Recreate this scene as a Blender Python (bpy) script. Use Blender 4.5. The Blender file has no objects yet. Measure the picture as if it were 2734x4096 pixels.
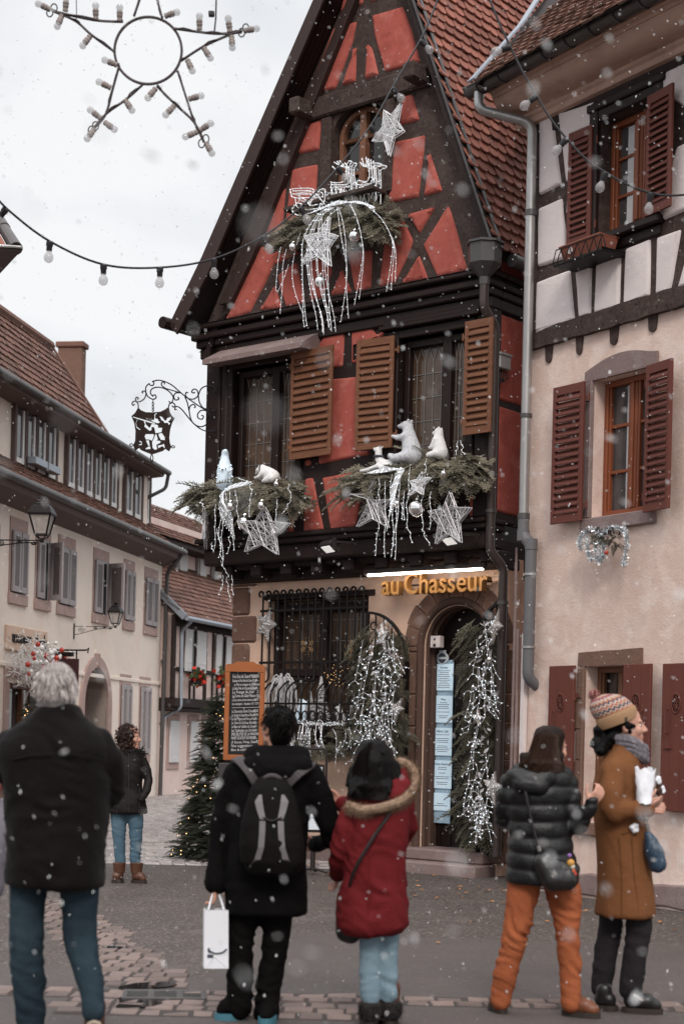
import bpy, math, random
import numpy as np
from mathutils import Vector, Matrix, noise as MN
from mathutils.geometry import tessellate_polygon
random.seed(7)
R=math.radians; PI=math.pi
F=6500.0; CX=1367.0; CY=2940.0; EYE=1.55; ROLL=R(1.4)
_c,_s=math.cos(ROLL),math.sin(ROLL)
def ray(px,py):
    u=(px-CX)/F; v=(CY-py)/F
    return (u*_c-v*_s, u*_s+v*_c)
def at(px,py,Y):
    """world point seen at photo pixel (px,py) at distance Y"""
    a,b=ray(px,py); return Vector((a*Y,Y,EYE+b*Y))
def gnd(px,py,z=0.0):
    a,b=ray(px,py); Y=(z-EYE)/b; return Vector((a*Y,Y,z))
def px2m(Y): return Y/F
class Frame:
    """a vertical facade: origin, angle of its rightward direction"""
    def __init__(s,x,y,dx,dy):
        l=math.hypot(dx,dy); s.x,s.y=x,y; s.dx,s.dy=dx/l,dy/l; s.ang=math.atan2(dy,dx)
        s.nx,s.ny=-s.dy,s.dx      # inward
    def l(s,px,py,o=0.0):
        """local (s,y,z) of the pixel on the facade plane moved o outward"""
        a,b=ray(px,py); ox,oy=s.x-s.nx*o,s.y-s.ny*o
        Y=(ox*s.nx+oy*s.ny)/(a*s.nx+s.ny); X=a*Y
        return ((X-ox)*s.dx+(Y-oy)*s.dy, -o, EYE+b*Y)
    def sz(s,px,py,o=0.0):
        q=s.l(px,py,o); return (q[0],q[2])
    def w(s,p):
        return Vector((s.x+p[0]*s.dx+p[1]*s.nx, s.y+p[0]*s.dy+p[1]*s.ny, p[2]))
    def wl(s,px,py,o=0.0): return s.w(s.l(px,py,o))
RH=Frame(1.01,18.95,.767,-.642)      # red house
WH=Frame(2.38,16.17,.539,-.842)      # right house
sc=bpy.context.scene
COL=sc.collection
class MB:
    def __init__(s): s.v=[];s.f=[];s.m=[];s.t=[];s.cm=0;s.ct=0.5;s.xf=None;s.big=[]
    def add(s,vs,fs,t=None):
        o=len(s.v)
        s.v.extend([tuple(s.xf@Vector(p)) for p in vs] if s.xf is not None else [tuple(p) for p in vs])
        for f in fs:
            s.f.append(tuple(i+o for i in f)); s.m.append(s.cm); s.t.append(s.ct if t is None else t)
    def quad(s,*p): s.add(p,[tuple(range(len(p)))])
    def box(s,x0,x1,y0,y1,z0,z1):
        v=[(x,y,z) for z in (z0,z1) for y in (y0,y1) for x in (x0,x1)]
        s.add(v,[(0,2,3,1),(4,5,7,6),(0,1,5,4),(2,6,7,3),(0,4,6,2),(1,3,7,5)])
    def bbox(s,x0,x1,y0,y1,z0,z1,b=.01):
        """box with bevelled edges (octagonal section rounds)"""
        c=Vector(((x0+x1)/2,(y0+y1)/2,(z0+z1)/2)); h=((x1-x0)/2,(y1-y0)/2,(z1-z0)/2)
        b=min(b,*[k*.9 for k in h]); vs=[];idx={}
        for sx in (-1,1):
            for sy in (-1,1):
                for sz in (-1,1):
                    for a in range(3):
                        p=[sx*(h[0]-b),sy*(h[1]-b),sz*(h[2]-b)]; p[a]=(sx,sy,sz)[a]*h[a]
                        idx[(sx,sy,sz,a)]=len(vs); vs.append(c+Vector(p))
        fs=[]
        for a in range(3):
            b1,b2=[k for k in range(3) if k!=a]
            for sg in (-1,1):
                q=[]
                for (p1,p2) in ((-1,-1),(1,-1),(1,1),(-1,1)):
                    k=[0,0,0];k[a]=sg;k[b1]=p1;k[b2]=p2;q.append(idx[(*k,a)])
                if (sg>0)==(a==1): q=q[::-1]
                fs.append(tuple(q))
        for a in range(3):
            b1,b2=[k for k in range(3) if k!=a]
            for p1 in (-1,1):
                for p2 in (-1,1):
                    k=[0,0,0];k[b1]=p1;k[b2]=p2
                    k0=k[:];k0[a]=-1;k1=k[:];k1[a]=1
                    fs.append((idx[(*k0,b1)],idx[(*k1,b1)],idx[(*k1,b2)],idx[(*k0,b2)]))
        for sx in (-1,1):
            for sy in (-1,1):
                for sz in (-1,1): fs.append(tuple(idx[(sx,sy,sz,a)] for a in range(3)))
        s.add(vs,fs)
    def obar(s,a,b,w,d,up=(0,0,1),bev=0):
        """rectangular bar from a to b, width w across, depth d"""
        a=Vector(a);b=Vector(b);t=(b-a);L=t.length;t=t/L
        x=t.cross(Vector(up)); 
        if x.length<1e-4: x=t.cross(Vector((1,0,0)))
        x.normalize(); y=t.cross(x)
        vs=[]
        for p in (a,b):
            for (i,j) in ((-1,-1),(1,-1),(1,1),(-1,1)): vs.append(p+x*(i*w/2)+y*(j*d/2))
        s.add(vs,[(0,1,2,3),(7,6,5,4)]+[(i,i+4,(i+1)%4+4,(i+1)%4) for i in range(4)])
    def prism(s,poly,y0,y1,holes=(),ax='y',back=True):
        """polygon(s) in (x,z) extruded y0 (front) to y1"""
        loops=[[Vector((p[0],p[1],0)) for p in l] for l in [poly,*holes]]
        flat=[p for l in loops for p in l]; n=len(flat)
        tris=tessellate_polygon(loops)
        def P(p,y): return (p.x,y,p.y) if ax=='y' else ((y,p.x,p.y) if ax=='x' else (p.x,p.y,y))
        vs=[P(p,y0) for p in flat]+[P(p,y1) for p in flat]
        fs=[tuple(t) for t in tris]
        if back: fs+=[tuple(i+n for i in t[::-1]) for t in tris]
        o=0
        for l in loops:
            k=len(l)
            for i in range(k): fs.append((o+i,o+(i+1)%k,o+(i+1)%k+n,o+i+n))
            o+=k
        s.add(vs,fs)
    def tube(s,pts,r,n=8,cap=True,closed=False):
        pts=[Vector(p) for p in pts]; k=len(pts)
        rr=r if isinstance(r,(list,tuple)) else [r]*k
        vs=[];prev=None
        for i,p in enumerate(pts):
            if closed: t=pts[(i+1)%k]-pts[i-1]
            else: t=pts[min(i+1,k-1)]-pts[max(i-1,0)]
            if t.length<1e-9: t=Vector((0,0,1))
            t.normalize()
            if prev is None:
                x=t.cross(Vector((0,0,1)) if abs(t.z)<.9 else Vector((1,0,0)))
            else: x=prev-t*prev.dot(t)
            x.normalize(); prev=x; y=t.cross(x)
            for j in range(n):
                a=2*PI*j/n; vs.append(p+(x*math.cos(a)+y*math.sin(a))*rr[i])
        fs=[]
        for i in range(k if closed else k-1):
            i2=(i+1)%k
            for j in range(n): fs.append((i*n+j,i*n+(j+1)%n,i2*n+(j+1)%n,i2*n+j))
        if cap and not closed: fs+=[tuple(range(n))[::-1],tuple((k-1)*n+j for j in range(n))]
        s.add(vs,fs)
    def lathe(s,prof,c=(0,0,0),n=16,axis=None):
        """prof: list of (r,h) around an axis (default z)"""
        c=Vector(c); z=Vector(axis).normalized() if axis else Vector((0,0,1))
        x=z.cross(Vector((0,1,0)) if abs(z.y)<.9 else Vector((1,0,0))).normalized(); y=z.cross(x)
        vs=[];fs=[]
        for r,h in prof:
            for j in range(n):
                a=2*PI*j/n; vs.append(c+z*h+(x*math.cos(a)+y*math.sin(a))*max(r,1e-5))
        for i in range(len(prof)-1):
            for j in range(n): fs.append((i*n+j,i*n+(j+1)%n,(i+1)*n+(j+1)%n,(i+1)*n+j))
        fs+=[tuple(range(n))[::-1],tuple((len(prof)-1)*n+j for j in range(n))]
        s.add(vs,fs)
    def sph(s,c,r,n=12,m=8,rot=None):
        c=Vector(c); r=r if isinstance(r,(tuple,list)) else (r,r,r); vs=[];fs=[]
        for i in range(m+1):
            th=PI*i/m
            for j in range(n):
                a=2*PI*j/n; p=Vector((r[0]*math.sin(th)*math.cos(a),r[1]*math.sin(th)*math.sin(a),r[2]*math.cos(th)))
                vs.append(c+(rot@p if rot else p))
        for i in range(m):
            for j in range(n): fs.append((i*n+j,(i+1)*n+j,(i+1)*n+(j+1)%n,i*n+(j+1)%n))
        s.add(vs,fs)
    def pillow(s,poly,y,h=.025,b=.035,seed=0,wob=.006,rnd=.03):
        """plaster field: irregular outline proud of y by h with a soft edge (y towards -)"""
        p=wobble(roundpoly(poly,rnd),.09,wob,seed)
        if area(p)<0: p=p[::-1]
        L=[(0,0),(b*.3,.62),(b*.7,.92),(b*1.1,1.0)]
        rings=[]
        for off,k in L:
            q=inset(p,off) if off else p
            rings.append([(a[0],y-h*k,a[1]) for a in q])
        n=len(p);vs=[v for r in rings for v in r];fs=[]
        for i in range(len(L)-1):
            for j in range(n): fs.append((i*n+j,i*n+(j+1)%n,(i+1)*n+(j+1)%n,(i+1)*n+j))
        cap=tessellate_polygon([[Vector((v[0],v[2],0)) for v in rings[-1]]])
        o=(len(L)-1)*n
        fs+=[tuple(o+i for i in t) for t in cap]
        s.add(vs,fs)
    def build(s,name,mats,parent=None,smooth=False,loc=None,rotz=0):
        me=bpy.data.meshes.new(name)
        if s.big:
            V=np.concatenate([b[0] for b in s.big]);off=np.cumsum([0]+[len(b[0]) for b in s.big[:-1]]);Fc=np.concatenate([b[1]+k for b,k in zip(s.big,off)]);T=np.concatenate([np.full(len(b[1]),b[2],'f') for b in s.big]);n=len(Fc)
            me.vertices.add(len(V));me.vertices.foreach_set('co',V.astype('f').ravel());me.loops.add(n*3);me.loops.foreach_set('vertex_index',Fc.astype('i').ravel())
            me.polygons.add(n);me.polygons.foreach_set('loop_start',np.arange(0,n*3,3,dtype='i'));me.update(calc_edges=True);s.f=list(range(0));s.t=T
        else: me.from_pydata(s.v,[],s.f)
        if not isinstance(mats,(list,tuple)): mats=[mats]
        for m in mats: me.materials.append(m)
        if len(mats)>1: me.polygons.foreach_set('material_index',s.m)
        a=me.attributes.new('tint','FLOAT','FACE'); a.data.foreach_set('value',s.t)
        if smooth and not s.big:
            me.polygons.foreach_set('use_smooth',[True]*len(s.f))
            if smooth!='full': me.set_sharp_from_angle(angle=R(40 if smooth is True else smooth))
        me.update()
        o=bpy.data.objects.new(name,me); COL.objects.link(o)
        if parent: o.parent=parent
        if loc is not None: o.location=loc
        if rotz: o.rotation_euler=(0,0,rotz)
        return o
def area(p): return sum(p[i-1][0]*p[i][1]-p[i][0]*p[i-1][1] for i in range(len(p)))/2
def roundpoly(p,r,k=3):
    out=[];n=len(p)
    for i in range(n):
        a,b,c=Vector(p[i-1][:2]),Vector(p[i][:2]),Vector(p[(i+1)%n][:2])
        d1=(a-b);d2=(c-b);q=min(r,d1.length*.4,d2.length*.4)
        s1=b+d1.normalized()*q;s2=b+d2.normalized()*q
        for j in range(k+1):
            t=j/k;out.append(tuple((s1*(1-t)+b*t)*(1-t)+(b*(1-t)+s2*t)*t))
    return out
def wobble(p,step,amp,seed):
    out=[];n=len(p)
    for i in range(n):
        a,b=Vector(p[i]),Vector(p[(i+1)%n]);k=max(1,int((b-a).length/step))
        for j in range(k):
            q=a.lerp(b,j/k)
            out.append((q.x+amp*MN.noise((q.x*5,q.y*5,seed)),q.y+amp*MN.noise((q.x*5,q.y*5,seed+9.3))))
    return out
def inset(p,d):
    n=len(p);out=[]
    for i in range(n):
        a,b,c=Vector(p[i-1]),Vector(p[i]),Vector(p[(i+1)%n])
        e1=(b-a);e2=(c-b)
        if e1.length<1e-6:e1=e2
        if e2.length<1e-6:e2=e1
        e1=e1.normalized();e2=e2.normalized()
        m=Vector((-e1.y-e2.y,e1.x+e2.x))
        if m.length<.3:m=Vector((-e1.y,e1.x))
        m.normalize();k=max(.5,m.dot(Vector((-e1.y,e1.x))))
        out.append(tuple(b+m*(d/k)))
    return out
def thing(name,label,cat,loc=(0,0,0),rotz=0,group=None):
    o=bpy.data.objects.new(name,None); COL.objects.link(o); o.empty_display_size=.1
    o.location=loc; o.rotation_euler=(0,0,rotz); return tag(o,label,cat,group)
def tag(o,label=None,cat=None,group=None,kind=None):
    if label:o['label']=label
    if cat:o['category']=cat
    if group:o['group']=group
    if kind:o['kind']=kind
    return o
def structure(o,kind='structure'): o['kind']=kind; return o
def dup(root,loc,rotz=None,label=None,scale=None):
    r=root.copy();COL.objects.link(r);r.location=loc
    if rotz is not None:r.rotation_euler=(0,0,rotz)
    if label:r['label']=label
    if scale:r.scale=(scale,)*3 if not isinstance(scale,tuple) else scale
    for ch in root.children:
        c=ch.copy();COL.objects.link(c);c.parent=r
        for g in ch.children:
            d=g.copy();COL.objects.link(d);d.parent=c
    return r
def bez(p0,p1,p2,p3,n=12):
    p0,p1,p2,p3=map(Vector,(p0,p1,p2,p3))
    return [p0*(1-t)**3+p1*3*t*(1-t)**2+p2*3*t*t*(1-t)+p3*t**3 for t in [i/n for i in range(n+1)]]
def crom(pts,n=6,closed=False):
    """smooth curve through points"""
    P=[Vector(p) for p in pts];k=len(P);out=[]
    for i in range(k if closed else k-1):
        a,b,c,d=(P[i-1] if (i or closed) else P[0]),P[i],P[(i+1)%k],(P[(i+2)%k] if (closed or i+2<k) else P[-1])
        for j in range(n):
            t=j/n;out.append(.5*((2*b)+(c-a)*t+(2*a-5*b+4*c-d)*t*t+(3*b-a-3*c+d)*t**3))
    if not closed: out.append(P[-1])
    return out
def text_obj(txt,size,mat,parent,loc,rot=(PI/2,0,0),name='lettering',ext=.002,align='LEFT',sx=1.0,shear=0):
    cu=bpy.data.curves.new(name,'FONT');cu.body=txt;cu.size=size;cu.extrude=ext;cu.align_x=align;cu.resolution_u=2;cu.shear=shear
    o=bpy.data.objects.new(name,cu);COL.objects.link(o)
    dg=bpy.context.evaluated_depsgraph_get();me=bpy.data.meshes.new_from_object(o.evaluated_get(dg))
    bpy.data.objects.remove(o);bpy.data.curves.remove(cu)
    me.name=name;me.materials.clear();me.materials.append(mat)
    o=bpy.data.objects.new(name,me);COL.objects.link(o);o.parent=parent;o.location=loc;o.rotation_euler=rot;o.scale=(sx,1,1)
    return o

def beads(name,pts,r,m,parent,n=6,k=5):
    """small lamps: the first hundred as parts, the remainder as one mass"""
    a=MB();a.sph((0,0,0),r,n,k);me=None
    for i,p in enumerate(pts[:100]):
        if me is None:o=a.build(name,m,parent);me=o.data
        else:o=bpy.data.objects.new(name,me);COL.objects.link(o);o.parent=parent
        o.location=p
    if len(pts)>100:
        a=MB()
        for p in pts[100:]:a.sph(p,r,n,k)
        structure(a.build(name,m,parent),'stuff')
def mat(name,col,rough=.8,var=.15,ns=3.0,bump=.0,bs=60.0,metal=0.0,spec=.3,stretch=(1,1,1),stain=None,stain_amt=.5,ss=1.2,tint=0.0,emit=None,es=1.0,alpha=1.0,sheen=0,bd=.01,coat=0,layers=None):
    """procedural material: base colour broken up by two noises, optional stain colour, per-face tint, bump"""
    m=bpy.data.materials.new(name);m.use_nodes=True;nt=m.node_tree;N=nt.nodes;L=nt.links
    b=N['Principled BSDF'];b.inputs['Roughness'].default_value=rough;b.inputs['Metallic'].default_value=metal
    b.inputs['Specular IOR Level'].default_value=spec
    if coat:b.inputs['Coat Weight'].default_value=coat;b.inputs['Coat Roughness'].default_value=.08
    tc=N.new('ShaderNodeTexCoord');mp=N.new('ShaderNodeMapping');mp.inputs['Scale'].default_value=stretch
    L.new(tc.outputs['Object'],mp.inputs['Vector']);V=mp.outputs['Vector']
    def noise(scale,detail=5,rgh=.6,dist=0.0):
        n=N.new('ShaderNodeTexNoise');n.inputs['Scale'].default_value=scale;n.inputs['Detail'].default_value=detail
        n.inputs['Roughness'].default_value=rgh;n.inputs['Distortion'].default_value=dist;L.new(V,n.inputs['Vector']);return n.outputs['Fac']
    def math_(op,a,bb):
        n=N.new('ShaderNodeMath');n.operation=op
        for i,x in enumerate((a,bb)):
            if isinstance(x,(int,float)):n.inputs[i].default_value=x
            else:L.new(x,n.inputs[i])
        return n.outputs[0]
    f=math_('ADD',math_('MULTIPLY',math_('SUBTRACT',noise(ns),.5),2*var),math_('MULTIPLY',math_('SUBTRACT',noise(ns*9,3),.5),1.2*var))
    f=math_('ADD',f,1.0)
    if tint:
        at_=N.new('ShaderNodeAttribute');at_.attribute_name='tint'
        f=math_('MULTIPLY',f,math_('ADD',math_('MULTIPLY',math_('SUBTRACT',at_.outputs['Fac'],.5),2*tint),1.0))
    hs=N.new('ShaderNodeVectorMath');hs.operation='SCALE'
    c=N.new('ShaderNodeRGB');c.outputs[0].default_value=(*col,1)
    src=c.outputs[0]
    for (sc2,amt,lo,hi,s2) in ([(stain,stain_amt,.5,.68,ss)] if stain else [])+list(layers or []):
        r=N.new('ShaderNodeMapRange');r.inputs['From Min'].default_value=lo;r.inputs['From Max'].default_value=hi;r.inputs['To Max'].default_value=amt
        L.new(noise(s2,7,.62,.6),r.inputs['Value'])
        mx=N.new('ShaderNodeMix');mx.data_type='RGBA';L.new(r.outputs[0],mx.inputs[0]);L.new(src,mx.inputs[6]);mx.inputs[7].default_value=(*sc2,1);src=mx.outputs[2]
    L.new(src,hs.inputs[0]);L.new(f,hs.inputs['Scale']);L.new(hs.outputs[0],b.inputs['Base Color'])
    if bump:
        bp=N.new('ShaderNodeBump');bp.inputs['Strength'].default_value=bump;bp.inputs['Distance'].default_value=bd
        L.new(math_('ADD',noise(bs,4),math_('MULTIPLY',noise(bs*.18,3),1.5)),bp.inputs['Height']);L.new(bp.outputs[0],b.inputs['Normal'])
    if emit:b.inputs['Emission Color'].default_value=(*emit,1);b.inputs['Emission Strength'].default_value=es
    if sheen:b.inputs['Sheen Weight'].default_value=sheen
    if alpha<1:b.inputs['Alpha'].default_value=alpha
    return m
M={}
def dm(k,*a,**kw): M[k]=mat(k,*a,**kw)
dm('red_plaster',(.38,.088,.066),.9,.13,1.6,.35,38,stain=(.25,.052,.038),stain_amt=.8,ss=3.2,layers=[((.47,.16,.13),.6,.52,.7,5.5),((.17,.04,.03),.6,.58,.75,13)])
dm('timber',(.05,.031,.026),.85,.35,4,.7,26,stretch=(1,1,1),stain=(.085,.062,.054),stain_amt=.6,ss=3,bd=.015,layers=[((.105,.08,.07),.65,.54,.7,10),((.014,.009,.008),.8,.55,.66,18)])
dm('timber_dark',(.020,.0105,.0088),.75,.35,4,.5,26,stain=(.035,.022,.02),stain_amt=.5,ss=3)
dm('timber_gloss',(.016,.0082,.0068),.5,.3,4,.3,30,spec=.22)
dm('board_brown',(.036,.019,.016),.6,.3,5,.4,30,stretch=(6,1,.7))
dm('tile_red',(.245,.092,.065),.85,.2,4,.3,60,tint=.30,stain=(.16,.06,.045),stain_amt=.55,ss=2.2,layers=[((.05,.035,.028),.5,.6,.75,7)])
dm('tile_brown',(.17,.088,.066),.85,.22,4,.3,60,tint=.32,stain=(.10,.055,.045),stain_amt=.6,ss=2.2,layers=[((.06,.055,.03),.6,.56,.7,6)])
dm('tile_far',(.155,.08,.06),.9,.25,2.5,.3,20,tint=.3,stain=(.09,.05,.042),stain_amt=.7,ss=1.4)
dm('peach',(.615,.455,.39),.92,.08,1.1,.5,45,stain=(.74,.60,.53),stain_amt=.7,ss=1.5,layers=[((.78,.64,.57),.45,.50,.60,2.4),((.46,.32,.26),.4,.54,.70,1.9),((.26,.2,.17),.5,.68,.8,5)])
dm('peach_warm',(.68,.455,.345),.92,.08,1.3,.4,55,stain=(.72,.52,.41),stain_amt=.6,ss=1.6,layers=[((.34,.2,.14),.5,.6,.78,2.6)])
dm('white_plaster',(.66,.58,.565),.92,.06,1.6,.35,70,stain=(.48,.42,.4),stain_amt=.5,ss=1.3)
dm('cornice_plaster',(.44,.285,.225),.85,.12,1.6,.2,50,stain=(.16,.1,.08),stain_amt=.55,ss=2.4,stretch=(.5,1,1))
dm('shutter_red',(.115,.031,.021),.65,.14,4,.15,40,spec=.35,stain=(.11,.024,.019),stain_amt=.5,ss=2)
dm('shutter_wood',(.165,.066,.033),.6,.3,5,.3,30,stretch=(1,1,5),stain=(.12,.045,.022),stain_amt=.7,ss=3.5)
dm('window_wood',(.20,.052,.018),.5,.2,6,.1,40,spec=.4,stretch=(4,1,.6))
dm('window_brown',(.16,.07,.038),.6,.25,6,.2,40,stretch=(4,1,.6))
dm('stone',(.205,.145,.135),.9,.16,3,.5,45,stain=(.29,.23,.215),stain_amt=.55,ss=2.2,layers=[((.11,.078,.07),.5,.58,.75,6)])
dm('stone_brown',(.165,.093,.068),.92,.22,3,.7,30,stain=(.12,.07,.055),stain_amt=.6,ss=2.5,layers=[((.36,.22,.15),.5,.58,.75,4)])
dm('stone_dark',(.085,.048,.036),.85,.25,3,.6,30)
dm('zinc',(.36,.345,.335),.42,.2,3,.05,20,metal=.75,stain=(.62,.62,.63),stain_amt=.7,ss=2.5,stretch=(1,1,.25))
dm('zinc_dull',(.33,.36,.40),.5,.12,3,.05,20,metal=.5)
dm('zinc_dark',(.10,.092,.09),.45,.25,3,.08,20,metal=.55,stretch=(1,1,.4))
dm('pipe_brown',(.06,.044,.04),.42,.3,3,.05,20,metal=.3,spec=.5,stretch=(1,1,.3))
dm('pipe_gray',(.13,.125,.13),.5,.15,3,metal=.1)
dm('iron',(.014,.011,.011),.5,.3,8,.1,60,metal=.4)
dm('iron_plate',(.035,.022,.019),.6,.4,6,.1,60,metal=.3)
dm('glass_dark',(.018,.015,.014),.06,.1,2,spec=.6)
dm('glass_warm',(.075,.045,.03),.09,.5,1.3,spec=.5,stain=(.012,.008,.008),stain_amt=.9,ss=1.6)
dm('glass_grey',(.06,.055,.055),.08,.6,1.2,spec=.6)
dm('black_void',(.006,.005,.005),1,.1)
dm('lead',(.22,.20,.19),.5,.2,8,metal=.4)
dm('white_cloth',(.5,.48,.48),.95,.1,6)
dm('asphalt',(.072,.058,.052),.72,.3,1.1,1.0,70,spec=.3,stain=(.066,.054,.051),stain_amt=.6,ss=.55,layers=[((.27,.23,.205),.9,.55,.63,34),((.022,.018,.017),.8,.55,.65,27),((.14,.118,.11),.6,.55,.7,2.3)],bd=.006)
dm('asphalt_smooth',(.085,.07,.065),.75,.2,1.1,.7,90,spec=.3,stain=(.072,.06,.056),stain_amt=.6,ss=1.1,bd=.005,layers=[((.19,.165,.155),.6,.57,.68,34),((.035,.03,.028),.6,.57,.7,27)])
dm('cobble',(.27,.235,.225),.42,.2,2,.4,40,spec=.5,tint=.3)
dm('joint',(.055,.045,.042),.85,.2,8,.5,60)
dm('gutter_brick',(.17,.122,.106),.62,.22,6,.5,50,spec=.45,tint=.3,stain=(.14,.09,.08),stain_amt=.6,ss=9)
dm('water',(.02,.018,.017),.03,.1,2,spec=.8)
dm('leaf_dead',(.30,.13,.045),.8,.4,30,tint=.5)
def capsule(mb,a,ra,b,rb,n=12,m=4):
    """closed tapered capsule; ra/rb may be (rx,ry) to flatten across y"""
    a,b=Vector(a),Vector(b);t=(b-a);L=t.length
    if L<1e-5: mb.sph(a,ra,n,8);return
    t/=L;x=t.cross(Vector((0,1,0)) if abs(t.y)<.95 else Vector((1,0,0))).normalized();y=t.cross(x)
    rings=[]
    for i in range(m+1):
        q=PI/2*(1-i/m);rings.append((a-t*ra*math.sin(q),ra*math.cos(q)))
    for i in range(m+1):
        q=PI/2*i/m;rings.append((b+t*rb*math.sin(q),rb*math.cos(q)))
    vs=[];fs=[]
    for c,r in rings:
        for j in range(n):
            w=2*PI*j/n;vs.append(c+(x*math.cos(w)+y*math.sin(w))*max(r,1e-4))
    k=len(rings)
    for i in range(k-1):
        for j in range(n):fs.append((i*n+j,i*n+(j+1)%n,(i+1)*n+(j+1)%n,(i+1)*n+j))
    fs+=[tuple(range(n))[::-1],tuple((k-1)*n+j for j in range(n))]
    mb.add(vs,fs)
def loft(mb,rings,n=24):
    """rings: (x,y,z,rx,ry[,rot[,sq]]) closed skin through horizontal ellipses"""
    vs=[];fs=[]
    for r in rings:
        x,y,z,rx,ry=r[:5];rot=r[5] if len(r)>5 else 0;sq=r[6] if len(r)>6 else 1
        for j in range(n):
            a=2*PI*j/n;cx,cy=math.cos(a),math.sin(a)
            cx=math.copysign(abs(cx)**sq,cx)*rx;cy=math.copysign(abs(cy)**sq,cy)*ry
            vs.append((x+cx*math.cos(rot)-cy*math.sin(rot),y+cx*math.sin(rot)+cy*math.cos(rot),z))
    k=len(rings)
    for i in range(k-1):
        for j in range(n):fs.append((i*n+j,i*n+(j+1)%n,(i+1)*n+(j+1)%n,(i+1)*n+j))
    fs+=[tuple(range(n))[::-1],tuple((k-1)*n+j for j in range(n))]
    mb.add(vs,fs)
def blob(mb,name,mats,parent,voxel=.012,smooth=4,disp=None,loc=None,rotz=0,fac=.5):
    """weld the closed shells of mb into one continuous skin"""
    me=bpy.data.meshes.new(name);me.from_pydata(mb.v,[],mb.f)
    o=bpy.data.objects.new(name,me);COL.objects.link(o)
    r=o.modifiers.new('r','REMESH');r.mode='VOXEL';r.voxel_size=voxel;r.adaptivity=0
    if smooth:
        q=o.modifiers.new('s','SMOOTH');q.factor=fac;q.iterations=smooth
    dg=bpy.context.evaluated_depsgraph_get();m2=bpy.data.meshes.new_from_object(o.evaluated_get(dg))
    bpy.data.objects.remove(o);bpy.data.meshes.remove(me)
    if disp:
        n=len(m2.vertices);co=np.empty(n*3,'f');m2.vertices.foreach_get('co',co);no=np.empty(n*3,'f');m2.vertex_normals.foreach_get('vector',no)
        co=co.reshape(-1,3);no=no.reshape(-1,3)
        d=np.array([disp(Vector(c),Vector(k)) for c,k in zip(co,no)],'f');co+=no*d[:,None]
        m2.vertices.foreach_set('co',co.ravel());m2.update()
    m2.materials.clear()
    for m in (mats if isinstance(mats,(list,tuple)) else [mats]):m2.materials.append(m)
    m2.polygons.foreach_set('use_smooth',[True]*len(m2.polygons));m2.name=name
    o=bpy.data.objects.new(name,m2);COL.objects.link(o);o.parent=parent
    if loc is not None:o.location=loc
    if rotz:o.rotation_euler=(0,0,rotz)
    return o
# --- spruce
def _branch(seed,nt=17,needle=.046,flat=.6):
    """spruce spray template of unit length along +x: twigs with needles"""
    rs=random.Random(seed);V=[];Fc=[]
    def needles(p,d,L,k):
        d=d.normalized();x=d.cross(Vector((0,0,1)));x=x.normalized() if x.length>1e-3 else Vector((0,1,0));y=d.cross(x)
        for i in range(k):
            t=i/k;c=p+d*L*t;a=rs.uniform(0,2*PI)
            q=(x*math.cos(a)+y*math.sin(a)*flat)
            e=(q+d*rs.uniform(.5,1.0)).normalized()*needle*rs.uniform(.7,1.15)*(1-.35*t)
            s=d.cross(q).normalized()*needle*.17
            o=len(V);V.extend([c-s,c+s,c+e]);Fc.append((o,o+1,o+2))
    def stem(p,q,r):
        d=(q-p).normalized();x=d.cross(Vector((0,0,1))).normalized();y=d.cross(x);o=len(V)
        for c in (p,q):
            for j in range(3):V.append(c+(x*math.cos(j*2.1)+y*math.sin(j*2.1))*r)
        for j in range(3):Fc.append((o+j,o+(j+1)%3,o+3+(j+1)%3));Fc.append((o+j,o+3+(j+1)%3,o+3+j))
    P=lambda t:Vector((t,.06*math.sin(t*3+seed),-.18*t*t))
    for i in range(8):
        a,b=P(i/8),P((i+1)/8);stem(a,b,.012*(1-.6*i/8));needles(a,b-a,(b-a).length,int(22*(1 if i>1 else .4)))
    for k in range(nt):
        t=.12+.84*k/nt;p=P(t);s=1 if k%2 else -1;L=(.36*(1-t)+.07)*rs.uniform(.75,1.15)
        d=Vector((.8,s*rs.uniform(.7,1.0),rs.uniform(-.25,.12))).normalized();stem(p,p+d*L,.006);needles(p,d,L,int(110*L)+6)
        if L>.2:
            for s2 in (-1,1):
                p2=p+d*L*.5;d2=(d+Vector((s2*.6,-s2*.5*s,rs.uniform(-.2,.1)))).normalized();needles(p2,d2,L*.45,int(50*L)+4)
    return np.array([tuple(v) for v in V]),np.array(Fc)
BR=[_branch(k) for k in range(4)]
def spruce(mb,p,d,L,up=(0,0,1),roll=None,rs=random):
    d=Vector(d).normalized();u=Vector(up);y=u.cross(d)
    if y.length<1e-3:y=Vector((0,1,0))
    y.normalize();z=d.cross(y);r=rs.uniform(-.5,.5) if roll is None else roll
    y,z=y*math.cos(r)+z*math.sin(r),z*math.cos(r)-y*math.sin(r)
    Mx=np.array([[d.x,y.x,z.x],[d.y,y.y,z.y],[d.z,y.z,z.z]])*L
    V,Fc=BR[rs.randrange(4)];mb.big.append((V@Mx.T+np.array(tuple(p)),Fc,rs.random()))
def Q(fr,pts,o=0.0): return [fr.sz(p[0],p[1],o) for p in pts]
def crop(ox,oy,k,pts): return [(ox+x*k,oy+y*k) for x,y in pts]
G=crop  # trace helper: points read in an enlarged cut of the photo
red=thing('timbered_house','red half-timbered house with steep tiled gable, fir-decked windows and arched door','house',(RH.x,RH.y,0),RH.ang)
O1,O2=.45,.5
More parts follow.
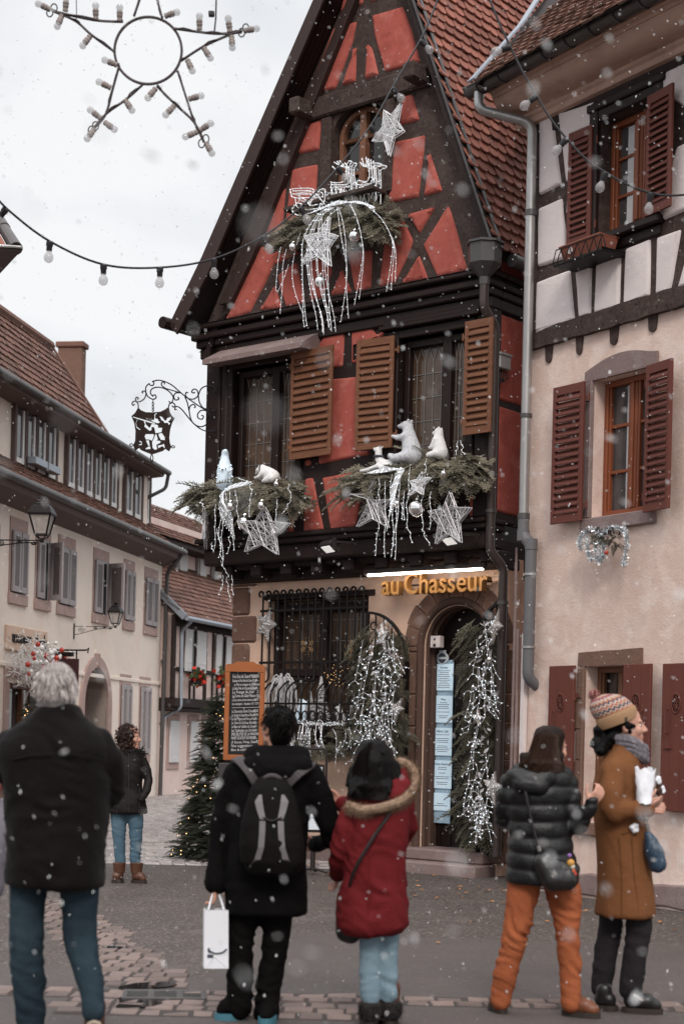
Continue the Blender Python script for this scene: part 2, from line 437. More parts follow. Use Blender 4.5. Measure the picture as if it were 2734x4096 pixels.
# ---------- ground floor
S0,S1=-3.16,1.0
mb=MB()
win=Q(RH,[(1072,2402),(1474,2382),(1462,2930),(1052,2950)])
win=[(win[0][0],win[0][1]),(win[1][0],win[0][1]),(win[1][0],1.42),(win[0][0],1.42)]
DC,DW,DZ=.37,.455,2.62      # door centre, half width, arch spring
def arch(c,w,zs,z0,n=18,k=1.0): return [(c-w,z0)]+[(c-w*math.cos(PI*i/n),zs+w*k*math.sin(PI*i/n)) for i in range(n+1)]+[(c+w,z0)]
mb.prism([(S0,-.1),(S1,-.1),(S1,3.6),(S0,3.6)],0,.34,[win[::-1],arch(DC,DW+.001,DZ,.0)[::-1]])
gw=mb.build('ground_wall',M['peach_warm'],red)
mb=MB();mb.box(S1-.3,S1,.345,7,-.1,3.6);mb.box(S0,S0+.3,.345,7,-.1,3.6);mb.build('side_wall',M['peach_warm'],red)
# rough corner stones
mb=MB();z=-.05;i=0
while z<3.45:
    h=.30+.12*random.random();w=(.22 if i%2 else .36)+.08*random.random();mb.ct=random.random()
    mb.bbox(S0-.03-.03*random.random(),S0+w,-.025-.02*random.random(),.3,z,min(z+h,3.46)-.012,.03);z+=h;i+=1
mb.build('corner_stone',M['stone_brown'],red)
# plinth and steps
mb=MB();mb.bbox(DC-1.0,DC+.62,-.42,.0,-.05,.13,.02);mb.bbox(DC-.85,DC+.58,-.22,.3,.13,.265,.02);mb.build('door_step',M['stone'],red)
mb=MB();mb.bbox(S0-.02,DC-1.02,-.045,.0,-.05,.2,.015);mb.build('plinth',M['stone'],red)
# door surround (arch stones in blocks with a roll moulding)
mb=MB();n=9
for k in range(n):
    a0,a1=PI*k/n,PI*(k+1)/n-.018
    ro=DW+.25+.06*random.random();mb.ct=random.random()
    ring=[(DC-ro*math.cos(a0+(a1-a0)*j/5),DZ+ro*math.sin(a0+(a1-a0)*j/5)) for j in range(6)]+[(DC-(DW+.09)*math.cos(a1+(a0-a1)*j/5),DZ+(DW+.09)*math.sin(a1+(a0-a1)*j/5)) for j in range(6)]
    mb.prism(ring,-.022-.008*random.random(),.1)
for sg in (-1,1):
    z=.14
    while z<DZ-.02:
        h=.32+.2*random.random();x0=DC+sg*(DW+.09);x1=DC+sg*(DW+.2+.12*random.random())
        mb.bbox(min(x0,x1),max(x0,x1),-.02-.008*random.random(),.1,z,min(z+h,DZ)-.01,.012);z+=h
mb.build('arch_stone',M['stone_brown'],red)
mb=MB()
for (rr,yy,tr) in ((DW+.056,-.006,.05),(DW+.010,.06,.032),(DW-.0,.16,.03)):
    mb.tube([(DC-rr,yy,.15)]+[(DC-rr*math.cos(PI*k/24),yy,DZ+rr*math.sin(PI*k/24)) for k in range(25)]+[(DC+rr,yy,.15)],tr,10)
mb.build('arch_moulding',M['stone_dark'],red,True)
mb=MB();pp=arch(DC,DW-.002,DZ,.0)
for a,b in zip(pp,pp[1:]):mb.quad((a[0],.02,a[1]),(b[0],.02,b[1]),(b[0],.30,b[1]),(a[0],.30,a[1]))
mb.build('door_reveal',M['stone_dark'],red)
# door leaf: dark boards with a glazed strip
door=MB();door.prism(arch(DC,DW,DZ,.265),.30,.36)
for x in (DC-.40,DC-.25,DC+.09,DC+.27,DC+.40): door.box(x-.018,x+.018,.285,.30,.27,DZ)
door.box(DC-.45,DC+.45,.27,.30,DZ-.06,DZ+.03)
door=door.build('door',M['timber_gloss'],red)
mb=MB();mb.bbox(DC-.215,DC+.055,.275,.299,.55,2.42,.006);mb.build('door_glass',M['glass_dark'],door)
mb=MB();mb.tube([(DC+.2,.28,1.2),(DC+.2,.23,1.2),(DC+.2,.23,1.36),(DC+.2,.28,1.36)],.012,8);mb.build('handle',M['lead'],door,True)
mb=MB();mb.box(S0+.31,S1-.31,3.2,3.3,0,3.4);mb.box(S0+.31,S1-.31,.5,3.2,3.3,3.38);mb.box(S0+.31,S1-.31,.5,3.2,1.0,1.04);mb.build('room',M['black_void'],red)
# ---------- ground window: inner frame, leaded glass
w0,w1,z0,z1=win[0][0],win[1][0],1.42,win[0][1]
gwin=MB();gwin.box(w0,w1,.2,.26,z0,z1)
gwin=gwin.build('window',M['glass_warm'],red)
mb=MB();c=(w0+w1)/2
for (a,b) in ((w0,w0+.09),(c-.06,c+.06),(w1-.09,w1)): mb.bbox(a,b,.12,.22,z0,z1,.01)
for z in (z0+.05,z0+.9,z1-.1): mb.bbox(w0,w1,.13,.215,z-.05,z+.05,.01)
mb.build('frame',M['timber_dark'],gwin)
mb=MB()
for x0,x1 in ((w0+.1,c-.07),(c+.07,w1-.1)):
    for i in range(1,4): x=x0+(x1-x0)*i/4;mb.box(x-.003,x+.003,.19,.2,z0,z1)
    for i in range(1,7): z=z0+(z1-z0)*i/7;mb.box(x0,x1,.19,.2,z-.003,z+.003)
mb.build('lead_came',M['lead'],gwin)
mb=MB();mb.box(w0-.1,w1+.06,-.10,.12,z0-.09,z0);mb.build('window_sill',M['stone'],red)
mb=MB();mb.bbox(w0-.05,w1+.1,-.03,.12,z1,z1+.075,.01);mb.build('lintel',M['timber_dark'],red)
# ---------- jetty
JB=3.47
mb=MB()
J0,J1=-3.30,1.05
mb.box(J0+.05,J1-.05,-.30,.6,3.605,3.78)
mb.bbox(J0,J1,-O1-.02,-.1,3.66,3.86,.02);mb.bbox(J0-.04,J1+.03,-O1-.09,-.1,3.862,3.93,.015)
mb.bbox(J0-.07,J1+.05,-O1-.13,-.1,3.932,3.985,.012)
mb.bbox(S0-.02,S1+.02,-.12,.3,3.46,3.60,.02)
mb.build('jetty_beam',M['timber_dark'],red)
mb=MB()
for i in range(9):
    x=J0+.3+i*.5;mb.bbox(x-.09,x+.09,-.36,.0,3.50,3.655,.02)
mb.build('joist_end',M['timber_dark'],red)
mb=MB();mb.quad((J0-.06,-O1-.125,3.988),(J1+.05,-O1-.125,3.988),(J1+.05,-O1,3.996),(J0-.06,-O1,3.996));mb.build('drip_flashing',M['zinc_dull'],red)
# ---------- first floor
F0,F1=-3.27,1.04
wl=Q(RH,G(700,1200,.5102,[(470,545),(905,470),(905,1262),(470,1310)]),O1)
wl=[(wl[0][0],4.50),(wl[1][0]+.14,4.50),(wl[1][0]+.14,6.10),(wl[0][0],6.10)]
wr=Q(RH,G(1200,1150,.574,[(700,325),(1215,215),(1160,1010),(690,1060)]),O1)
wr=[(wr[0][0],4.50),(wr[1][0]-.06,4.50),(wr[1][0]-.06,6.12),(wr[0][0],6.12)]
mb=MB();mb.prism([(F0,3.98),(F1,3.98),(F1,6.45),(F0,6.45)],-O1,-O1+.18,[wl[::-1],wr[::-1]])
mb.prism([(-O1+.181,3.98),(7,3.98),(7,6.6),(-O1+.181,6.6)],F1-.18,F1,ax='x')
mb.box(F0,F0+.18,-O1+.181,7,3.98,6.45)
mb.build('upper_timber_frame',M['timber_dark'],red)
p1=[crop(1200,1150,.574,q) for q in [
 [(120,415),(190,310),(310,295),(298,550),(170,575)],
 [(360,285),(495,255),(530,330),(580,308),(583,335),(500,420),(410,520),(358,532)],
 [(130,650),(406,622),(398,1140),(485,1135),(480,1165),(130,1232)],
 [(35,1337),(90,1325),(165,1690),(25,1705)],
 [(155,1325),(440,1278),(425,1480),(390,1660),(215,1695)],
 [(1180,1190),(1247,1180),(1245,1570),(1180,1605)],
 [(36,1200),(75,1196),(75,1240),(36,1246)]]]
p1.append(crop(700,1200,.5102,[(872,1835),(933,1690),(930,1827)]))
p1.append([(1838,1200),(1868,1195),(1862,1300),(1838,1305)])
for i,q in enumerate(p1):
    mb=MB();mb.pillow(Q(RH,q,O1),-O1,.022,.03,i);mb.build('plaster_panel',M['red_plaster'],red,35)
# right side wall infill (faces the narrow gap)
mb=MB()
for (a,b,c0,c1,k) in ((-.26,.55,4.08,5.25,1),(-.26,.55,5.33,6.28,2),(.68,1.6,4.08,6.28,3),(1.75,3.2,4.08,6.28,4),(-.26,.5,6.75,7.15,5),(.62,1.6,6.75,7.15,6)):
    vs=MB();vs.pillow([(a,c0),(b,c0),(b,c1),(a,c1)],0,.02,.03,k)
    mb=MB();mb.add([(F1-y,x,z) for x,y,z in vs.v],vs.f);mb.build('plaster_panel',M['red_plaster'],red,35)
# corner posts and mouldings, side mouldings
mb=MB();mb.bbox(F1-.15,F1+.03,-O1-.05,-O1+.2,3.99,6.40,.02);mb.build('corner_post',M['timber_gloss'],red);mb=MB();mb.bbox(F0-.03,F0+.22,-O1-.05,-O1+.2,3.99,6.40,.02)
mb.bbox(F0+.26,F0+.36,-O1-.07,-O1,4.0,6.35,.02)
mb.build('corner_post',M['timber_gloss'],red)
mb=MB()
for (o,za,zb) in ((.05,6.30,6.43),(.10,6.432,6.52),(.16,6.522,6.60),(.10,6.602,6.64),(.2,6.642,6.70)):
    mb.bbox(F0-.12-o*.6,F1+.02+o*.5,-O1-o,-O1+.15,za,zb,.015)
    mb.bbox(F1-.1,F1+.02+o*.5,-O1+.151,5,za,zb,.015)
mb.build('eaves_moulding',M['timber_gloss'],red)
mb=MB();mb.quad((F0-.24,-O1-.205,6.703),(F1+.12,-O1-.205,6.703),(F1+.12,-O2,6.72),(F0-.24,-O2,6.72));mb.build('eaves_flashing',M['zinc_dull'],red)
# ---------- gable
AP=(-.56,11.28)
mb=MB()
aw=Q(RH,G(1100,0,.6378,[(350,1275),(365,890),(690,800),(665,1255)]),O2)
ax0,ax1,az0=aw[0][0],(aw[2][0]+aw[3][0])/2+.03,aw[0][1]-.02
zs=RH.sz(*G(1100,0,.6378,[(365,890)])[0],O2)[1]
AC,AW=(ax0+ax1)/2,(ax1-ax0)/2
ah=arch(AC,AW,zs+.05,az0,16,.82)
GL=lambda z:-3.30+(z-6.7)*(AP[0]+3.30)/(AP[1]-6.7)
GR=lambda z:1.12+(z-6.7)*(AP[0]-1.12)/(AP[1]-6.7)
mb.prism([(-3.34,6.66),(1.10,6.66),AP],-O2,-O2+.2,[ah[::-1]])
mb.build('gable_timber_frame',M['timber'],red)
g=lambda pts:G(1100,0,.6378,pts)
gp=[g([(440,-90),(410,85),(550,25),(565,-90)]),g([(600,15),(720,-30),(690,-130),(605,-130)]),
 g([(368,178),(512,135),(490,255),(380,558),(208,600)]),g([(512,290),(505,515),(420,540),(450,440)]),
 g([(578,275),(610,305),(650,470),(563,498)]),g([(607,100),(802,42),(860,200),(912,390),(690,452),(625,230)]),
 g([(292,750),(278,938),(134,972),(200,780)]),g([(800,605),(860,592),(905,755),(783,785)]),
 g([(108,1065),(268,1030),(250,1385),(62,1432)]),[(1146,719),(1129,924),(1050,942)],
 g([(752,890),(942,848),(900,1240),(708,1277)]),g([(970,958),(1050,1200),(932,1230)]),
 g([(830,1345),(1005,1298),(905,1468)]),g([(1085,1290),(1105,1330),(1208,1700),(1018,1737),(928,1540)]),
 g([(705,1360),(787,1350),(866,1508),(852,1560),(752,1775),(653,1797)]),g([(903,1600),(960,1750),(795,1777)]),
 [(1046,985),(1118,1010),(1062,1130),(1002,1250),(903,1281)],[(1112,1100),(1186,1046),(1220,1214),(1146,1230),(1122,1160)],
 [(1323,1182),(1368,1076),(1408,1168)],[(1391,1000),(1490,1000),(1484,1150),(1419,1169)],[(1140,960),(1185,1000),(1200,1010),(1100,1060)],
 [(1240,1030),(1300,1030),(1330,1080),(1290,1190),(1240,1205)],[(1040,1240),(1100,1140),(1128,1232)]]
for i,q in enumerate(gp):
    mb=MB();mb.pillow(Q(RH,q,O2),-O2,.028,.04,20+i);mb.build('plaster_panel',M['red_plaster'],red,35)
# collar beam with projecting ends
cb=RH.sz(*g([(190,680)])[0],O2+.06);cd=RH.sz(*g([(940,480)])[0],O2+.06)
zc=(cb[1]+cd[1])/2
mb=MB();mb.bbox(cb[0]-.02,cd[0]+.05,-O2-.07,-O2,zc-.13,zc+.12,.02)
for x in (cb[0]-.03,cd[0]-.12): mb.bbox(x,x+.16,-O2-.34,-O2-.03,zc-.12,zc+.07,.02)
mb.bbox(ax0-.16,ax0-.0,-O2-.045,-O2,az0-.03,zc-.14,.015);mb.bbox(ax1,ax1+.13,-O2-.045,-O2,az0-.03,zc-.14,.015)
mb.build('collar_beam',M['timber'],red)
# attic window
aw_=MB();aw_.prism(arch(AC,AW,zs+.05,az0,16,.82),-O2+.15,-O2+.17);aw_=aw_.build('attic_window',M['glass_dark'],red)
mb=MB()
def archpath(r,k,y,z0): return [(AC-r,y,z0)]+[(AC-r*math.cos(PI*i/16),y,zs+.05+r*k*math.sin(PI*i/16)) for i in range(17)]+[(AC+r,y,z0)]
pp=archpath(AW-.07,.8,-O2+.12,az0)
for a,b in zip(pp,pp[1:]): mb.obar(a,b,.06,.07,(0,1,0))
mb.box(AC-.045,AC+.045,-O2+.07,-O2+.15,az0,zs+AW*.75)
for z in (az0+.35,az0+.75,zs+.0): mb.box(ax0+.06,ax1-.06,-O2+.1,-O2+.15,z-.02,z+.02)
mb.build('frame',M['window_brown'],aw_)
mb=MB();mb.bbox(ax0-.5,ax1+.06,-O2-.3,-O2,az0-.06,az0-.01,.01);mb.build('attic_sill',M['timber'],red)
# ---------- roof
EL=(RH.sz(676,1292,.86)[0]+.02,RH.sz(676,1292,.86)[1]);ER=(1.22,6.86)
sl=Vector((AP[0]-EL[0],0,AP[1]+.08-EL[1]));nl=Vector((-sl.z,0,sl.x)).normalized()
sr=Vector((AP[0]-ER[0],0,AP[1]+.08-ER[1]));nr=Vector((-sr.z,0,sr.x)).normalized()*-1
if nr.x<0:nr=-nr
YF=-.86
mb=MB()
top=(AP[0],AP[1]+.08)
mb.prism([EL,(EL[0]+.55,EL[1]+.72),top,(top[0],top[1]-.13),(EL[0]+.6,EL[1]+.62),(EL[0]+.06,EL[1]-.06)],YF+.03,8)
mb.prism([top,ER,(ER[0]-.09,ER[1]-.03),(top[0],top[1]-.16)],-.66,8)
mb.build('roof_deck',M['timber_dark'],red)
mb=MB()   # bargeboards
mb.prism([(EL[0]-.02,EL[1]-.02),(EL[0]+.53,EL[1]+.74),(top[0],top[1]+.02),(top[0],top[1]-.24),(EL[0]+.66,EL[1]+.54),(EL[0]+.12,EL[1]-.16)],YF,YF+.03)
mb.prism([(EL[0]+.6,EL[1]+.2),(EL[0]+.95,EL[1]+.72),(top[0],top[1]-.38),(top[0],top[1]-.6),(EL[0]+1.15,EL[1]+.70),(EL[0]+.8,EL[1]+.2)],-O2-.10,-O2)
mb.build('bargeboard',M['board_brown'],red)
mb=MB()   # soffit boards under the left overhang, purlins
a=Vector((EL[0]+.62,0,EL[1]+.58));b=Vector((top[0],0,top[1]-.16))
for k in range(5):
    y=YF+.05+k*.07;mb.obar((a.x,y+.03,a.z),(b.x,y+.03,b.z),.015,.06,(0,1,0))
mb.bbox(EL[0]+.02,EL[0]+.10,YF+.0,8,EL[1]-.08,EL[1]+.0,.01)
mb.tube([(EL[0]-.06,YF-.08,EL[1]-.0),(EL[0]-.06,8,EL[1]-.0)],.075,10)
mb.build('soffit',M['timber_gloss'],red)
mb=MB();mb.prism([(EL[0]+.55,6.62),(F0-.06,6.30),(F0+.1,6.30),(F0+.1,6.7),(EL[0]+.7,6.8)],-O1-.12,-O1+.1);mb.prism([(EL[0]+.0,6.45),(EL[0]+.25,6.42),(F0+.1,6.2),(F0+.1,6.32),(EL[0]+.6,6.66)],-O1+.11,2);mb.build('eaves_bracket',M['timber_gloss'],red)
mb=MB();e=sr.normalized()
mb.obar(Vector((ER[0],-.67,ER[1]))+nr*.02,Vector((top[0],-.67,top[1]))+nr*.02,.03,.05,(0,1,0))
mb.obar(Vector((ER[0],-.61,ER[1]))+nr*.07,Vector((top[0],-.61,top[1]))+nr*.07,.05,.012,tuple(nr))
mb.build('verge_flashing',M['zinc_dark'],red)
def tiles(mb,o,u,v,n,W,Lr,tw,row,keep=None,th=.022,ln=None):
    """round-ended flat tiles: o eave corner, u along eave, v up the slope, n outward"""
    ln=ln or row*2.1;nr_=int(Lr/row)+1;nc=int(W/tw)+1
    seg=[(-.5,.32),(-.46,.16),(-.33,.05),(-.15,.005),(0,0),(.15,.005),(.33,.05),(.46,.16),(.5,.32)]
    for r in range(nr_):
        for c in range(-1,nc):
            cx=(c+.5+(.5 if r%2 else 0))*tw;vy=r*row
            if cx<0 or cx>W:continue
            if keep and not keep(cx,vy):continue
            j=random.uniform(-.008,.008);dz=random.uniform(0,.012);g_=tw*.965;sw=random.uniform(-.025,.025)
            fr=[o+u*(cx+sx*g_+sw*sy*tw)+v*(vy+j+sy*tw*1.35)+n*(.058+dz-.02*sy) for sx,sy in seg]
            tp=[o+u*(cx+sx*g_)+v*(vy+ln)+n*.004 for sx in (.5,-.5)]
            a=fr+tp;bq=[p-n*th for p in fr];k=len(fr)
            mb.add(a+bq,[tuple(range(k+2))]+[(i,k+2+i,k+3+i,i+1) for i in range(k-1)],random.random())
mb=MB()
tiles(mb,Vector((ER[0]+.02,-.62,ER[1])),Vector((0,1,0)),sr.normalized(),nr,6.2,sr.length,.172,.148)
mb.build('roof_tile',M['tile_red'],red)
# eave gutter on the side
mb=MB();mb.tube([(ER[0]+.06,-.4,ER[1]-.06),(ER[0]+.06,7,ER[1]-.04)],.075,10);mb.build('side_gutter',M['zinc_dark'],red,True)
# ---------- upper windows
def leaded(name,x0,x1,z0,z1,y,mid,parent,nx=5,nz=6):
    w=MB();w.box(x0,x1,y,y+.02,z0,z1);w=w.build(name,M['glass_warm'],parent)
    f=MB()
    for a,b in ((x0,x0+.07),(mid-.06,mid+.06),(x1-.07,x1)): f.bbox(a,b,y-.08,y+.03,z0,z1,.008)
    for a,b in ((z0,z0+.08),(z1-.08,z1)): f.bbox(x0+.07,mid-.06,y-.08,y+.03,a,b,.008);f.bbox(mid+.06,x1-.07,y-.08,y+.03,a,b,.008)
    f.build('frame',M['timber_gloss'],w)
    l=MB();yy=y-.006
    for a,b in ((x0+.07,mid-.06),(mid+.06,x1-.07)):
        d=(b-a)/4;zt=z1-.08;zb=z0+.08;dh=.17
        for i in range(4):
            xa,xb,xm=a+d*i,a+d*(i+1),a+d*(i+.5)
            for (z_0,z_1) in ((zt,zt-dh),(zb,zb+dh)):
                for q in ((xa,xm),(xb,xm)): l.obar((q[0],yy,z_0),(q[1],yy,z_0+(z_1-z_0)),.007,.006,(0,1,0))
        for i in range(4): x=a+d*(i+.5);l.box(x-.0035,x+.0035,yy-.003,yy+.003,zb+dh,zt-dh)
        for k in range(1,5): z=zb+dh+(zt-zb-2*dh)*(k-.5)/4;l.box(a,b,yy-.003,yy+.003,z-.0035,z+.0035)
    l.build('lead_came',M['lead'],w)
    return w
leaded('window',wl[0][0]+.02,wl[1][0]-.02,wl[0][1]+.02,wl[2][1]-.02,-O1+.14,wl[0][0]+.64,red)
leaded('window',wr[0][0]+.02,wr[1][0]-.02,wr[0][1]+.02,wr[2][1]-.02,-O1+.14,wr[0][0]+.62,red)
for w in (wl,wr):
    mb=MB()
    x0,x1,z0,z1=w[0][0],w[1][0],w[0][1],w[2][1]
    mb.bbox(x0-.16,x0,-O1-.05,-O1+.12,z0-.1,z1+.1,.012);mb.bbox(x1,x1+.1,-O1-.05,-O1+.1,z0-.1,z1+.1,.012)
    mb.bbox(x0-.001,x1+.001,-O1-.05,-O1+.1,z1,z1+.1,.012)
    mb.bbox(x0-.18,x1+.14,-O1-.09,-O1+.1,z0-.10,z0-.002,.015)
    mb.bbox(x0-.12,x1+.1,-O1-.05,-O1,z0-.28,z0-.102,.02)
    if w is wl:mb.build('window_surround',M['timber_gloss'],red)
x0,x1,z1=wr[0][0],wr[1][0],wr[2][1]
mb.bbox(x0-.24,x1+.2,-O1-.12,-O1,z1+.11,z1+.16,.01);mb.bbox(x0-.2,x1+.17,-O1-.08,-O1,z1+.161,z1+.22,.01)
mb.build('window_surround',M['timber_gloss'],red)
hd=Q(RH,G(700,1200,.5102,[(240,490),(1010,330)]),O1+.3)
mb=MB();mb.prism([(-O1,hd[0][1]+.22),(-O1-.36,hd[0][1]+.02),(-O1-.36,hd[0][1]-.04),(-O1,hd[0][1]-.0)],hd[0][0],hd[1][0],ax='x');mb.build('window_hood',M['stone'],red)
# ---------- louvred shutters
def shutter(name,w,h,mat_,parent,origin,ang,nsl,side=1,fr=.055,top=.09,bot=.09,iron=True):
    """hinged leaf: origin = hinge foot (local), ang = swing from the wall, side=+1 leaf extends to +x"""
    o=bpy.data.objects.new(name,None);COL.objects.link(o);o.parent=parent;o.location=origin;o.rotation_euler=(0,0,ang)
    s=side;X=lambda a,b:(min(a*s,b*s),max(a*s,b*s))
    f=MB();t=.032
    for a,b in ((0,fr),(w-fr,w)): x=X(a,b);f.bbox(*x,-t,0,0,h,.004)
    for a,b in ((0,bot),(h-top,h)): x=X(fr,w-fr);f.bbox(*x,-t+.002,-.002,a,b,.004)
    f.build('leaf_frame',mat_,o)
    sl=MB();x=X(fr-.005,w-fr+.005);p=(h-top-bot)/nsl
    for i in range(nsl):
        z=bot+p*i;c=[(x[0],-t-.004,z+.012),(x[1],-t-.004,z+.012),(x[1],-.004,z+p+.004),(x[0],-.004,z+p+.004)]
        d=Vector((0,.0,.012));sl.add([*c,*[Vector(q)-d+Vector((0,.004,0)) for q in c]],[(0,1,2,3),(7,6,5,4),(0,4,5,1),(2,6,7,3),(0,3,7,4),(1,5,6,2)],random.random())
        xx=X(fr-.012,w-fr+.012);sl.box(*xx,-t-.010,-t+.004,z+.004,z+.018)
    sl.build('slat',mat_,o)
    if iron:
        for z in (.16,h-.16):
            k=MB();x=X(-.05,.03);k.box(*x,-.006,.006,z-.015,z+.015);k.tube([(-.045*s,0,z-.04),(-.045*s,0,z+.04)],.011,6);k.build('hinge',mat_,o)
    return o
def shut_from(fr,px,o,nsl,hinge,mat_,parent,ang,oh,h=None,w=None,**kw):
    TL,TR,BR,BL=[fr.sz(*p,o) for p in px]
    zb=(BL[1]+BR[1])/2;zt=(TL[1]+TR[1])/2;xl=(TL[0]+BL[0])/2;xr=(TR[0]+BR[0])/2
    W=w or (xr-xl)
    if hinge=='L': return shutter('shutter',W,h or zt-zb,mat_,parent,(xl,-oh,zb),-ang,nsl,1,**kw)
    return shutter('shutter',W,h or zt-zb,mat_,parent,(xr,-oh,zb),ang,nsl,-1,**kw)
a4=lambda p:G(700,1200,.5102,p);a5=lambda p:G(1200,1150,.574,p)
shut_from(RH,a4([(910,420),(1255,350),(1245,1205),(900,1265)]),O1+.12,13,'L',M['shutter_wood'],red,R(4),O1+.1)
shut_from(RH,a5([(415,380),(655,330),(635,1110),(395,1150)]),O1+.12,14,'R',M['shutter_wood'],red,R(6),O1+.1)
shut_from(RH,a5([(1165,240),(1355,190),(1310,1000),(1095,1040)]),O1+.2,14,'L',M['shutter_wood'],red,R(3),O1+.15)
wh=thing('rendered_house','cream rendered house with white half-timbered upper floor and dark red shutters','house',(WH.x,WH.y,0),WH.ang)
g3=lambda pts:G(1734,0,.6378,pts); g6=lambda pts:G(1900,1150,.532,pts); g11=lambda pts:G(1950,2200,.5,pts)
A0,A1=-.95,5.2
mb=MB()
# lower wall: irregular top edge with beam ends
mw=[(.07,3.76),(.90,3.76),(.90,5.12),(.07,5.12)]; gwd=[(.05,.75),(.78,.75),(.78,2.29),(.05,2.29)]
mb.prism([(A0,-.2),(A1,-.2),(A1,5.72),(A0,5.72)],0,.4,[mw[::-1],gwd[::-1]])
mb.box(A0,A0+.3,.401,7,-.2,8.0)
mb.build('rendered_wall',M['peach'],wh)
mb=MB()
b=[( -.95,.045)];
mb.pillow([(A0+.0,.02),(A1,.02),(A1,.22),(1.6,.26),(.9,.2),(.2,.25),(-.4,.19),(A0,.23)],0,.03,.02,3,.02)
mb.build('plinth',M['stone'],wh)
uw=[(.10,6.56),(.88,6.56),(.88,7.68),(.10,7.68)]
mb=MB();mb.prism([(A0-.03,5.70),(A1,5.70),(A1,8.1),(A0-.03,8.1)],-.03,.3,[uw[::-1]])
# sole beam, slightly wavy
tp=[(A0-.04,5.79),(.2,5.775),(A1,5.78)];
mb.prism(wobble([(A0-.04,5.60),(A1,5.585),(A1,5.785),(A0-.04,5.79)],.12,.02,5),-.06,.1)
for (x0,x1) in ((-.70,-.58),(-.22,-.11),(.28,.41),(.82,.95),(1.36,1.5),(1.95,2.1),(2.5,2.65)):
    z=5.60;d=.15+.03*random.random()
    mb.prism([(x0,z+.02)]+[(x0+.015+(x1-x0-.03)*(.5-.5*math.cos(PI*k/6)),z-d*(.75+.25*math.sin(PI*k/6))) for k in range(7)]+[(x1,z+.02)],-.018,.05)
mb.build('timber_frame',M['timber'],wh)
wp=[[(665,748),(750,725),(800,1160),(665,1225)],[(785,710),(1017,632),(1005,790),(868,850),(865,1130),(835,1148)],[(660,1310),(805,1245),(846,1612),(655,1677)],
 [(648,1770),(855,1695),(886,2010),(640,2112)],[(890,1682),(992,1648),(985,1972),(915,2000)],[(1022,1640),(1175,1590),(1165,1925),(1010,1972)],
 [(1207,1562),(1362,1498),(1355,1860),(1190,1922)],[(1402,1490),(1552,1440),(1483,1832),(1394,1852)],[(1572,1655),(1680,1400),(1680,1770),(1530,1817)],
 [(1430,462),(1640,365),(1640,720),(1430,580)],[(1528,918),(1640,870),(1640,1290),(1412,1398),(1420,1300)],[(845,1230),(862,1222),(858,1340),(852,1345)],[(884,1590),(992,1545),(994,1520),(880,1562)]]
for i,q in enumerate(wp):
    mb=MB();mb.pillow(Q(WH,g3(q),.03),-.03,.03,.03,60+i,.008);mb.build('plaster_panel',M['white_plaster'],wh,35)
for i in range(7):
    x=1.75+i*.55
    for (z0,z1) in ((5.85,6.3),(6.42,7.2),(7.3,7.85)):
        mb=MB();mb.pillow([(x,z0),(x+.42,z0),(x+.42,z1),(x,z1)],-.03,.03,.03,90+i);mb.build('plaster_panel',M['white_plaster'],wh,35)
# cornice
mb=MB();prof=[(0.0,7.93),(-.10,7.95),(-.115,8.0),(-.145,8.02),(-.15,8.05),(-.19,8.055)]+[(-.19-.22*math.sin(k*PI/12),8.055+.15*(1-math.cos(k*PI/12))) for k in range(1,7)]+[(-.43,8.205),(-.44,8.25),(-.48,8.255),(-.48,8.32),(0,8.34)]
mb.prism(prof,A0-.2,A1,ax='x');mb.build('cornice',M['cornice_plaster'],wh,30)
mb=MB();mb.box(A0-.02,A1,-.055,.1,7.80,7.935);mb.build('wall_plate',M['timber_dark'],wh)
# gutter: half round, brackets
mb=MB();n=10;gy,gz,gr=-.565,8.325,.085
def half(r,x): return [(x,gy+r*math.cos(PI+PI*k/n),gz+r*math.sin(PI+PI*k/n)) for k in range(n+1)]
a,b2=half(gr,A0-.42),half(gr,A1);c2,d2=half(gr-.012,A0-.42),half(gr-.012,A1)
mb.add(a+b2+c2+d2,[(k,k+1,n+2+k,n+1+k) for k in range(n)]+[(2*n+2+k+1,2*n+2+k,3*n+3+k,3*n+4+k) for k in range(n)])
mb.add([*a],[tuple(range(n+1))])
mb.tube([(A0-.42,gy-gr,gz),(A1,gy-gr,gz)],.012,6)
gut=mb.build('gutter',M['zinc_dark'],wh,50)
x=A0-.2
while x<A1:
    mb=MB();mb.tube([(x,gy+(gr+.006)*math.cos(PI+PI*k/n),gz+(gr+.006)*math.sin(PI+PI*k/n)) for k in range(n+1)],.011,6);mb.obar((x,gy-gr,gz+.01),(x,gy+gr+.08,gz+.05),.025,.008);mb.build('bracket',M['zinc_dark'],gut,True);x+=.345

# roof slope
E0=Vector((A0-.62,-.60,8.37));v=Vector((0,1,1.02)).normalized();nrm=Vector((0,-1.02,1)).normalized()*1
if nrm.z<0:nrm=-nrm
def rayplane(fr,px,py,p0,nn):
    a_,b_=ray(px,py);cam_l=Vector(((0-fr.x)*fr.dx+(0-fr.y)*fr.dy,(0-fr.x)*fr.nx+(0-fr.y)*fr.ny,EYE))
    d=Vector((a_*fr.dx+fr.dy,a_*fr.nx+fr.ny,b_));t=(Vector(p0)-cam_l).dot(Vector(nn))/d.dot(Vector(nn));return cam_l+d*t
hA=rayplane(WH,1903,338,E0,nrm);hB=rayplane(WH,2100,118,E0,nrm);hC=rayplane(WH,2178,-6,E0,nrm)
E0=hA.copy();hk=(hC.x-hA.x)/((hC-hA).dot(v))
mb=MB()
LT=6.0
top=hA+v*LT+Vector((hk*LT,0,0))
mb.add([hA,(A1,hA.y,hA.z),(A1,top.y,top.z),top],[(0,1,2,3)])
back=Vector((hA.x+1.2,hA.y+6,hA.z))
mb.add([hA,top,back],[(0,1,2)])
mb.build('roof_deck',M['timber_dark'],wh)
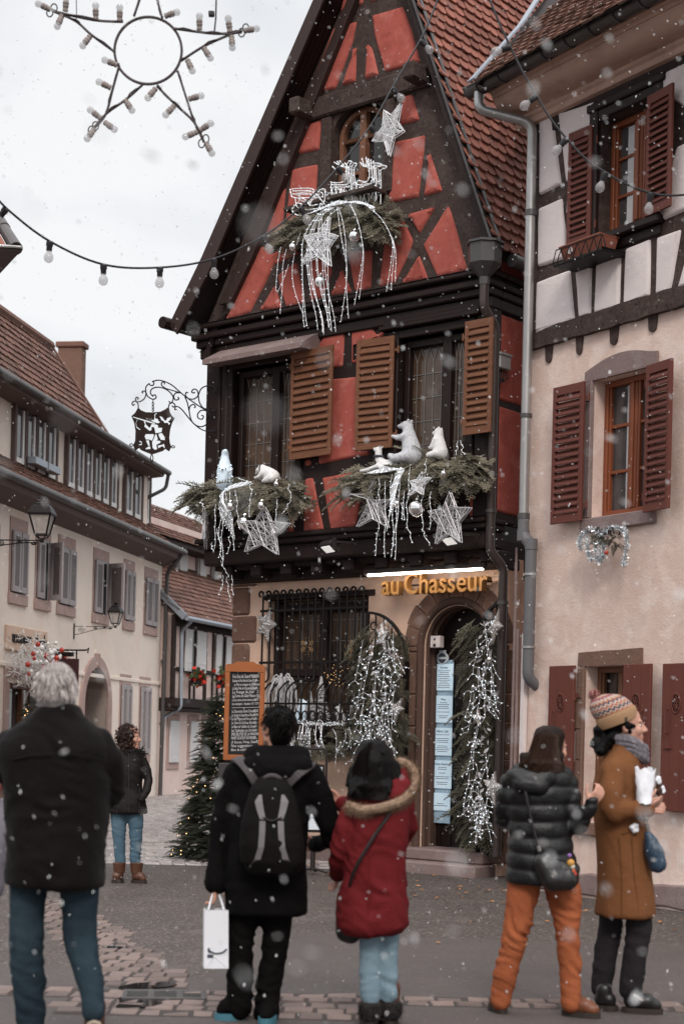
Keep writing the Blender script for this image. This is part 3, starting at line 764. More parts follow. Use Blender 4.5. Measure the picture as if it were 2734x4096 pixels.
mb=MB();tiles(mb,hA-v*.03,Vector((1,0,0)),v,nrm,A1-hA.x,LT,.165,.13,lambda x,y:x>hk*y+.02)
mb.build('roof_tile',M['tile_brown'],wh)
mb=MB();hd_=(hC-hA)
hp=[hA-hd_.normalized()*.05+nrm*.07,hB+nrm*.075,hC+nrm*.075,hC+hd_*1.5+nrm*.075]
for p,q in zip(hp,hp[1:]):mb.obar(p,q,.10,.02,tuple(nrm))
mb.build('hip_flashing',M['zinc_dull'],wh)
# ----- windows
def sash(name,x0,x1,z0,z1,y,parent,m_,bars=2,gm='glass_grey'):
    w=MB();w.box(x0,x1,y,y+.015,z0,z1);w=w.build(name,M[gm],parent);f=MB();c=(x0+x1)/2
    f.bbox(x0,x0+.05,y-.06,y+.03,z0,z1,.008);f.bbox(x1-.05,x1,y-.06,y+.03,z0,z1,.008)
    f.bbox(x0+.05,x1-.05,y-.06,y+.03,z1-.06,z1,.008);f.bbox(x0+.05,x1-.05,y-.06,y+.03,z0,z0+.07,.008)
    f.bbox(c-.05,c+.05,y-.055,y+.03,z0+.07,z1-.06,.012);f.bbox(c-.02,c+.02,y-.075,y-.05,z0+.07,z1-.06,.008)
    for a,b in ((x0+.05,c-.05),(c+.05,x1-.05)):
        f.bbox(a,a+.03,y-.04,y+.02,z0+.07,z1-.06,.005);f.bbox(b-.03,b,y-.04,y+.02,z0+.07,z1-.06,.005)
        for k in range(1,bars+1):
            z=z0+(z1-z0)*k/(bars+1);f.bbox(a+.03,b-.03,y-.03,y+.02,z-.016,z+.016,.005)
    f.build('frame',m_,w)
    k=MB()
    for a,b in ((x0+.085,x0+.15),):
        pts=[(a+(b-a)*t/8,y+.03+.012*math.sin(t*2.2),0) for t in range(9)]
    return w
u=sash('window',.10,.88,6.56,7.68,.17,wh,M['window_wood'])
mb=MB()
mb.bbox(-.02,.0995,-.085,.1,6.44,7.78,.012);mb.bbox(.8805,1.0,-.085,.1,6.44,7.78,.012);mb.bbox(-.05,1.03,-.10,.1,7.7805,7.86,.012);mb.bbox(.1,.88,-.07,.1,7.685,7.78,.01)
mb.bbox(-.06,1.04,-.13,.1,6.44,6.52,.015);mb.bbox(.0,1.0,-.06,-.03,6.34,6.438,.012)
mb.build('window_surround',M['timber_gloss'],wh)
w2=sash('window',.07,.90,3.76,5.12,.19,wh,M['window_wood'])
mb=MB()
ar=[(-.05,5.12),(-.05,5.22)]+[(-.05+1.02*t/10,5.22+.10*math.sin(PI*t/10)+.015*t/10) for t in range(1,10)]+[(.97,5.25),(.97,5.12)]
mb.prism(ar,-.03,.0);mb.bbox(.0,.94,-.031,.02,5.1195,5.16,.01)
for x0,x1 in ((-.05,.07),(.90,.97)):
    mb.bbox(x0,x1,-.03,.0,3.76,4.92,.008);mb.bbox(x0,x1,-.032,.0,4.925,5.118,.008)
mb.bbox(.04,.066,-.045,.15,3.76,5.12,.008)
mb.bbox(-.06,1.0,-.05,.0,3.62,3.757,.012)
mb.build('stone_surround',M['stone'],wh)
w3=sash('window',.05,.78,.75,2.29,.2,wh,M['window_brown'],1,'glass_dark')
mb=MB();mb.prism(wobble([(-.06,2.292),(.86,2.292),(.85,2.45),(-.06,2.43)],.08,.008,8),-.02,.0)
for k in range(5):
    z=.75+k*.305;mb.bbox(-.07-.02*(k%2),.049,-.02,.0,z,z+.298,.01)
mb.bbox(-.08,.9,-.06,.0,.62,.745,.012);mb.bbox(.012,.046,-.035,.19,.75,2.29,.01)
mb.build('stone_surround',M['stone_brown'],wh)
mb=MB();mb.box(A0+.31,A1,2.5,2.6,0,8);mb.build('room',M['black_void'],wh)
# curtains behind the panes are seen as pale strips
mb=MB()
for x0,x1,z0,z1,y in ((.30,.42,6.62,7.6,.155),(.36,.44,3.84,5.05,.175)):
    n=12;P=[(x0+(x1-x0)*k/n,y+.008*math.sin(k*2.1)) for k in range(n+1)]
    for p,q in zip(P,P[1:]):mb.quad((p[0],p[1],z0),(q[0],q[1],z0),(q[0],q[1],z1),(p[0],p[1],z1))
mb.build('curtain',M['white_cloth'],wh)
# ----- shutters
shut_from(WH,g3([(870,850),(1005,783),(1000,1510),(853,1565)]),.06,15,'R',M['shutter_red'],wh,R(2),.075)
shut_from(WH,g3([(1350,605),(1535,530),(1515,1300),(1335,1365)]),.1,15,'L',M['shutter_red'],wh,R(7),.10)
shut_from(WH,g6([(618,765),(835,708),(818,1755),(600,1787)]),.06,17,'R',M['shutter_red'],wh,R(3),.075)
shut_from(WH,g6([(1305,580),(1520,540),(1483,1668),(1258,1690)]),.1,18,'L',M['shutter_red'],wh,R(7),.09)
def solid_shutter(x0,x1,z0,z1,y,hx):
    o=bpy.data.objects.new('board_shutter',None);COL.objects.link(o);o.parent=wh
    m=MB();m.bbox(x0,x1,y-.035,y,z0,z1,.006);m.box(x0+.12,x0+.124,y-.0365,y-.03,z0+.01,z1-.01);m.box(x1-.13,x1-.126,y-.0365,y-.03,z0+.01,z1-.01);m.build('board',M['shutter_red'],o)
    c=((x0+x1)/2,z1-.37);m=MB();m.cm=0
    m.prism([(c[0]+.052*math.cos(t*PI/12),c[1]+.085*math.sin(t*PI/12)) for t in range(24)],y-.0385,y-.036);m.build('rosette_hole',M['black_void'],o)
    m=MB();m.tube([(c[0]+.056*math.cos(t*PI/12),y-.038,c[1]+.089*math.sin(t*PI/12)) for t in range(24)],.008,6,closed=True)
    for k in range(8):
        a=k*PI/4
        P=[(c[0]+rr*(.05*math.cos(a+da)),y-.041,c[1]+rr*(.082*math.sin(a+da))) for rr,da in ((.2,0),(.55,.36),(.98,0),(.55,-.36))]
        m.tube(P,.0042,5,closed=True)
    m.tube([(c[0]+.012*math.cos(t*PI/5),y-.041,c[1]+.018*math.sin(t*PI/5)) for t in range(10)],.004,5,closed=True)
    m.build('rosette',M['shutter_red'],o,True)
    m=MB();hh=x1-.09 if hx>0 else x0+.09
    m.tube([(hh,y-.035,z0+.72),(hh,y-.075,z0+.72),(hh,y-.075,z0+.94),(hh,y-.035,z0+.94)],.008,6);m.box(hh-.03,hh+.06,y-.05,y-.035,z0+.58,z0+.60);m.build('handle',M['shutter_red'],o,True)
    k=x1 if hx<0 else x0
    for z in (z0+.25,z1-.3):m=MB();m.box(k-.04,k+.04,y-.012,y+.0,z-.02,z+.02);m.tube([(k,y-.02,z-.05),(k,y-.02,z+.05)],.013,6);m.build('hinge',M['shutter_red'],o)
solid_shutter(-.445,-.06,.90,2.30,-.035,-1)
solid_shutter(.70,1.075,.90,2.29,-.075,1)
solid_shutter(1.215,1.60,.92,2.285,-.06,-1)
# ---------- rain pipes (things of their own)
def pipe(name,label,fr,pts,r,m_,bands=(),group=None,joints=(),o_fix=None):
    P=[Vector(fr.w(q)) for q in pts];base=P[-1].copy()
    t=thing(name,label,'rain pipe',base,0,group);mb=MB();mb.tube([p-base for p in P],r,14);mb.build('pipe',m_,t,60)
    for (p,d,hw) in bands:
        mb=MB();p=Vector(fr.w(p))-base;d=Vector(d);mb.lathe([(r+.004,-hw),(r+.012,-hw),(r+.012,hw),(r+.004,hw)],p,14,d);mb.build('clip',M['zinc_dark'],t,True)
    return t,base
def bend(pts,rad=.09,n=5):
    out=[Vector(pts[0])]
    for a,b,c in zip(pts,pts[1:],pts[2:]):
        a,b,c=map(Vector,(a,b,c));d1=(a-b);d2=(c-b);q=min(rad,d1.length*.45,d2.length*.45);s1=b+d1.normalized()*q;s2=b+d2.normalized()*q
        for j in range(n+1):
            t=j/n;out.append((s1*(1-t)+b*t)*(1-t)+(b*(1-t)+s2*t)*t)
    out.append(Vector(pts[-1]));return out
x0=-.90
top=(-1.20,-.565,8.27)
P=bend([top,(-1.20,-.565,8.08),(-.86,-.12,7.93),(-.855,-.115,3.80)],.12)
t,b_=pipe('downpipe','silver zinc downpipe running down the corner of the cream house',WH,P,.052,M['zinc'],[((-.855,-.115,7.0),(0,0,1),.03),((-.855,-.115,4.9),(0,0,1),.02),((-.855,-.115,3.86),(0,0,1),.03)])
mb=MB();P2=[Vector(WH.w(q))-b_ for q in bend([(-.855,-.115,3.84),(-.855,-.115,3.66),(-.74,-.10,3.56),(-.74,-.10,2.18),(-.74,.04,2.10)],.09)]
mb.tube(P2,.06,14);mb.build('lower_pipe',M['pipe_gray'],t,60)
mb=MB()
for z in (3.25,2.50): mb.lathe([(.062,-.012),(.071,-.012),(.071,.012),(.062,.012)],Vector(WH.w((-.74,-.10,z)))-b_,14)
mb.build('clamp',M['zinc'],t,True)
mb=MB()
for q in ((-.855,-.115,3.66),(-.74,-.10,3.56)): mb.lathe([(.0,-.06),(.066,-.055),(.066,.055),(.0,.06)],Vector(WH.w(q))-b_,14)
mb.build('elbow',M['pipe_gray'],t,True)
# thin cables and conduit beside the corner
t=thing('cable_conduit','thin grey conduits and cables climbing the house corner beside the door','conduit',WH.w((-.98,-.06,0)),WH.ang)
mb=MB()
for k,(dx,dy,r,zt) in enumerate(((-.02,-.02,.013,3.55),(.030,-.015,.017,2.7),(-.06,0,.010,3.4))):
    mb.tube([(dx,dy,0),(dx,dy,zt*.4),(dx+.006,dy,zt*.7),(dx,dy,zt)],r,8)
mb.build('conduit',M['stone'],t,True)
mb=MB();random.seed(5)
for k in range(4): mb.tube(crom([(.05+.012*math.sin(k*3+j*1.7),.03,3.2+j*.55) for j in range(9)],4),.005,5)
mb.build('cable',M['iron'],t,True)
mb=MB();mb.box(.075,.13,.0,.05,0,2.65);mb.build('trunking',M['white_plaster'],t)
# brown pipe with hopper on the red house
hx,hy=1.10,-.66
P=bend([(hx,hy,6.55),(hx,hy,6.22),(F1-.0,-.68,6.05),(F1-.01,-.68,3.72),(1.22,-.5,3.52),(1.22,-.25,3.30),(1.14,-.2,.25)],.07)
P=bend([(hx,hy,6.55),(hx,hy,6.25),(F1+.09,-.47,6.08),(F1+.085,-.47,3.62),(F1+.17,-.32,3.44),(F1+.17,-.32,.25)],.07)
t,b_=pipe('downpipe','dark brown downpipe with box hopper at the corner of the red house',RH,P,.052,M['pipe_brown'],[((F1+.086,-.47,4.45),(0,0,1),.015),((F1+.086,-.47,4.05),(0,0,1),.02),((F1+.17,-.32,3.05),(0,0,1),.02)])
mb=MB();cen=Vector(RH.w((hx,hy,0)))-b_;cen.z=0
def hexring(r,z): return [cen+Vector((r*math.cos(RH.ang+PI/8+k*PI/4),r*math.sin(RH.ang+PI/8+k*PI/4),z-b_.z)) for k in range(8)]
rings=[hexring(.06,6.5),hexring(.062,6.58),hexring(.185,6.72),hexring(.19,6.93),hexring(.215,6.935),hexring(.215,6.96),hexring(.18,6.96),hexring(.17,6.8)]
mb.add([p for r_ in rings for p in r_],[(i*8+j,i*8+(j+1)%8,(i+1)*8+(j+1)%8,(i+1)*8+j) for i in range(7) for j in range(8)]+[tuple(56+j for j in range(8))])
mb.build('hopper',M['zinc_dark'],t)
# flower box with wire rack
fx=WH.w((.16,-.20,6.28));t=thing('flower_box','empty terracotta flower box in a wire rack below the upper window','flower box',fx,WH.ang)
mb=MB();mb.prism([(-.11,.0),(.11,0),(.14,.15),(-.14,.15)],-.26,.26,[[(-.10,.02),(-.125,.149),(.125,.149),(.10,.02)]],ax='x');
mb=MB();o_=[(-.26,-.09,.0),(.26,-.09,0),(.26,.09,0),(-.26,.09,0)];u_=[(-.30,-.12,.15),(.30,-.12,.15),(.30,.12,.15),(-.30,.12,.15)];ii=[(-.275,-.10,.15),(.275,-.10,.15),(.275,.10,.15),(-.275,.10,.15)];jj=[(-.25,-.08,.1),(.25,-.08,.1),(.25,.08,.1),(-.25,.08,.1)]
mb.add(o_+u_+ii+jj,[(3,2,1,0)]+[(a*4+k,a*4+(k+1)%4,(a+1)*4+(k+1)%4,(a+1)*4+k) for a in range(3) for k in range(4)]+[(12,13,14,15)])
mb.tube([(-.30,-.12,.15),(.30,-.12,.15),(.30,.12,.15),(-.30,.12,.15)],.012,6,closed=True)
mb.build('trough',mat('terracotta',(.22,.07,.045),.8,.2),t)
mb=MB();mb.bbox(-.36,.36,-.15,.17,-.035,-.005,.008)
for x in [-.3+.12*k for k in range(6)]:
    mb.tube([(x,-.15,-.02),(x+.03,-.15,.06),(x+.06,-.145,.12),(x+.09,-.15,.06),(x+.12,-.15,-.02)],.006,5)
mb.tube([(-.36,-.15,.0),(-.33,-.14,.13),(.33,-.14,.13),(.36,-.15,0)],.006,5);mb.tube([(-.36,.17,0),(-.36,-.15,0)],.008,5);mb.tube([(.36,.17,0),(.36,-.15,0)],.008,5)
mb.build('rack',M['iron'],t)
mb=MB();mb.prism([(-.13+.035*math.cos(k*PI/8),.085+.035*math.sin(k*PI/8)) for k in range(16)],-.128,-.120);mb.build('sticker',M['white_plaster'],t)
# junction box
q=RH.w((F1+.02,-.30,5.72));t=thing('junction_box','small grey electrical box with loose wires beside the red wall','electrical box',q,RH.ang)
mb=MB();mb.bbox(.0,.10,-.11,.11,-.08,.08,.012);mb.bbox(-.0,.115,-.125,.125,.06,.10,.012);mb.build('box',M['zinc'],t)
mb=MB()
for k in range(5):mb.tube(crom([(.05,.05-.03*k,-.08),(.08,.09-.05*k,-.15-.02*k),(.05,-.02+.02*k,-.2),(.03,.0,-.1-.03*k)],5),.005,5)
mb.build('wire',M['iron'],t,True)
dm('pink_wall',(.76,.65,.565),.93,.06,.9,.3,30,stain=(.68,.50,.39),stain_amt=.5,ss=.8)
dm('pink_wall2',(.66,.52,.47),.93,.06,.9,.3,30,stain=(.5,.36,.31),stain_amt=.5,ss=1.0)
dm('stone_pink',(.40,.28,.25),.92,.15,3,.3,30,stain=(.28,.17,.15),ss=2)
dm('shutter_grey',(.33,.295,.295),.75,.1,3)
dm('shutter_grey_slat',(.27,.235,.23),.8,.1,3)
dm('shutter_white',(.56,.54,.53),.8,.08,2)
dm('paint_white',(.66,.64,.62),.7,.06,2)
dm('timber_grey',(.13,.095,.085),.85,.2,3)
PH=Frame(-4.36,38.6,.164,.986);H2=Frame(-4.36,38.6,.3,1.0)
ph=thing('restaurant_house','pale pink rendered house with grey shutters, long dormer strip and arched doorway','house',(PH.x,PH.y,0),PH.ang)
g7=lambda pts:G(0,1200,.6378,pts);g8=lambda pts:G(0,2000,.6378,pts)
B0,B1=-17,0.0
archd=[(-5.62,0)]+[(-5.62+.80*(1-math.cos(PI*k/14)),2.05+.78*math.sin(PI*k/14)) for k in range(15)]+[(-4.02,0)]
shopw=(-9.75,-7.75,.5,2.35)
mb=MB();mb.prism([(B0,-.2),(B1,-.2),(B1,5.62),(B0,5.62)],0,.4,[archd[::-1],[(shopw[0],shopw[2]),(shopw[0],shopw[3]),(shopw[1],shopw[3]),(shopw[1],shopw[2])]])
mb.box(B0,B1,.401,8,5.4,5.6);mb.box(B1-.3,B1,.401,8,-.2,7.6);mb.build('wall',M['pink_wall'],ph)
mb=MB();mb.bbox(B0,B1,-.03,.0,2.62,2.70,.01);mb.build('string_course',M['pink_wall'],ph)
mb=MB();mb.prism([(-5.62-.22,0)]+[(-4.82-1.02*math.cos(PI*k/14),2.05+1.02*math.sin(PI*k/14)) for k in range(15)]+[(-4.02+.22,0)]+archd[::-1],-.05,.02)
mb.bbox(-4.92,-4.72,-.07,.0,2.84,3.13,.02);mb.build('arch_stone',M['stone_pink'],ph)
mb=MB();mb.prism([(p[0],p[1]) for p in archd],.5,.55);mb.box(-4.84,-4.80,.47,.5,0,2.8);mb.build('arched_door',M['timber_dark'],ph)
mb=MB()
for a,b in zip(archd,archd[1:]):mb.quad((a[0],.0,a[1]),(b[0],.0,b[1]),(b[0],.5,b[1]),(a[0],.5,a[1]))
mb.build('door_reveal',M['stone_pink'],ph)
# eave: soffit, fascia, lower roof strip, dormer strip
mb=MB();mb.prism([(0,5.45),(-.42,5.62),(-.46,5.74),(0,5.86)],B0,B1+.1,ax='x');mb.build('eave_board',M['timber_grey'],ph)
mb=MB();mb.tube([(B0,-.50,5.80),(B1+.15,-.50,5.80)],.075,10);mb.build('gutter',M['zinc_dark'],ph,True)
v2=Vector((0,1.0,.72)).normalized();n2=Vector((0,-.72,1)).normalized()
mb=MB();mb.prism([(-.46,5.76),(.62,6.52),(.62,6.3),(-.4,5.66)],B0,B1+.1,ax='x');mb.build('roof_deck',M['timber_dark'],ph)
mb=MB();tiles(mb,Vector((B0+4,-.48,5.75)),Vector((1,0,0)),v2,n2,13.0,1.2,.19,.17);mb.build('lower_roof_tile',M['tile_far'],ph)
D=.5;DB,DT=6.44,7.62
mb=MB();mb.box(B0,B1-.05,D,D+.3,DB-.2,DT+.1);mb.build('dormer_wall',M['pink_wall'],ph)
mb=MB();mb.prism([(D-.01,DB+.02),(D-.12,DB-.12),(D-.12,DB-.16),(D-.01,DB-.1)],B0,B1,ax='x');mb.build('flashing',M['zinc_dull'],ph)
groups=[(-9.6,2),(-8.2,2),(-6.35,6),(-2.75,3)]
xs=[]
def ps(px,y): return PH.sz(px*.6378,1200+y*.6378,-D)[0]
for a,b,n_ in ((70,330,4),(405,720,6),(775,925,3)):
    s0,s1=ps(a,850),ps(b,1200)
    for k in range(n_): xs.append((s0+(s1-s0)*k/n_,s0+(s1-s0)*(k+1)/n_))
for k in range(6): xs.append((-16.5+k*.9,-15.7+k*.9))
for a,b in xs:
    w=MB();w.box(a+.05,b-.05,D-.03,D-.01,DB+.12,DT-.02);w=w.build('window',M['glass_grey'],ph)
    f=MB();f.bbox(a,a+.10,D-.09,D,DB+.02,DT,.01);f.bbox(b-.02,b+.07,D-.09,D,DB+.02,DT,.01);f.build('post',M['timber_grey'],w)
    f=MB();f.bbox(a+.10,a+.17,D-.06,D-.005,DB+.1,DT-.1,.005);f.bbox(b-.1,b-.02,D-.06,D-.005,DB+.1,DT-.1,.005);f.bbox(a+.10,b-.02,D-.065,D-.005,DB+.06,DB+.16,.005);f.build('frame',M['paint_white'],w)
mb=MB();a,b=ps(140,1000),ps(300,1060)
for x0 in (a,a+(b-a)*.52): mb.bbox(x0,x0+(b-a)*.46,D-.28,D-.1,DB+.1,DB+.24,.01)
mb.build('window_box',M['zinc_dull'],ph)
UE=(.05,7.70)
mb=MB();mb.prism([(D,7.55),(UE[0]+.02,7.60),(UE[0]-.02,7.68),(D,7.78),(2.5,7.9),(2.5,7.6)],B0,B1+.15,ax='x');mb.build('upper_eave',M['timber_grey'],ph)
mb=MB();mb.tube([(B0,UE[0]-.06,7.72),(B1+.35,UE[0]-.06,7.72),],.07,10);mb.tube(bend([(B1+.3,UE[0]-.06,7.68),(B1+.32,UE[0]+.0,7.35),(B1+.05,UE[0]+.55,7.0)],.1),.045,8);mb.build('gutter',M['zinc_dark'],ph,True)
# main roof with end slope
q1=rayplane(PH,200,1392,(-5.0,0,0),(1,0,0));v3=Vector((0,q1.y-UE[0],q1.z-7.74)).normalized();n3=Vector((0,-v3.z,v3.y));rl=(q1.z-7.74)/v3.z;rp=v3*rl
mb=MB();q0=Vector((PH.sz(424,1792,-UE[0])[0],UE[0],7.74));HB=q0.x-q1.x
mb.add([(B0,UE[0],7.74),q0,q1,(B0,q1.y,q1.z),(B0,q1.y+rp.y,7.74),(q0.x,q1.y+rp.y,7.74)],[(0,1,2,3),(3,2,5,4),(1,5,2)]);mb.build('roof_deck',M['timber_dark'],ph)
mb=MB();W_=12.5;o3=Vector((q0.x-W_,UE[0],7.72));tiles(mb,o3,Vector((1,0,0)),v3,n3,W_,rl,.2,.19,lambda x,y:x<W_-HB*y/rl);mb.build('roof_tile',M['tile_far'],ph)
mb=MB();mb.tube([q1+Vector((-12,0,.03)),q1+Vector((0,0,.03))],.12,8);mb.obar(q0+n3*.06,q1+n3*.06,.14,.03,tuple(n3));mb.build('ridge_tile',M['tile_far'],ph)
cq=PH.l(245,1440,-2.4)
mb=MB();mb.bbox(cq[0]+.04,cq[0]+.34,1.9,2.5,8.6,10.55,.02);ch=mb.build('chimney',M['stone_brown'],ph)
mb=MB();mb.bbox(cq[0]-.01,cq[0]+.39,1.85,2.55,10.55,10.68,.02);mb.build('cap',M['tile_far'],ch)
# upper windows, shutters closed or ajar
def far_window(s0,s1,z0,z1,mode):
    mb=MB();mb.box(s0-.06,s1+.06,-.02,.0,z1,z1+.22);mb.box(s0-.06,s0,-.02,.0,z0,z1);mb.box(s1,s1+.06,-.02,0,z0,z1);mb.bbox(s0-.08,s1+.08,-.05,0,z0-.20,z0-.001,.01)
    w=mb.build('window',M['stone_pink'],ph)
    mb=MB();mb.box(s0,s1,-.012,-.002,z0,z1);mb.build('pane',M['glass_dark'],w)
    c=(s0+s1)/2
    for k,(a,b) in enumerate(((s0,c-.006),(c+.006,s1))):
        hinge=a if k==0 else b;sw=(0,R(2))[k] if mode==0 else ((0,R(62))[k] if mode==1 else (R(8),R(78))[k])
        sg=1 if k==0 else -1
        f=bpy.data.objects.new('shutter',None);COL.objects.link(f);f.parent=w;f.location=(hinge,-.03,z0+.02);f.rotation_euler=(0,0,-sw*sg)
        wd=(b-a);h=z1-z0-.04;X=lambda p,q:(min(p*sg,q*sg),max(p*sg,q*sg))
        fr=MB()
        for p,q in ((0,.07),(wd-.07,wd)):fr.bbox(*X(p,q),-.045,0,0,h,.005)
        for p,q in ((0,.1),(h-.1,h)):fr.bbox(*X(.07,wd-.07),-.045,0,p,q,.005)
        fr.cm=1
        n_=26
        for i in range(n_):
            z=.1+(h-.2)*i/n_;x=X(.07,wd-.07);dz=(h-.2)/n_;fr.quad((x[0],-.038,z),(x[1],-.038,z),(x[1],-.012,z+dz*1.1),(x[0],-.012,z+dz*1.1))
        me=fr.build('shutter_leaf',[M['shutter_grey'],M['shutter_grey_slat']],None);me.parent=w;me.location=f.location;me.rotation_euler=f.rotation_euler
        bpy.data.objects.remove(f)
for px0,px1,mode in ((65,165,0),(228,312,1),(368,468,0),(590,680,1),(782,842,0),(912,988,0)):
    s0,s1=PH.sz(px0*.6378,2400,.03)[0],PH.sz(px1*.6378,2400,.03)[0]
    far_window(s0+.03,s1-.02,3.95,5.08,mode)
far_window(-11.4,-10.5,3.95,5.08,0)
for px0,px1 in ((760,822),(882,943)):
    s0,s1=PH.sz(px0*.6378,2800,.03)[0],PH.sz(px1*.6378,2800,.03)[0]
    far_window(s0+.02,s1-.02,1.0,2.55,0)
# shop front
mb=MB();a,b,c,d=shopw;mb.box(a,b,.2,.23,c,d);sw=mb.build('shop_window',M['glass_grey'],ph)
mb=MB()
for x in (a+.04,(a+b)/2,b-.04):mb.bbox(x-.05,x+.05,.1,.2,c,d,.01)
mb.bbox(a,b,.1,.2,c,c+.35,.01);mb.bbox(a,b,.1,.2,d-.1,d,.01);mb.build('frame',M['window_brown'],sw)
mb=MB();mb.box(a+.12,a+.9,.17,.19,c+.4,1.5);mb.box((a+b)/2+.1,(a+b)/2+.6,.17,.19,c+.55,1.25);mb.build('blind',M['white_cloth'],sw)
mb=MB();mb.bbox(a-.25,a,-.03,.02,0,2.55,.01);mb.bbox(b,b+.2,-.03,.02,0,2.55,.01);mb.bbox(a-.25,b+.2,-.04,.02,2.45,2.62,.01);mb.build('shop_surround',M['stone_pink'],ph)
# name board
sb=[PH.sz(*p,.05) for p in ((30,2532),(192,2552),(190,2628))]
t=thing('restaurant_sign','pale restaurant name board with dark raised letters above the bauble wreath','sign',PH.w((sb[0][0],-.05,sb[2][1]+.05)),PH.ang)
w_=sb[1][0]-sb[0][0]
mb=MB();mb.bbox(0,w_,.0,.05,-.02,.42,.01);mb.build('board',mat('sign_board',(.60,.42,.32),.8,.05),t)
text_obj('RESTAURANT',.22,M['iron'],t,(.22,-.012,.12),ext=.008,sx=.74);text_obj('Roesle',.40,M['iron'],t,(1.38,-.012,.08),ext=.008,sx=.55,shear=.3)
t=thing('menu_board','small black hanging board with faint writing under the bauble wreath','sign',PH.w((-9.35,-.25,1.88)),PH.ang)
mb=MB();mb.bbox(0,1.0,0,.04,0,.28,.01);mb.build('board',M['iron_plate'],t)
text_obj('restaurant',.09,M['white_cloth'],t,(.5,-.004,.17),align='CENTER');text_obj('Belle Marie',.1,M['white_cloth'],t,(.5,-.004,.06),align='CENTER',shear=.3)
# bauble wreath: garland of red and white balls
t=thing('bauble_garland','frosted garland of white and red baubles over the shop window','garland',PH.w((-9.2,-.35,2.62)),PH.ang)
random.seed(11)
tw=MB()
for k in range(800):
    x=random.gauss(0,.6);z=random.gauss(.05,.22);y=random.uniform(-.25,.2)
    d=Vector((random.gauss(0,1),random.gauss(0,1),random.gauss(0,1))).normalized()*.12
    tw.tube([(x,y,z),(x+d.x,y+d.y,z+d.z)],.009,3)
structure(tw.build('frosted_twig',M['paint_white'],t),'stuff')
dm('bauble_white',(.75,.72,.70),.3,.04,2,spec=.6);dm('bauble_red',(.42,.035,.02),.3,.1,2,spec=.6)
for k in range(100):
    x=max(-1.15,min(1.15,random.gauss(0,.6)));z=.05+random.gauss(0,.24)-.1*(k%2);r=random.uniform(.03,.055)
    m=MB();m.sph((0,0,0),r,10,7);m.lathe([(.008,0),(.008,.015)],(0,0,r-.003),6)
    o=m.build('bauble',M['bauble_white' if k%5<3 else 'bauble_red'],t,True);o.location=(x,random.uniform(-.36,-.2),z)
# hanging gift sign
hq=PH.l(265,2630,.75)
t=thing('hanging_sign','dark brown hanging sign with a white ribbon bow on an iron bar','sign',PH.w((hq[0],-.75,hq[2])),PH.ang+PI/2-R(12))
dm('sign_brown',(.05,.018,.02),.6,.1,2)
mb=MB();mb.bbox(-.27,.27,-.02,.02,-.62,-.02,.01);mb.build('panel',M['sign_brown'],t)
mb=MB();mb.bbox(-.42,.75,-.015,.015,.12,.15,.005)
for x in (-.22,.22):mb.box(x-.01,x+.01,-.01,.01,-.02,.12)
mb.bbox(-.14,.2,-.05,.05,.02,.10,.01);mb.tube([(-.42,0,.13),(-.47,0,.18),(-.45,0,.08)],.012,6);mb.build('bar',M['iron'],t)
mb=MB()
for s_ in (-1,1):
    mb.tube([(.0,-.028,-.34),(s_*.05,-.03,-.24),(s_*.11,-.03,-.17),(s_*.15,-.03,-.2),(s_*.12,-.03,-.3),(.02*s_,-.028,-.35)],.018,6);mb.tube([(0,-.028,-.34),(s_*.06,-.03,-.42),(s_*.1,-.03,-.52)],.014,6)
mb.build('bow',M['paint_white'],t)
mb=MB();mb.tube([(.2*math.cos(a*PI/16),-.024,-.32+.2*math.sin(a*PI/16)) for a in range(32)],.005,5,closed=True);mb.build('ring',M['stone_pink'],t)
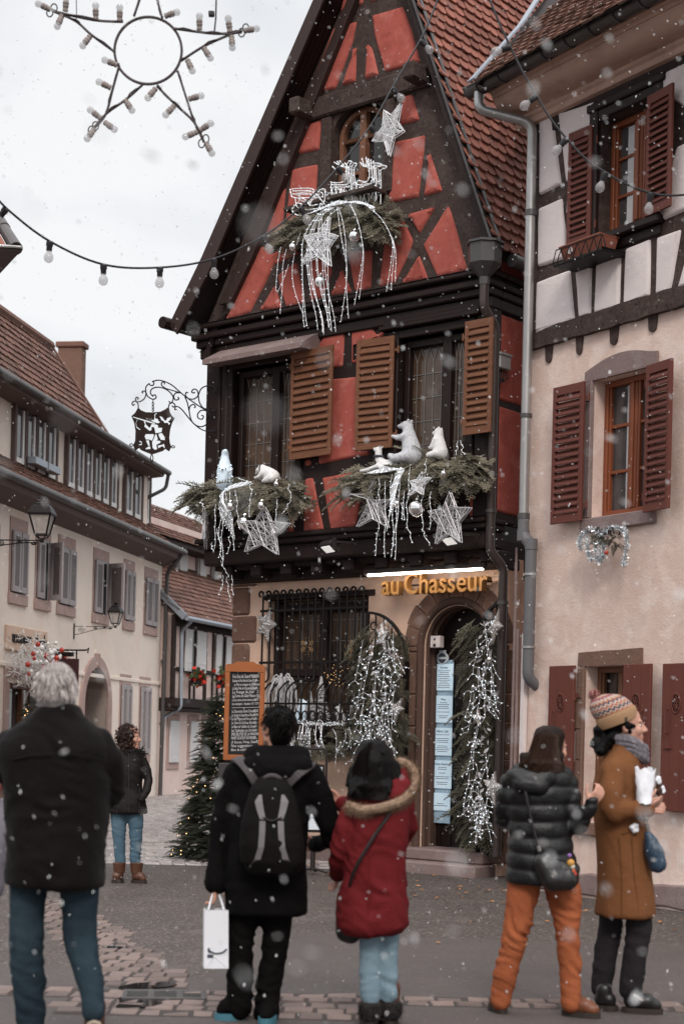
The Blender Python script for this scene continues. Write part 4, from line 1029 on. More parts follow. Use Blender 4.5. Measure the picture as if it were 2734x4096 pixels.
# wall lanterns
def lantern(name,label,loc,rotz,S,L,group):
    t=thing(name,label,'street lamp',loc,rotz,group)   # local: post at origin foot of lantern, arm towards -x
    m=MB();h=.52*S;a=.105*S;b=.19*S;z0=.14*S
    for sx in (-1,1):
        for sy in (-1,1):m.obar((sx*a,sy*a,z0),(sx*b,sy*b,z0+h),.024*S,.024*S);m.tube([(0,0,0),(sx*a*.7,sy*a*.7,z0*.5),(sx*a,sy*a,z0)],.013*S,5)
    for r,z in ((a,z0),(b,z0+h)):
        for p,q in (((-r,-r),(r,-r)),((r,-r),(r,r)),((r,r),(-r,r)),((-r,r),(-r,-r))):m.obar((*p,z),(*q,z),.03*S,.03*S)
    m.build('lamp_frame',M['iron'],t)
    m=MB();z=z0+h
    def ring(r,zz):return [(-r,-r,zz),(r,-r,zz),(r,r,zz),(-r,r,zz)]
    R_=[ring(b*1.12,z),ring(b*1.14,z+.03*S),ring(b*.86,z+.20*S),ring(b*.6,z+.27*S),ring(b*.62,z+.29*S),ring(.05*S,z+.33*S)]
    m.add([p for r in R_ for p in r],[(i*4+j,i*4+(j+1)%4,i*4+4+(j+1)%4,i*4+4+j) for i in range(5) for j in range(4)]+[(3,2,1,0)])
    m.lathe([(.07*S,z+.30*S),(.05*S,z+.35*S),(.055*S,z+.40*S),(.085*S,z+.43*S),(.09*S,z+.45*S),(.02*S,z+.47*S)],(0,0,0),12);m.build('lamp_roof',M['iron'],t)
    m=MB();q=[(-1,-1),(1,-1),(1,1),(-1,1)]
    for k in range(4):
        p,r=q[k],q[(k+1)%4];m.quad((p[0]*a*.97,p[1]*a*.97,z0),(r[0]*a*.97,r[1]*a*.97,z0),(r[0]*b*.97,r[1]*b*.97,z0+h),(p[0]*b*.97,p[1]*b*.97,z0+h))
    m.build('glass',M['lamp_glass'],t)
    m=MB();m.lathe([(.03*S,-.04*S),(.045*S,0),(.03*S,.04*S),(.02*S,.07*S)],(0,0,-.02),10)
    m.bbox(-L,.02,-.014*S,.014*S,-.03*S,.0,.004);m.tube(bez((-L,0,-.42*S),(-L*.75,0,-.36*S),(-L*.5,0,-.06*S),(-.05,0,-.07*S)),.015*S,6)
    m.bbox(-L-.02,-L+.01,-.02,.02,-.62*S,.12*S,.004)
    for (cx,cz,r,t0) in ((-L*.82,-.20*S,.13*S,0),(-L*.48,-.09*S,.07*S,1),(-L*.26,-.06*S,.04*S,2),(-.1,-.09*S,.05*S,3)):
        m.tube([(cx+r*(1-k/26)*math.cos(k*.5+t0),0,cz+r*(1-k/26)*math.sin(k*.5+t0)) for k in range(24)],.012*S,5)
    m.build('bracket',M['iron'],t,True);t.scale=(1,1,.68)
    return t
dm('lamp_glass',(.5,.45,.42),.25,.15,3,alpha=.55)
lantern('street_lamp','black wall lantern on a scrolled iron bracket between the grey shutters of the pink house',PH.wl(462,2506,.86),PH.ang-PI/2,.62,.85,'wall lanterns')
nl=at(168,2160,21.0)
lantern('street_lamp','large black lantern at the left edge, before the restaurant house eave',nl,R(-4),.72,1.1,'wall lanterns')
# ---------- second house: half timbered, jettied
h2=thing('jettied_house','small pink house with timbered jettied storey, white shutters and sagging tile roof','house',(H2.x,H2.y,0),H2.ang)
E2=12.0
mb=MB();mb.prism([(.02,-.2),(E2,-.2),(E2,2.15),(.02,2.15)],-.02,.3);mb.prism([(.02,2.1),(E2,2.1),(E2,4.3),(.02,4.3)],-.30,-.1)
mb.add([(.02,-.30,2.1),(.02,1.5,2.1),(.02,1.5,5.75),(.02,-.30,4.28)],[(3,2,1,0)])
mb.prism([(.3,4.6),(E2,4.6),(E2,6.9),(.3,6.9)],1.1,1.4)
mb.build('wall',M['pink_wall2'],h2)
mb=MB();mb.bbox(.0,E2,-.42,.1,2.12,2.34,.02);mb.bbox(.0,E2,-.36,.1,2.02,2.12,.02);mb.bbox(-.03,.15,-.35,-.28,2.34,4.3,.01);mb.bbox(.0,E2,-.36,-.28,4.05,4.32,.02)
T=lambda px,py:H2.sz(600+px*.4469,2150+py*.4469,.31)[0]
for px in (270,360,400,485,500,560,605,650,735,760): s=T(px,1100);mb.bbox(s-.04,s+.04,-.33,-.28,2.34,4.05,.006)
mb.bbox(.1,E2,-.335,-.28,2.98,3.08,.006)
for s in (4.6,5.4,6.2,7.0,8,9):mb.bbox(s,s+.1,-.33,-.28,2.34,4.05,.006)
mb.build('timber_frame',M['timber_dark'],h2)
for px0,pm0,pm1,px1 in ((298,355,402,485),(575,622,665,735)):
    a,b,c,d=[T(p,1000) for p in (px0,pm0,pm1,px1)]
    m=MB();m.box(b,c,-.325,-.30,3.05,4.0);w=m.build('window',M['glass_dark'],h2)
    for x0,x1 in ((a,b),(c,d)):
        m=MB();m.bbox(x0,x1,-.38,-.345,3.0,4.02,.006);m.box(x0+.02,x1-.02,-.386,-.38,3.2,3.24);m.box(x0+.02,x1-.02,-.386,-.38,3.8,3.84);m.build('shutter',M['shutter_white'],w)
mb=MB();mb.prism([(-.62,4.22),(1.2,5.85),(1.2,5.7),(-.5,4.2)],-.05,E2,ax='x');mb.build('roof_deck',M['timber_dark'],h2)
v4=Vector((0,1.82,1.63)).normalized();n4=Vector((0,-v4.z,v4.y));mb=MB();tiles(mb,Vector((-.02,-.62,4.24)),Vector((1,0,0)),v4,n4,9,2.4,.2,.19);mb.build('roof_tile',M['tile_far'],h2)
mb=MB();mb.obar((-.06,-.64,4.24),(-.06,1.2,5.9),.05,.16,(0,1,0));mb.tube([(-.05,-.68,4.22),(9,-.68,4.22)],.06,8)
P=bend([(.35,-.66,4.2),(.35,-.40,3.95),(.35,-.42,2.1),(.25,-.08,1.9),(.0,-.06,1.7)],.1);mb.tube(P,.045,8);mb.build('gutter',M['zinc_dull'],h2,True)
for px0,px1 in ((235,320),(420,490),(550,600)):
    a,b=[H2.sz(600+p*.4469,2300,-1.05)[0] for p in (px0,px1)]
    m=MB();m.bbox(a,b,1.02,1.09,5.35,6.25,.01);w=m.build('upper_window',M['shutter_grey'],h2)
    m=MB();m.bbox(a+.1,b-.02,.99,1.02,5.4,6.2,.005);m.build('shutter',M['shutter_white'],w)
mb=MB();mb.prism([(.55,6.3),(2.6,7.65),(2.6,7.5),(.7,6.22)],-.5,E2,ax='x');mb.bbox(-.3,E2,.56,1.2,6.2,6.32,.02);mb.build('upper_roof',M['timber_dark'],h2)
mb=MB();tiles(mb,Vector((-.5,.55,6.32)),Vector((1,0,0)),Vector((0,2.05,1.35)).normalized(),Vector((0,-1.35,2.05)).normalized(),9,2.4,.2,.19);mb.build('roof_tile',M['tile_far'],h2)
for px0,px1 in ((150,240),(335,412)):
    a,b=[H2.sz(600+p*.4469,2950,0)[0] for p in (px0,px1)]
    m=MB();m.bbox(a-.06,b+.06,-.05,-.02,.62,1.95,.01);w=m.build('window',M['stone_pink'],h2)
    m=MB();m.bbox(a+.02,b-.02,-.09,-.05,.78,1.8,.01);m.box(a+.02,b-.02,-.095,-.09,1.5,1.53);m.box(a+.02,b-.02,-.095,-.09,1.0,1.03);m.build('shutter',M['shutter_white'],w)
a,b=[H2.sz(600+p*.4469,2950,0)[0] for p in (465,525)]
m=MB();m.bbox(a-.08,b+.08,-.05,-.02,0,1.95,.01);w=m.build('door',M['stone_pink'],h2);m=MB();m.box(a,b,-.06,-.05,0,1.75);m.build('door_leaf',M['timber_dark'],w)
mb=MB();mb.bbox(.12,.42,-.012,.12,3.35,3.75,.01);mb.build('vent_opening',M['black_void'],h2)
# geranium boxes
dm('leaf_geranium',(.05,.075,.03),.8,.3,20);dm('flower_red',(.5,.03,.015),.7,.2,20)
def flowerbox(px,py,lab):
    q=H2.wl(600+px*.4469,2150+py*.4469,.55);t=thing('geranium_box',lab,'flower box',q,H2.ang,'red geranium boxes')
    m=MB();m.prism([(-.08,0),(.08,0),(.1,.16),(-.1,.16)],-.22,.22,ax='x');m.build('trough',M['timber_dark'],t)
    for nm,mm,n_,r in (('foliage','leaf_geranium',90,.2),('flower','flower_red',60,.22)):
        m=MB()
        for k in range(n_):
            p=Vector((random.gauss(0,.17),random.gauss(-.03,.07),.22+random.gauss(0,.1)));d1=Vector([random.gauss(0,1) for _ in range(3)]).normalized()*.045;d2=d1.cross(Vector([random.gauss(0,1) for _ in range(3)])).normalized()*.04
            m.quad(p-d1-d2,p+d1-d2,p+d1+d2,p-d1+d2)
        m.build(nm,M[mm],t)
flowerbox(415,1330,'red geraniums in a window box under the nearer timbered window');flowerbox(645,1345,'red geraniums in a window box beside the chalkboard, farther along the wall')
# long downpipe at the house joint
P=bend([(-.12,-.5,5.72),(-.05,-.14,5.3),(-.06,-.10,.0)],.12);t,b_=pipe('downpipe','slim dark downpipe at the joint between the two pink houses',PH,P,.05,M['zinc_dark'],[((-.06,-.1,3.2),(0,0,1),.03)])
# houses closing the far end of the street and bare trees
def bare_tree(loc,h,label,seed):
    random.seed(seed);t=thing('bare_tree',label,'tree',loc);tr=MB();cr_=MB()
    def grow(p,d,l,r,dep):
        q=p+d*l;(tr if dep<2 else cr_).tube([p,p.lerp(q,.5)+Vector((random.gauss(0,.04)*l,random.gauss(0,.04)*l,0)),q],[r,r*.85,r*.65],5 if dep<3 else 3,False)
        if dep>=6:return
        for k in range(3 if dep<4 else 2):
            a=Vector([random.gauss(0,1) for _ in range(3)]);a=(a-d*a.dot(d)).normalized();nd=(d+a*random.uniform(.35,.75)+Vector((0,0,.12))).normalized();grow(q,nd,l*random.uniform(.62,.82),r*.6,dep+1)
    grow(Vector((0,0,0)),Vector((0,0,1)),h*.26,h*.018,0)
    dm('bark',(.09,.075,.07),.9,.2,4) if 'bark' not in M else 0
    tr.build('trunk',M['bark'],t);cr_.build('crown',M['bark'],t)
bare_tree(at(968,3000,70)-Vector((0,0,.9)),8.6,'bare winter tree behind the roofs at the end of the street',3)
bare_tree(at(925,3000,78)-Vector((0,0,.9)),7.2,'small bare tree seen past the corner of the jettied house roof',5)
# near-left house: only its eave tip shows
nh=thing('corner_house','neighbouring house at the left edge, only its dark eave corner showing','house',(-5.35,19,0),0)
c=at(88,990,20)-Vector((-5.35,19,0))
mb=MB();mb.box(-3,c.x-.4,.1,1.6,0,c.z-.32);mb.build('wall',M['pink_wall'],nh)
mb=MB()
e=[c,c+Vector((-3,0,.14)),c+Vector((-3,1.6,.14)),c+Vector((-.75,1.6,0))]
lo=[p+Vector((-.0,.0,-.035)) for p in e];w_=[c+Vector((-.29,.06,-.33)),c+Vector((-3,.06,-.33)),c+Vector((-3,1.6,-.33)),c+Vector((-1.2,1.6,-.33))]
mb.add(e+lo+w_,[(3,2,1,0),(0,1,5,4),(3,0,4,7),(4,5,9,8),(7,4,8,11)]);mb.build('eave',M['timber_gloss'],nh)
mb=MB();mb.tube([c+Vector((0,-.01,.0)),c+Vector((-3,-.01,.14))],.018,6);mb.build('eave_flashing',M['zinc'],nh)
mb=MB();p=c+Vector((-.10,.15,.03));dd=Vector((-.28,.5,.42))
for k in range(6):mb.tube([p+dd*k*.9,p+dd*(k*.9+.95)],[.085,.075],12)
mb.build('hip_tile',M['pipe_brown'],nh)
mb=MB();mb.add([c+Vector((-.2,.05,.03)),c+Vector((-3,.05,.15)),c+Vector((-3,3.5,3.0)),c+Vector((-2.1,3.5,3.0))],[(0,1,2,3)]);mb.build('roof',M['tile_red'],nh)
structure_=structure
def sheet(name,pts,z,m,th=None):
    mb=MB();mb.add([(p[0],p[1],z) for p in pts],[tuple(range(len(pts)))]);return structure(mb.build(name,m))
ye=gnd(500,3455).y
mb=MB();mb.add([(-40,-6,0),(40,-6,0),(40,ye,0),(-40,ye,0)],[(0,1,2,3)]);structure(mb.build('asphalt_road',M['asphalt']))
mb=MB();mb.add([(-300,-60,-.02),(300,-60,-.02),(300,600,-.02),(-300,600,-.02)],[(0,1,2,3)]);structure(mb.build('ground',M['joint']))
# cobbled street beyond the asphalt
random.seed(2)
mb=MB();y=ye+.03
mb.add([(-9,ye+.001,-.012),(3,ye+.001,-.012),(3,60,-.012),(-9,60,-.012)],[(0,1,2,3)])
cb=MB()
while y<46:
    d=.125+.02*random.random();x=-.235*y-.6+random.random()*.1;xe=-.02*y+.3
    while x<xe:
        w=.13+.06*random.random();h=.004+.012*random.random();cb.ct=random.random();e=.018
        t1,t2=random.gauss(0,.003),random.gauss(0,.003)
        cb.add([(x,y,-.012),(x+w,y,-.012),(x+w,y+d,-.012),(x,y+d,-.012),(x+e,y+e,h+t1),(x+w-e,y+e,h+t2),(x+w-e,y+d-e,h-t1),(x+e,y+d-e,h-t2)],[(4,5,6,7),(0,1,5,4),(1,2,6,5),(2,3,7,6),(3,0,4,7)])
        x+=w+.012
    y+=d+.012
structure(cb.build('cobbled_street',M['cobble']));structure(mb.build('street_bed',M['joint']))
# brick gutter: diagonal channel and cross band
def bricks(mb,a,b,wid,nrow,bl,seed,z=.004,gap=.012,sag=.0):
    random.seed(seed);a=Vector(a);b=Vector(b);L=(b-a).length;u=(b-a)/L;v=Vector((-u.y,u.x,0));rw=wid/nrow
    for r in range(nrow):
        s=-random.random()*bl
        while s<L:
            l=bl*random.uniform(.75,1.25);mb.ct=random.random();e=.012;h=z+random.uniform(.0,.010)
            zz=-sag*math.sin(PI*(r+.5)/nrow)
            j=lambda:random.gauss(0,.004)
            p=[a+u*(s+gap/2)+v*(r*rw+gap/2),a+u*(s+l-gap/2)+v*(r*rw+gap/2),a+u*(s+l-gap/2)+v*((r+1)*rw-gap/2),a+u*(s+gap/2)+v*((r+1)*rw-gap/2)]
            c=(p[0]+p[2])/2
            bo=[Vector((q.x+j(),q.y+j(),-.01)) for q in p];tp=[q+(c-q).normalized()*e for q in bo]
            for q in tp:q.z=h+zz+random.gauss(0,.0025)
            mb.add(bo+tp,[(4,5,6,7),(0,1,5,4),(1,2,6,5),(2,3,7,6),(3,0,4,7)]);s+=l
    return u,v
e0,e1=gnd(395,3700),gnd(742,3955)
sl_=(e1.x-e0.x)/(e1.y-e0.y)
mb=MB();bed=MB();yb=gnd(700,3985).y
y=e1.y+.02;k=0;WG=.42
while y<14.5:
    xr=e0.x+sl_*(y-e0.y);bricks(mb,(xr-WG-.02*(k%2),y,0),(xr+.012*(k%3),y,0),.185,1,.128,300+k);y+=.185;k+=1
xr=lambda y:e0.x+sl_*(y-e0.y)
bed.add([(xr(e1.y)-WG-.03,e1.y-.06,.003),(xr(e1.y)+.03,e1.y-.06,.003),(xr(14.5)+.03,14.5,.003),(xr(14.5)-WG-.03,14.5,.003)],[(0,1,2,3)])
bricks(mb,(-6,yb-.14,0),(6,yb-.14,0),.32,2,.16,7)
bricks(mb,(-1.5,yb-.68,0),(.1,yb-.68,0),.52,3,.15,8)
bed.add([(-6,yb-.15,.0032),(6,yb-.15,.0032),(6,yb+.19,.0032),(-6,yb+.19,.0032)],[(0,1,2,3)])
bed.add([(-1.53,yb-.70,.0034),(.12,yb-.70,.0034),(.12,yb-.15,.0034),(-1.53,yb-.15,.0034)],[(0,1,2,3)])
structure(bed.build('gutter_bed',M['joint']));structure(mb.build('brick_gutter',M['gutter_brick']))
# smoother repaved strip in front
y0_,y1_=yb+.18,gnd(1367,3740).y
sheet('pavement',[(-6,y0_),(6,y0_),(6,y1_-.25),(.8,y1_-.05),(-.35,y1_+.08),(-.85,y0_+.5),(-1.4,y0_+.9),(-6,y0_+.9)],.0025,M['asphalt_smooth'])
sheet('pavement',[(-6,yb-2.8),(6,yb-2.8),(6,yb-.15),(-6,yb-.15)],.0022,M['asphalt_smooth'])
# puddles
def puddle(pts,seed):
    q=wobble(roundpoly([gnd(*p)[:2] for p in pts],.06),.025,.055,seed);mb=MB();mb.prism(q,.0125,.0121,ax='z',back=False);structure(mb.build('water',M['water']))
puddle([(455,3948),(700,3930),(730,3950),(480,3965)],1);puddle([(440,4030),(520,3985),(640,4003),(640,4035),(470,4042)],2);puddle([(395,3788),(470,3790),(480,3800),(410,3800)],3)
# drain grate
gp=[gnd(*p) for p in ((472,3962),(800,3965),(845,4012),(515,4012))]
c=sum(gp,Vector())/4;ga=math.atan2((gp[1]-gp[0]).y,(gp[1]-gp[0]).x);gwid=(gp[1]-gp[0]).length;gd=.30
t=thing('drain_grate','rectangular iron drain grate at the end of the brick gutter','drain',(c.x,c.y,.0),ga)
mb=MB();w2,h2_=gwid/2,gd/2
for a in ((-w2,w2,-h2_,-h2_+.03),(-w2,w2,h2_-.03,h2_),(-w2,-w2+.03,-h2_+.03,h2_-.03),(w2-.03,w2,-h2_+.03,h2_-.03)):mb.bbox(*a,.0,.02,.004)
mb.build('frame',M['zinc_dark'],t)
mb=MB()
for k in range(7):y=-h2_+.03+(gd-.06)*(k+.5)/7;mb.box(-w2+.03,w2-.03,y-.008,y+.008,.0135,.0155)
for x in (-w2*.32,w2*.36):mb.box(x-.018,x+.018,-h2_+.03,h2_-.03,.0152,.0172)
mb.build('bars',M['zinc_dark'],t)
mb=MB();mb.box(-w2+.03,w2-.03,-h2_+.03,h2_-.03,.003,.0132);mb.build('pit',M['black_void'],t)
# fallen leaves near the walls: uncountable litter
random.seed(9);mb=MB()
for k in range(150):
    s=random.uniform(-1.2,4);base=Vector(WH.w((s,-random.expovariate(1.1)-.05,0)))
    if k%4==0: base=Vector(RH.w((random.uniform(-3.5,1.4),-.45-random.expovariate(1.2),0)))
    r=random.uniform(.018,.045);a=random.random()*6.28;z=random.uniform(.006,.02);mb.ct=random.random()
    mb.add([(base.x+r*math.cos(a+t)*k_,base.y+r*math.sin(a+t)*k_,z+random.uniform(0,.014)) for t,k_ in ((0,1),(1.2,.5),(2,.9),(3.1,.45),(4,.9),(5.1,.5))],[(0,1,2,3,4,5)])
tag(mb.build('fallen_leaves',M['leaf_dead']),'brown fallen leaves scattered on the asphalt along the house walls','leaves',kind='stuff')
dm('needle',(.30,.27,.205),.85,.3,9,tint=.55,stain=(.36,.335,.27),stain_amt=.5,ss=5)
dm('needle_dark',(.14,.13,.095),.85,.35,9,tint=.5)
dm('silver',(.86,.85,.85),.04,.02,3,metal=1.0)
dm('wire_white',(.74,.73,.74),.5,.05,5,emit=(.8,.85,.9),es=.05)
dm('wire_twig',(.42,.41,.41),.5,.2,30);dm('wire_silver',(.52,.50,.51),.4,.2,30,metal=.3)
dm('led',(.85,.9,.95),.4,0,1,emit=(.82,.93,1.0),es=.6)
dm('led_warm',(.9,.6,.3),.4,0,1,emit=(1.0,.62,.25),es=2.2)
dm('glitter',(.33,.29,.27),.45,1.6,190,metal=.35,layers=[((.95,.95,.97),.95,.57,.62,230)])
dm('bear_white',(.72,.70,.69),.95,.07,14,.5,120,bd=.006)
dm('bear_grey',(.56,.56,.58),.9,.25,60,.6,160,bd=.006,layers=[((.30,.30,.32),.75,.50,.62,55)])
dm('bear_ice',(.62,.70,.76),.55,.15,40,.5,120,bd=.006,emit=(.7,.85,1.0),es=.16)
dm('nose',(.012,.011,.012),.3,.1)
dm('flock',(.50,.48,.48),.95,.35,60,.6,100)
dm('gold_letter',(.36,.175,.05),.5,.12,4,.1,40,spec=.4)
dm('lamp_black',(.022,.016,.015),.6,.2)
dm('tube_light',(1,1,1),.5,0,1,emit=(1,.88,.74),es=15.0)
dm('flood_light',(1,1,1),.5,0,1,emit=(1,.96,.9),es=.4)
dm('frame_orange',(.32,.098,.028),.5,.2,6,.1,50,spec=.35)
dm('slate',(.013,.012,.012),.75,.2,4)
dm('chalk',(.62,.60,.58),.95,.1)
dm('paper',(.62,.66,.70),.6,.04,4);dm('paper_blue_glow',(.72,.86,.95),.3,.12,5,spec=.5,stain=(.5,.74,.92),stain_amt=.8,ss=4,emit=(.55,.80,1.0),es=.14)  # blue menu paper: faint glow added to brighten the sheets, no lamp behind them
dm('ink',(.05,.06,.08),.8,.1)
RZ=RH.ang
def wthing(name,label,cat,p,rot=None,group=None,fr=RH): return thing(name,label,cat,fr.w(p),fr.ang if rot is None else rot,group)
def rel(fr,base,px,py,o): q=fr.l(px,py,o);return Vector((q[0]-base[0],q[1]-base[1],q[2]-base[2]))
# ---- shop letters and tube lamp
b=(RH.l(1526,2386,.2)[0],-.17,RH.l(1526,2386,.2)[2]+.015);LW=RH.l(1950,2366,.2)[0]-b[0]
t=wthing('shop_sign','golden raised letters spelling the inn name above the arched door','sign',b)
def fat(txt,size,x,ox=.006,sx=.62):
    cu=bpy.data.curves.new('lettering','FONT');cu.body=txt;cu.size=size;cu.extrude=.05;cu.offset=ox;cu.resolution_u=3;cu.space_character=1.02
    o=bpy.data.objects.new('l',cu);COL.objects.link(o);dg=bpy.context.evaluated_depsgraph_get();me=bpy.data.meshes.new_from_object(o.evaluated_get(dg));bpy.data.objects.remove(o)
    w=max(v.co.x for v in me.vertices)-min(v.co.x for v in me.vertices)
    me.materials.clear();me.materials.append(M['gold_letter']);o=bpy.data.objects.new('lettering',me);COL.objects.link(o);o.parent=t;o.location=(x,0,0);o.rotation_euler=(PI/2,0,0);o.scale=(sx,1,1);return w*sx
w1=fat('au',.345,0,.003,.86);fat('Chasseur',.345,w1+.07,.003,(LW-w1-.07)/1.60)
for o in t.children:
    if o.data.name.startswith('lettering') and len(o.data.vertices)>0:
        xs_=[v.co.x for v in o.data.vertices]
        if o.location.x>.1:o.scale[0]=(LW-o.location.x)/(max(xs_))
mb=MB()
for x in (.1,.5,.9,1.3):mb.box(x-.008,x+.008,.05,.17,.1,.115);
mb.box(.0,1.5,.06,.075,.10,.12);mb.build('rail',M['iron'],t)
a,b_=RH.l(1465,2296,.36),RH.l(1935,2268,.36)
t=wthing('tube_lamp','long black tube lamp shining down on the golden letters','lamp',a)
L_=b_[0]-a[0];mb=MB();n=10
mb.tube([(0,0,.02),(L_,0,.02)],.032,10);mb.bbox(-.02,0,-.04,.04,-.02,.05,.01);mb.bbox(L_,L_+.02,-.04,.04,-.02,.05,.01)
for x in (L_*.28,L_*.85):mb.tube(bez((x,0,.05),(x,.05,.14),(x,.15,.14),(x,.22,.22),8),.010,6)
mb.build('housing',M['lamp_black'],t,True);mb=MB();mb.bbox(.02,L_-.02,-.026,.026,-.03,-.006,.008);mb.build('tube',M['tube_light'],t)
def flood(px,py,o,label,tilt):
    q=RH.l(px,py,o);t=wthing('flood_light',label,'floodlight',q,RZ-R(20),'floodlights')
    Rm=Matrix.Rotation(R(tilt),4,'X')
    mb=MB();mb.xf=Rm;mb.bbox(-.13,.13,-.08,.08,0,.06,.01)
    for k in range(9):mb.box(-.11+k*.0275-.004,-.11+k*.0275+.004,-.07,.07,.06,.085)
    mb.xf=None;mb.bbox(.131,.15,-.02,.02,-.02,.12,.004);mb.bbox(.1,.15,.0,.3,.06,.09,.004);mb.build('housing',M['lamp_black'],t)
    mb=MB();mb.xf=Rm;mb.bbox(-.095,.095,-.05,.05,-.012,.0,.003);mb.build('lens',M['flood_light'],t)
flood(1312,2196,.80,'black floodlight glowing under the jetty left of the tube lamp',-38);flood(1797,2164,.78,'black floodlight glowing beneath the wire star by the downpipe',-38)
# ---- garlands of spruce
def garland(label,spine,n,Lr,seed,mats='needle',depth=.16,group='spruce garlands',down=.25,name='spruce_garland'):
    rs=random.Random(seed);base=spine[0];t=thing(name,label,'garland',RH.w(base),RZ,group);mb=MB()
    sp=[Vector(p)-Vector(base) for p in spine]
    for k in range(n):
        u=(k+rs.random())/n*(len(sp)-1);i=min(int(u),len(sp)-2);p=sp[i].lerp(sp[i+1],u-i)
        side=(u/(len(sp)-1)-.5)*2
        d=Vector((side*1.1+rs.gauss(0,.55),-abs(rs.gauss(.75,.3)),rs.gauss(-down,.35)))
        spruce(mb,p+Vector((rs.gauss(0,.05),rs.uniform(-.02,.14),rs.uniform(-.20,.06))),d,rs.uniform(*Lr),rs=rs)
    mb.build('foliage',M[mats],t);return t
def cr(o,pts,ox,oy,k): return [RH.l(ox+x*k,oy+y*k,o) for x,y in pts]
g_top=garland('silvery spruce garland on the attic sill, topped by a wire sleigh',cr(.68,[(150,1290),(420,1190),(700,1130),(950,1150),(1080,1200)],1100,380,.413),260,(.26,.46),1,down=.35)
g_left=garland('spruce garland under the left upper window, with two white bears on it',cr(.72,[(190,1510),(400,1470),(600,1460),(800,1450),(940,1480)],700,1200,.5102),260,(.26,.48),2,down=.3)
g_right=garland('spruce garland under the right upper window, with three white bears on it',cr(.72,[(400,1290),(650,1270),(850,1240),(1050,1200),(1200,1210)],1200,1150,.574),290,(.26,.5),3,down=.32)
# dark undersides: planter boxes the sprays are stuck in
def planter(pa,pb,z,d,label):
    t=wthing('planter_box',label,'planter',(pa,-O1,z));w=pb-pa
    mb=MB();mb.prism([(-.04,0),(-d,0),(-d-.03,.16),(-.04,.16)],0,w,ax='x');mb.build('trough',M['timber_dark'],t)
    mb=MB();mb.prism([(-d+.0,.13),(-.06,.13),(-.06,.155),(-d,.155)],.01,w-.01,ax='x');mb.build('soil',M['timber_dark'],t)
q0,q1=RH.l(760,1980,.6),RH.l(1170,1950,.6);planter(q0[0]+.25,q1[0],q0[2]-.28,.32,'dark planter box hidden under the left window garland')
q0,q1=RH.l(1460,1930,.6),RH.l(1880,1880,.6);planter(q0[0],q1[0],q1[2]-.22,.32,'dark planter box hidden under the right window garland')
# ---- stars
def star(label,tips,o,m='wire_white',nw=70,solid=False,fr=RH,group='decorative stars',grp=True,tilt=.0,r=.0035):
    P=[Vector(fr.l(x,y,o)) for x,y in tips];c=sum(P,Vector())/5
    t=thing('star_ornament',label,'star',fr.w(c),fr.ang,group);P=[p-c for p in P]
    P=[p+Vector((0,-tilt*p.x,0)) for p in P]
    inn=[(P[i]+P[(i+1)%5])*.5*.60 for i in range(5)];out=[]
    for i in range(5):out+=[P[i],inn[i]]
    mb=MB();rs=random.Random(label)
    if solid:
        cf=Vector((0,-.035,0))
        vs=out+[cf]+[p+Vector((0,.03,0)) for p in out]
        mb.add(vs,[(i,(i+1)%10,10) for i in range(10)]+[(11+i,i,(i+1)%10,11+(i+1)%10) for i in range(10)]+[tuple(11+i for i in range(10))[::-1]]);mb.build('star_body',M[m],t)
        mb=MB()
        for k in range(26):
            i=rs.randrange(10);a,b=rs.random(),rs.random()
            if a+b>1:a,b=1-a,1-b
            p=out[i]*a+out[(i+1)%10]*b+Vector((0,-.035*(1-a-b)-.004,0));mb.sph(p,.0045,5,4)
        mb.build('sequins',M['led'],t);return t
    for z in (-.02,.02):
        for i in range(10):mb.tube([out[i]+Vector((0,z,0)),out[(i+1)%10]+Vector((0,z,0))],r*1.5,5)
    mb.build('rim',M[m],t)
    mb=MB();k=0
    def inside(p):
        s=0
        for i in range(10):
            a,b=out[i],out[(i+1)%10]
            if (a.z>p.z)!=(b.z>p.z) and p.x<(b.x-a.x)*(p.z-a.z)/(b.z-a.z+1e-9)+a.x:s+=1
        return s%2
    tries=0
    while k<nw and tries<3000:
        tries+=1
        i,j=rs.sample(range(10),2);a=out[i].lerp(out[(i+1)%10],rs.random());b=out[j].lerp(out[(j+1)%10],rs.random())
        if (a-b).length<.05 or not all(inside(a.lerp(b,q)) for q in (.2,.5,.8)):continue
        y=rs.choice((-.024,.024,-.012));mb.tube([a+Vector((0,y,0)),b+Vector((0,y*rs.choice((1,-1)),0))],r,4);k+=1
    mb.build('wire_winding',M[m],t);return t
c2=lambda p:G(1100,380,.413,p);c4=lambda p:G(700,1200,.5102,p);c5=lambda p:G(1200,1150,.574,p);c9=lambda p:G(900,2200,.5102,p);c10=lambda p:G(1400,2200,.5102,p)
star('white wire star hanging beside the arched attic window',c2([(1220,85),(1245,350),(1105,590),(945,450),(1060,150)]),.62)
star('white wire star hung in the icicle lights below the sleigh',c2([(525,1180),(600,1360),(535,1655),(265,1635),(290,1370)]),1.02,nw=80)
star('large wire star hanging below the two-bear garland',c4([(700,1620),(900,1752),(805,1995),(553,1975),(500,1735)]),1.0,'wire_silver',80)
star('slanted silvery star seen edge-on at the left end of the garland',c4([(215,1630),(318,1650),(330,1890),(200,1950),(128,1850)]),.9,'wire_silver',70,tilt=1.2)
star('wire star hanging at the left end of the three-bear garland',c5([(355,1440),(635,1480),(615,1672),(398,1667),(520,1345)]),.95,'wire_silver',80)
star('small white wire star in the middle of the three-bear garland',c5([(857,1285),(905,1325),(850,1442),(755,1447),(772,1352)]),1.12,nw=45)
star('wire star in front of the glowing floodlight by the brown downpipe',c5([(1045,1425),(1190,1535),(1120,1777),(945,1787),(895,1560)]),.95,'wire_silver',80)
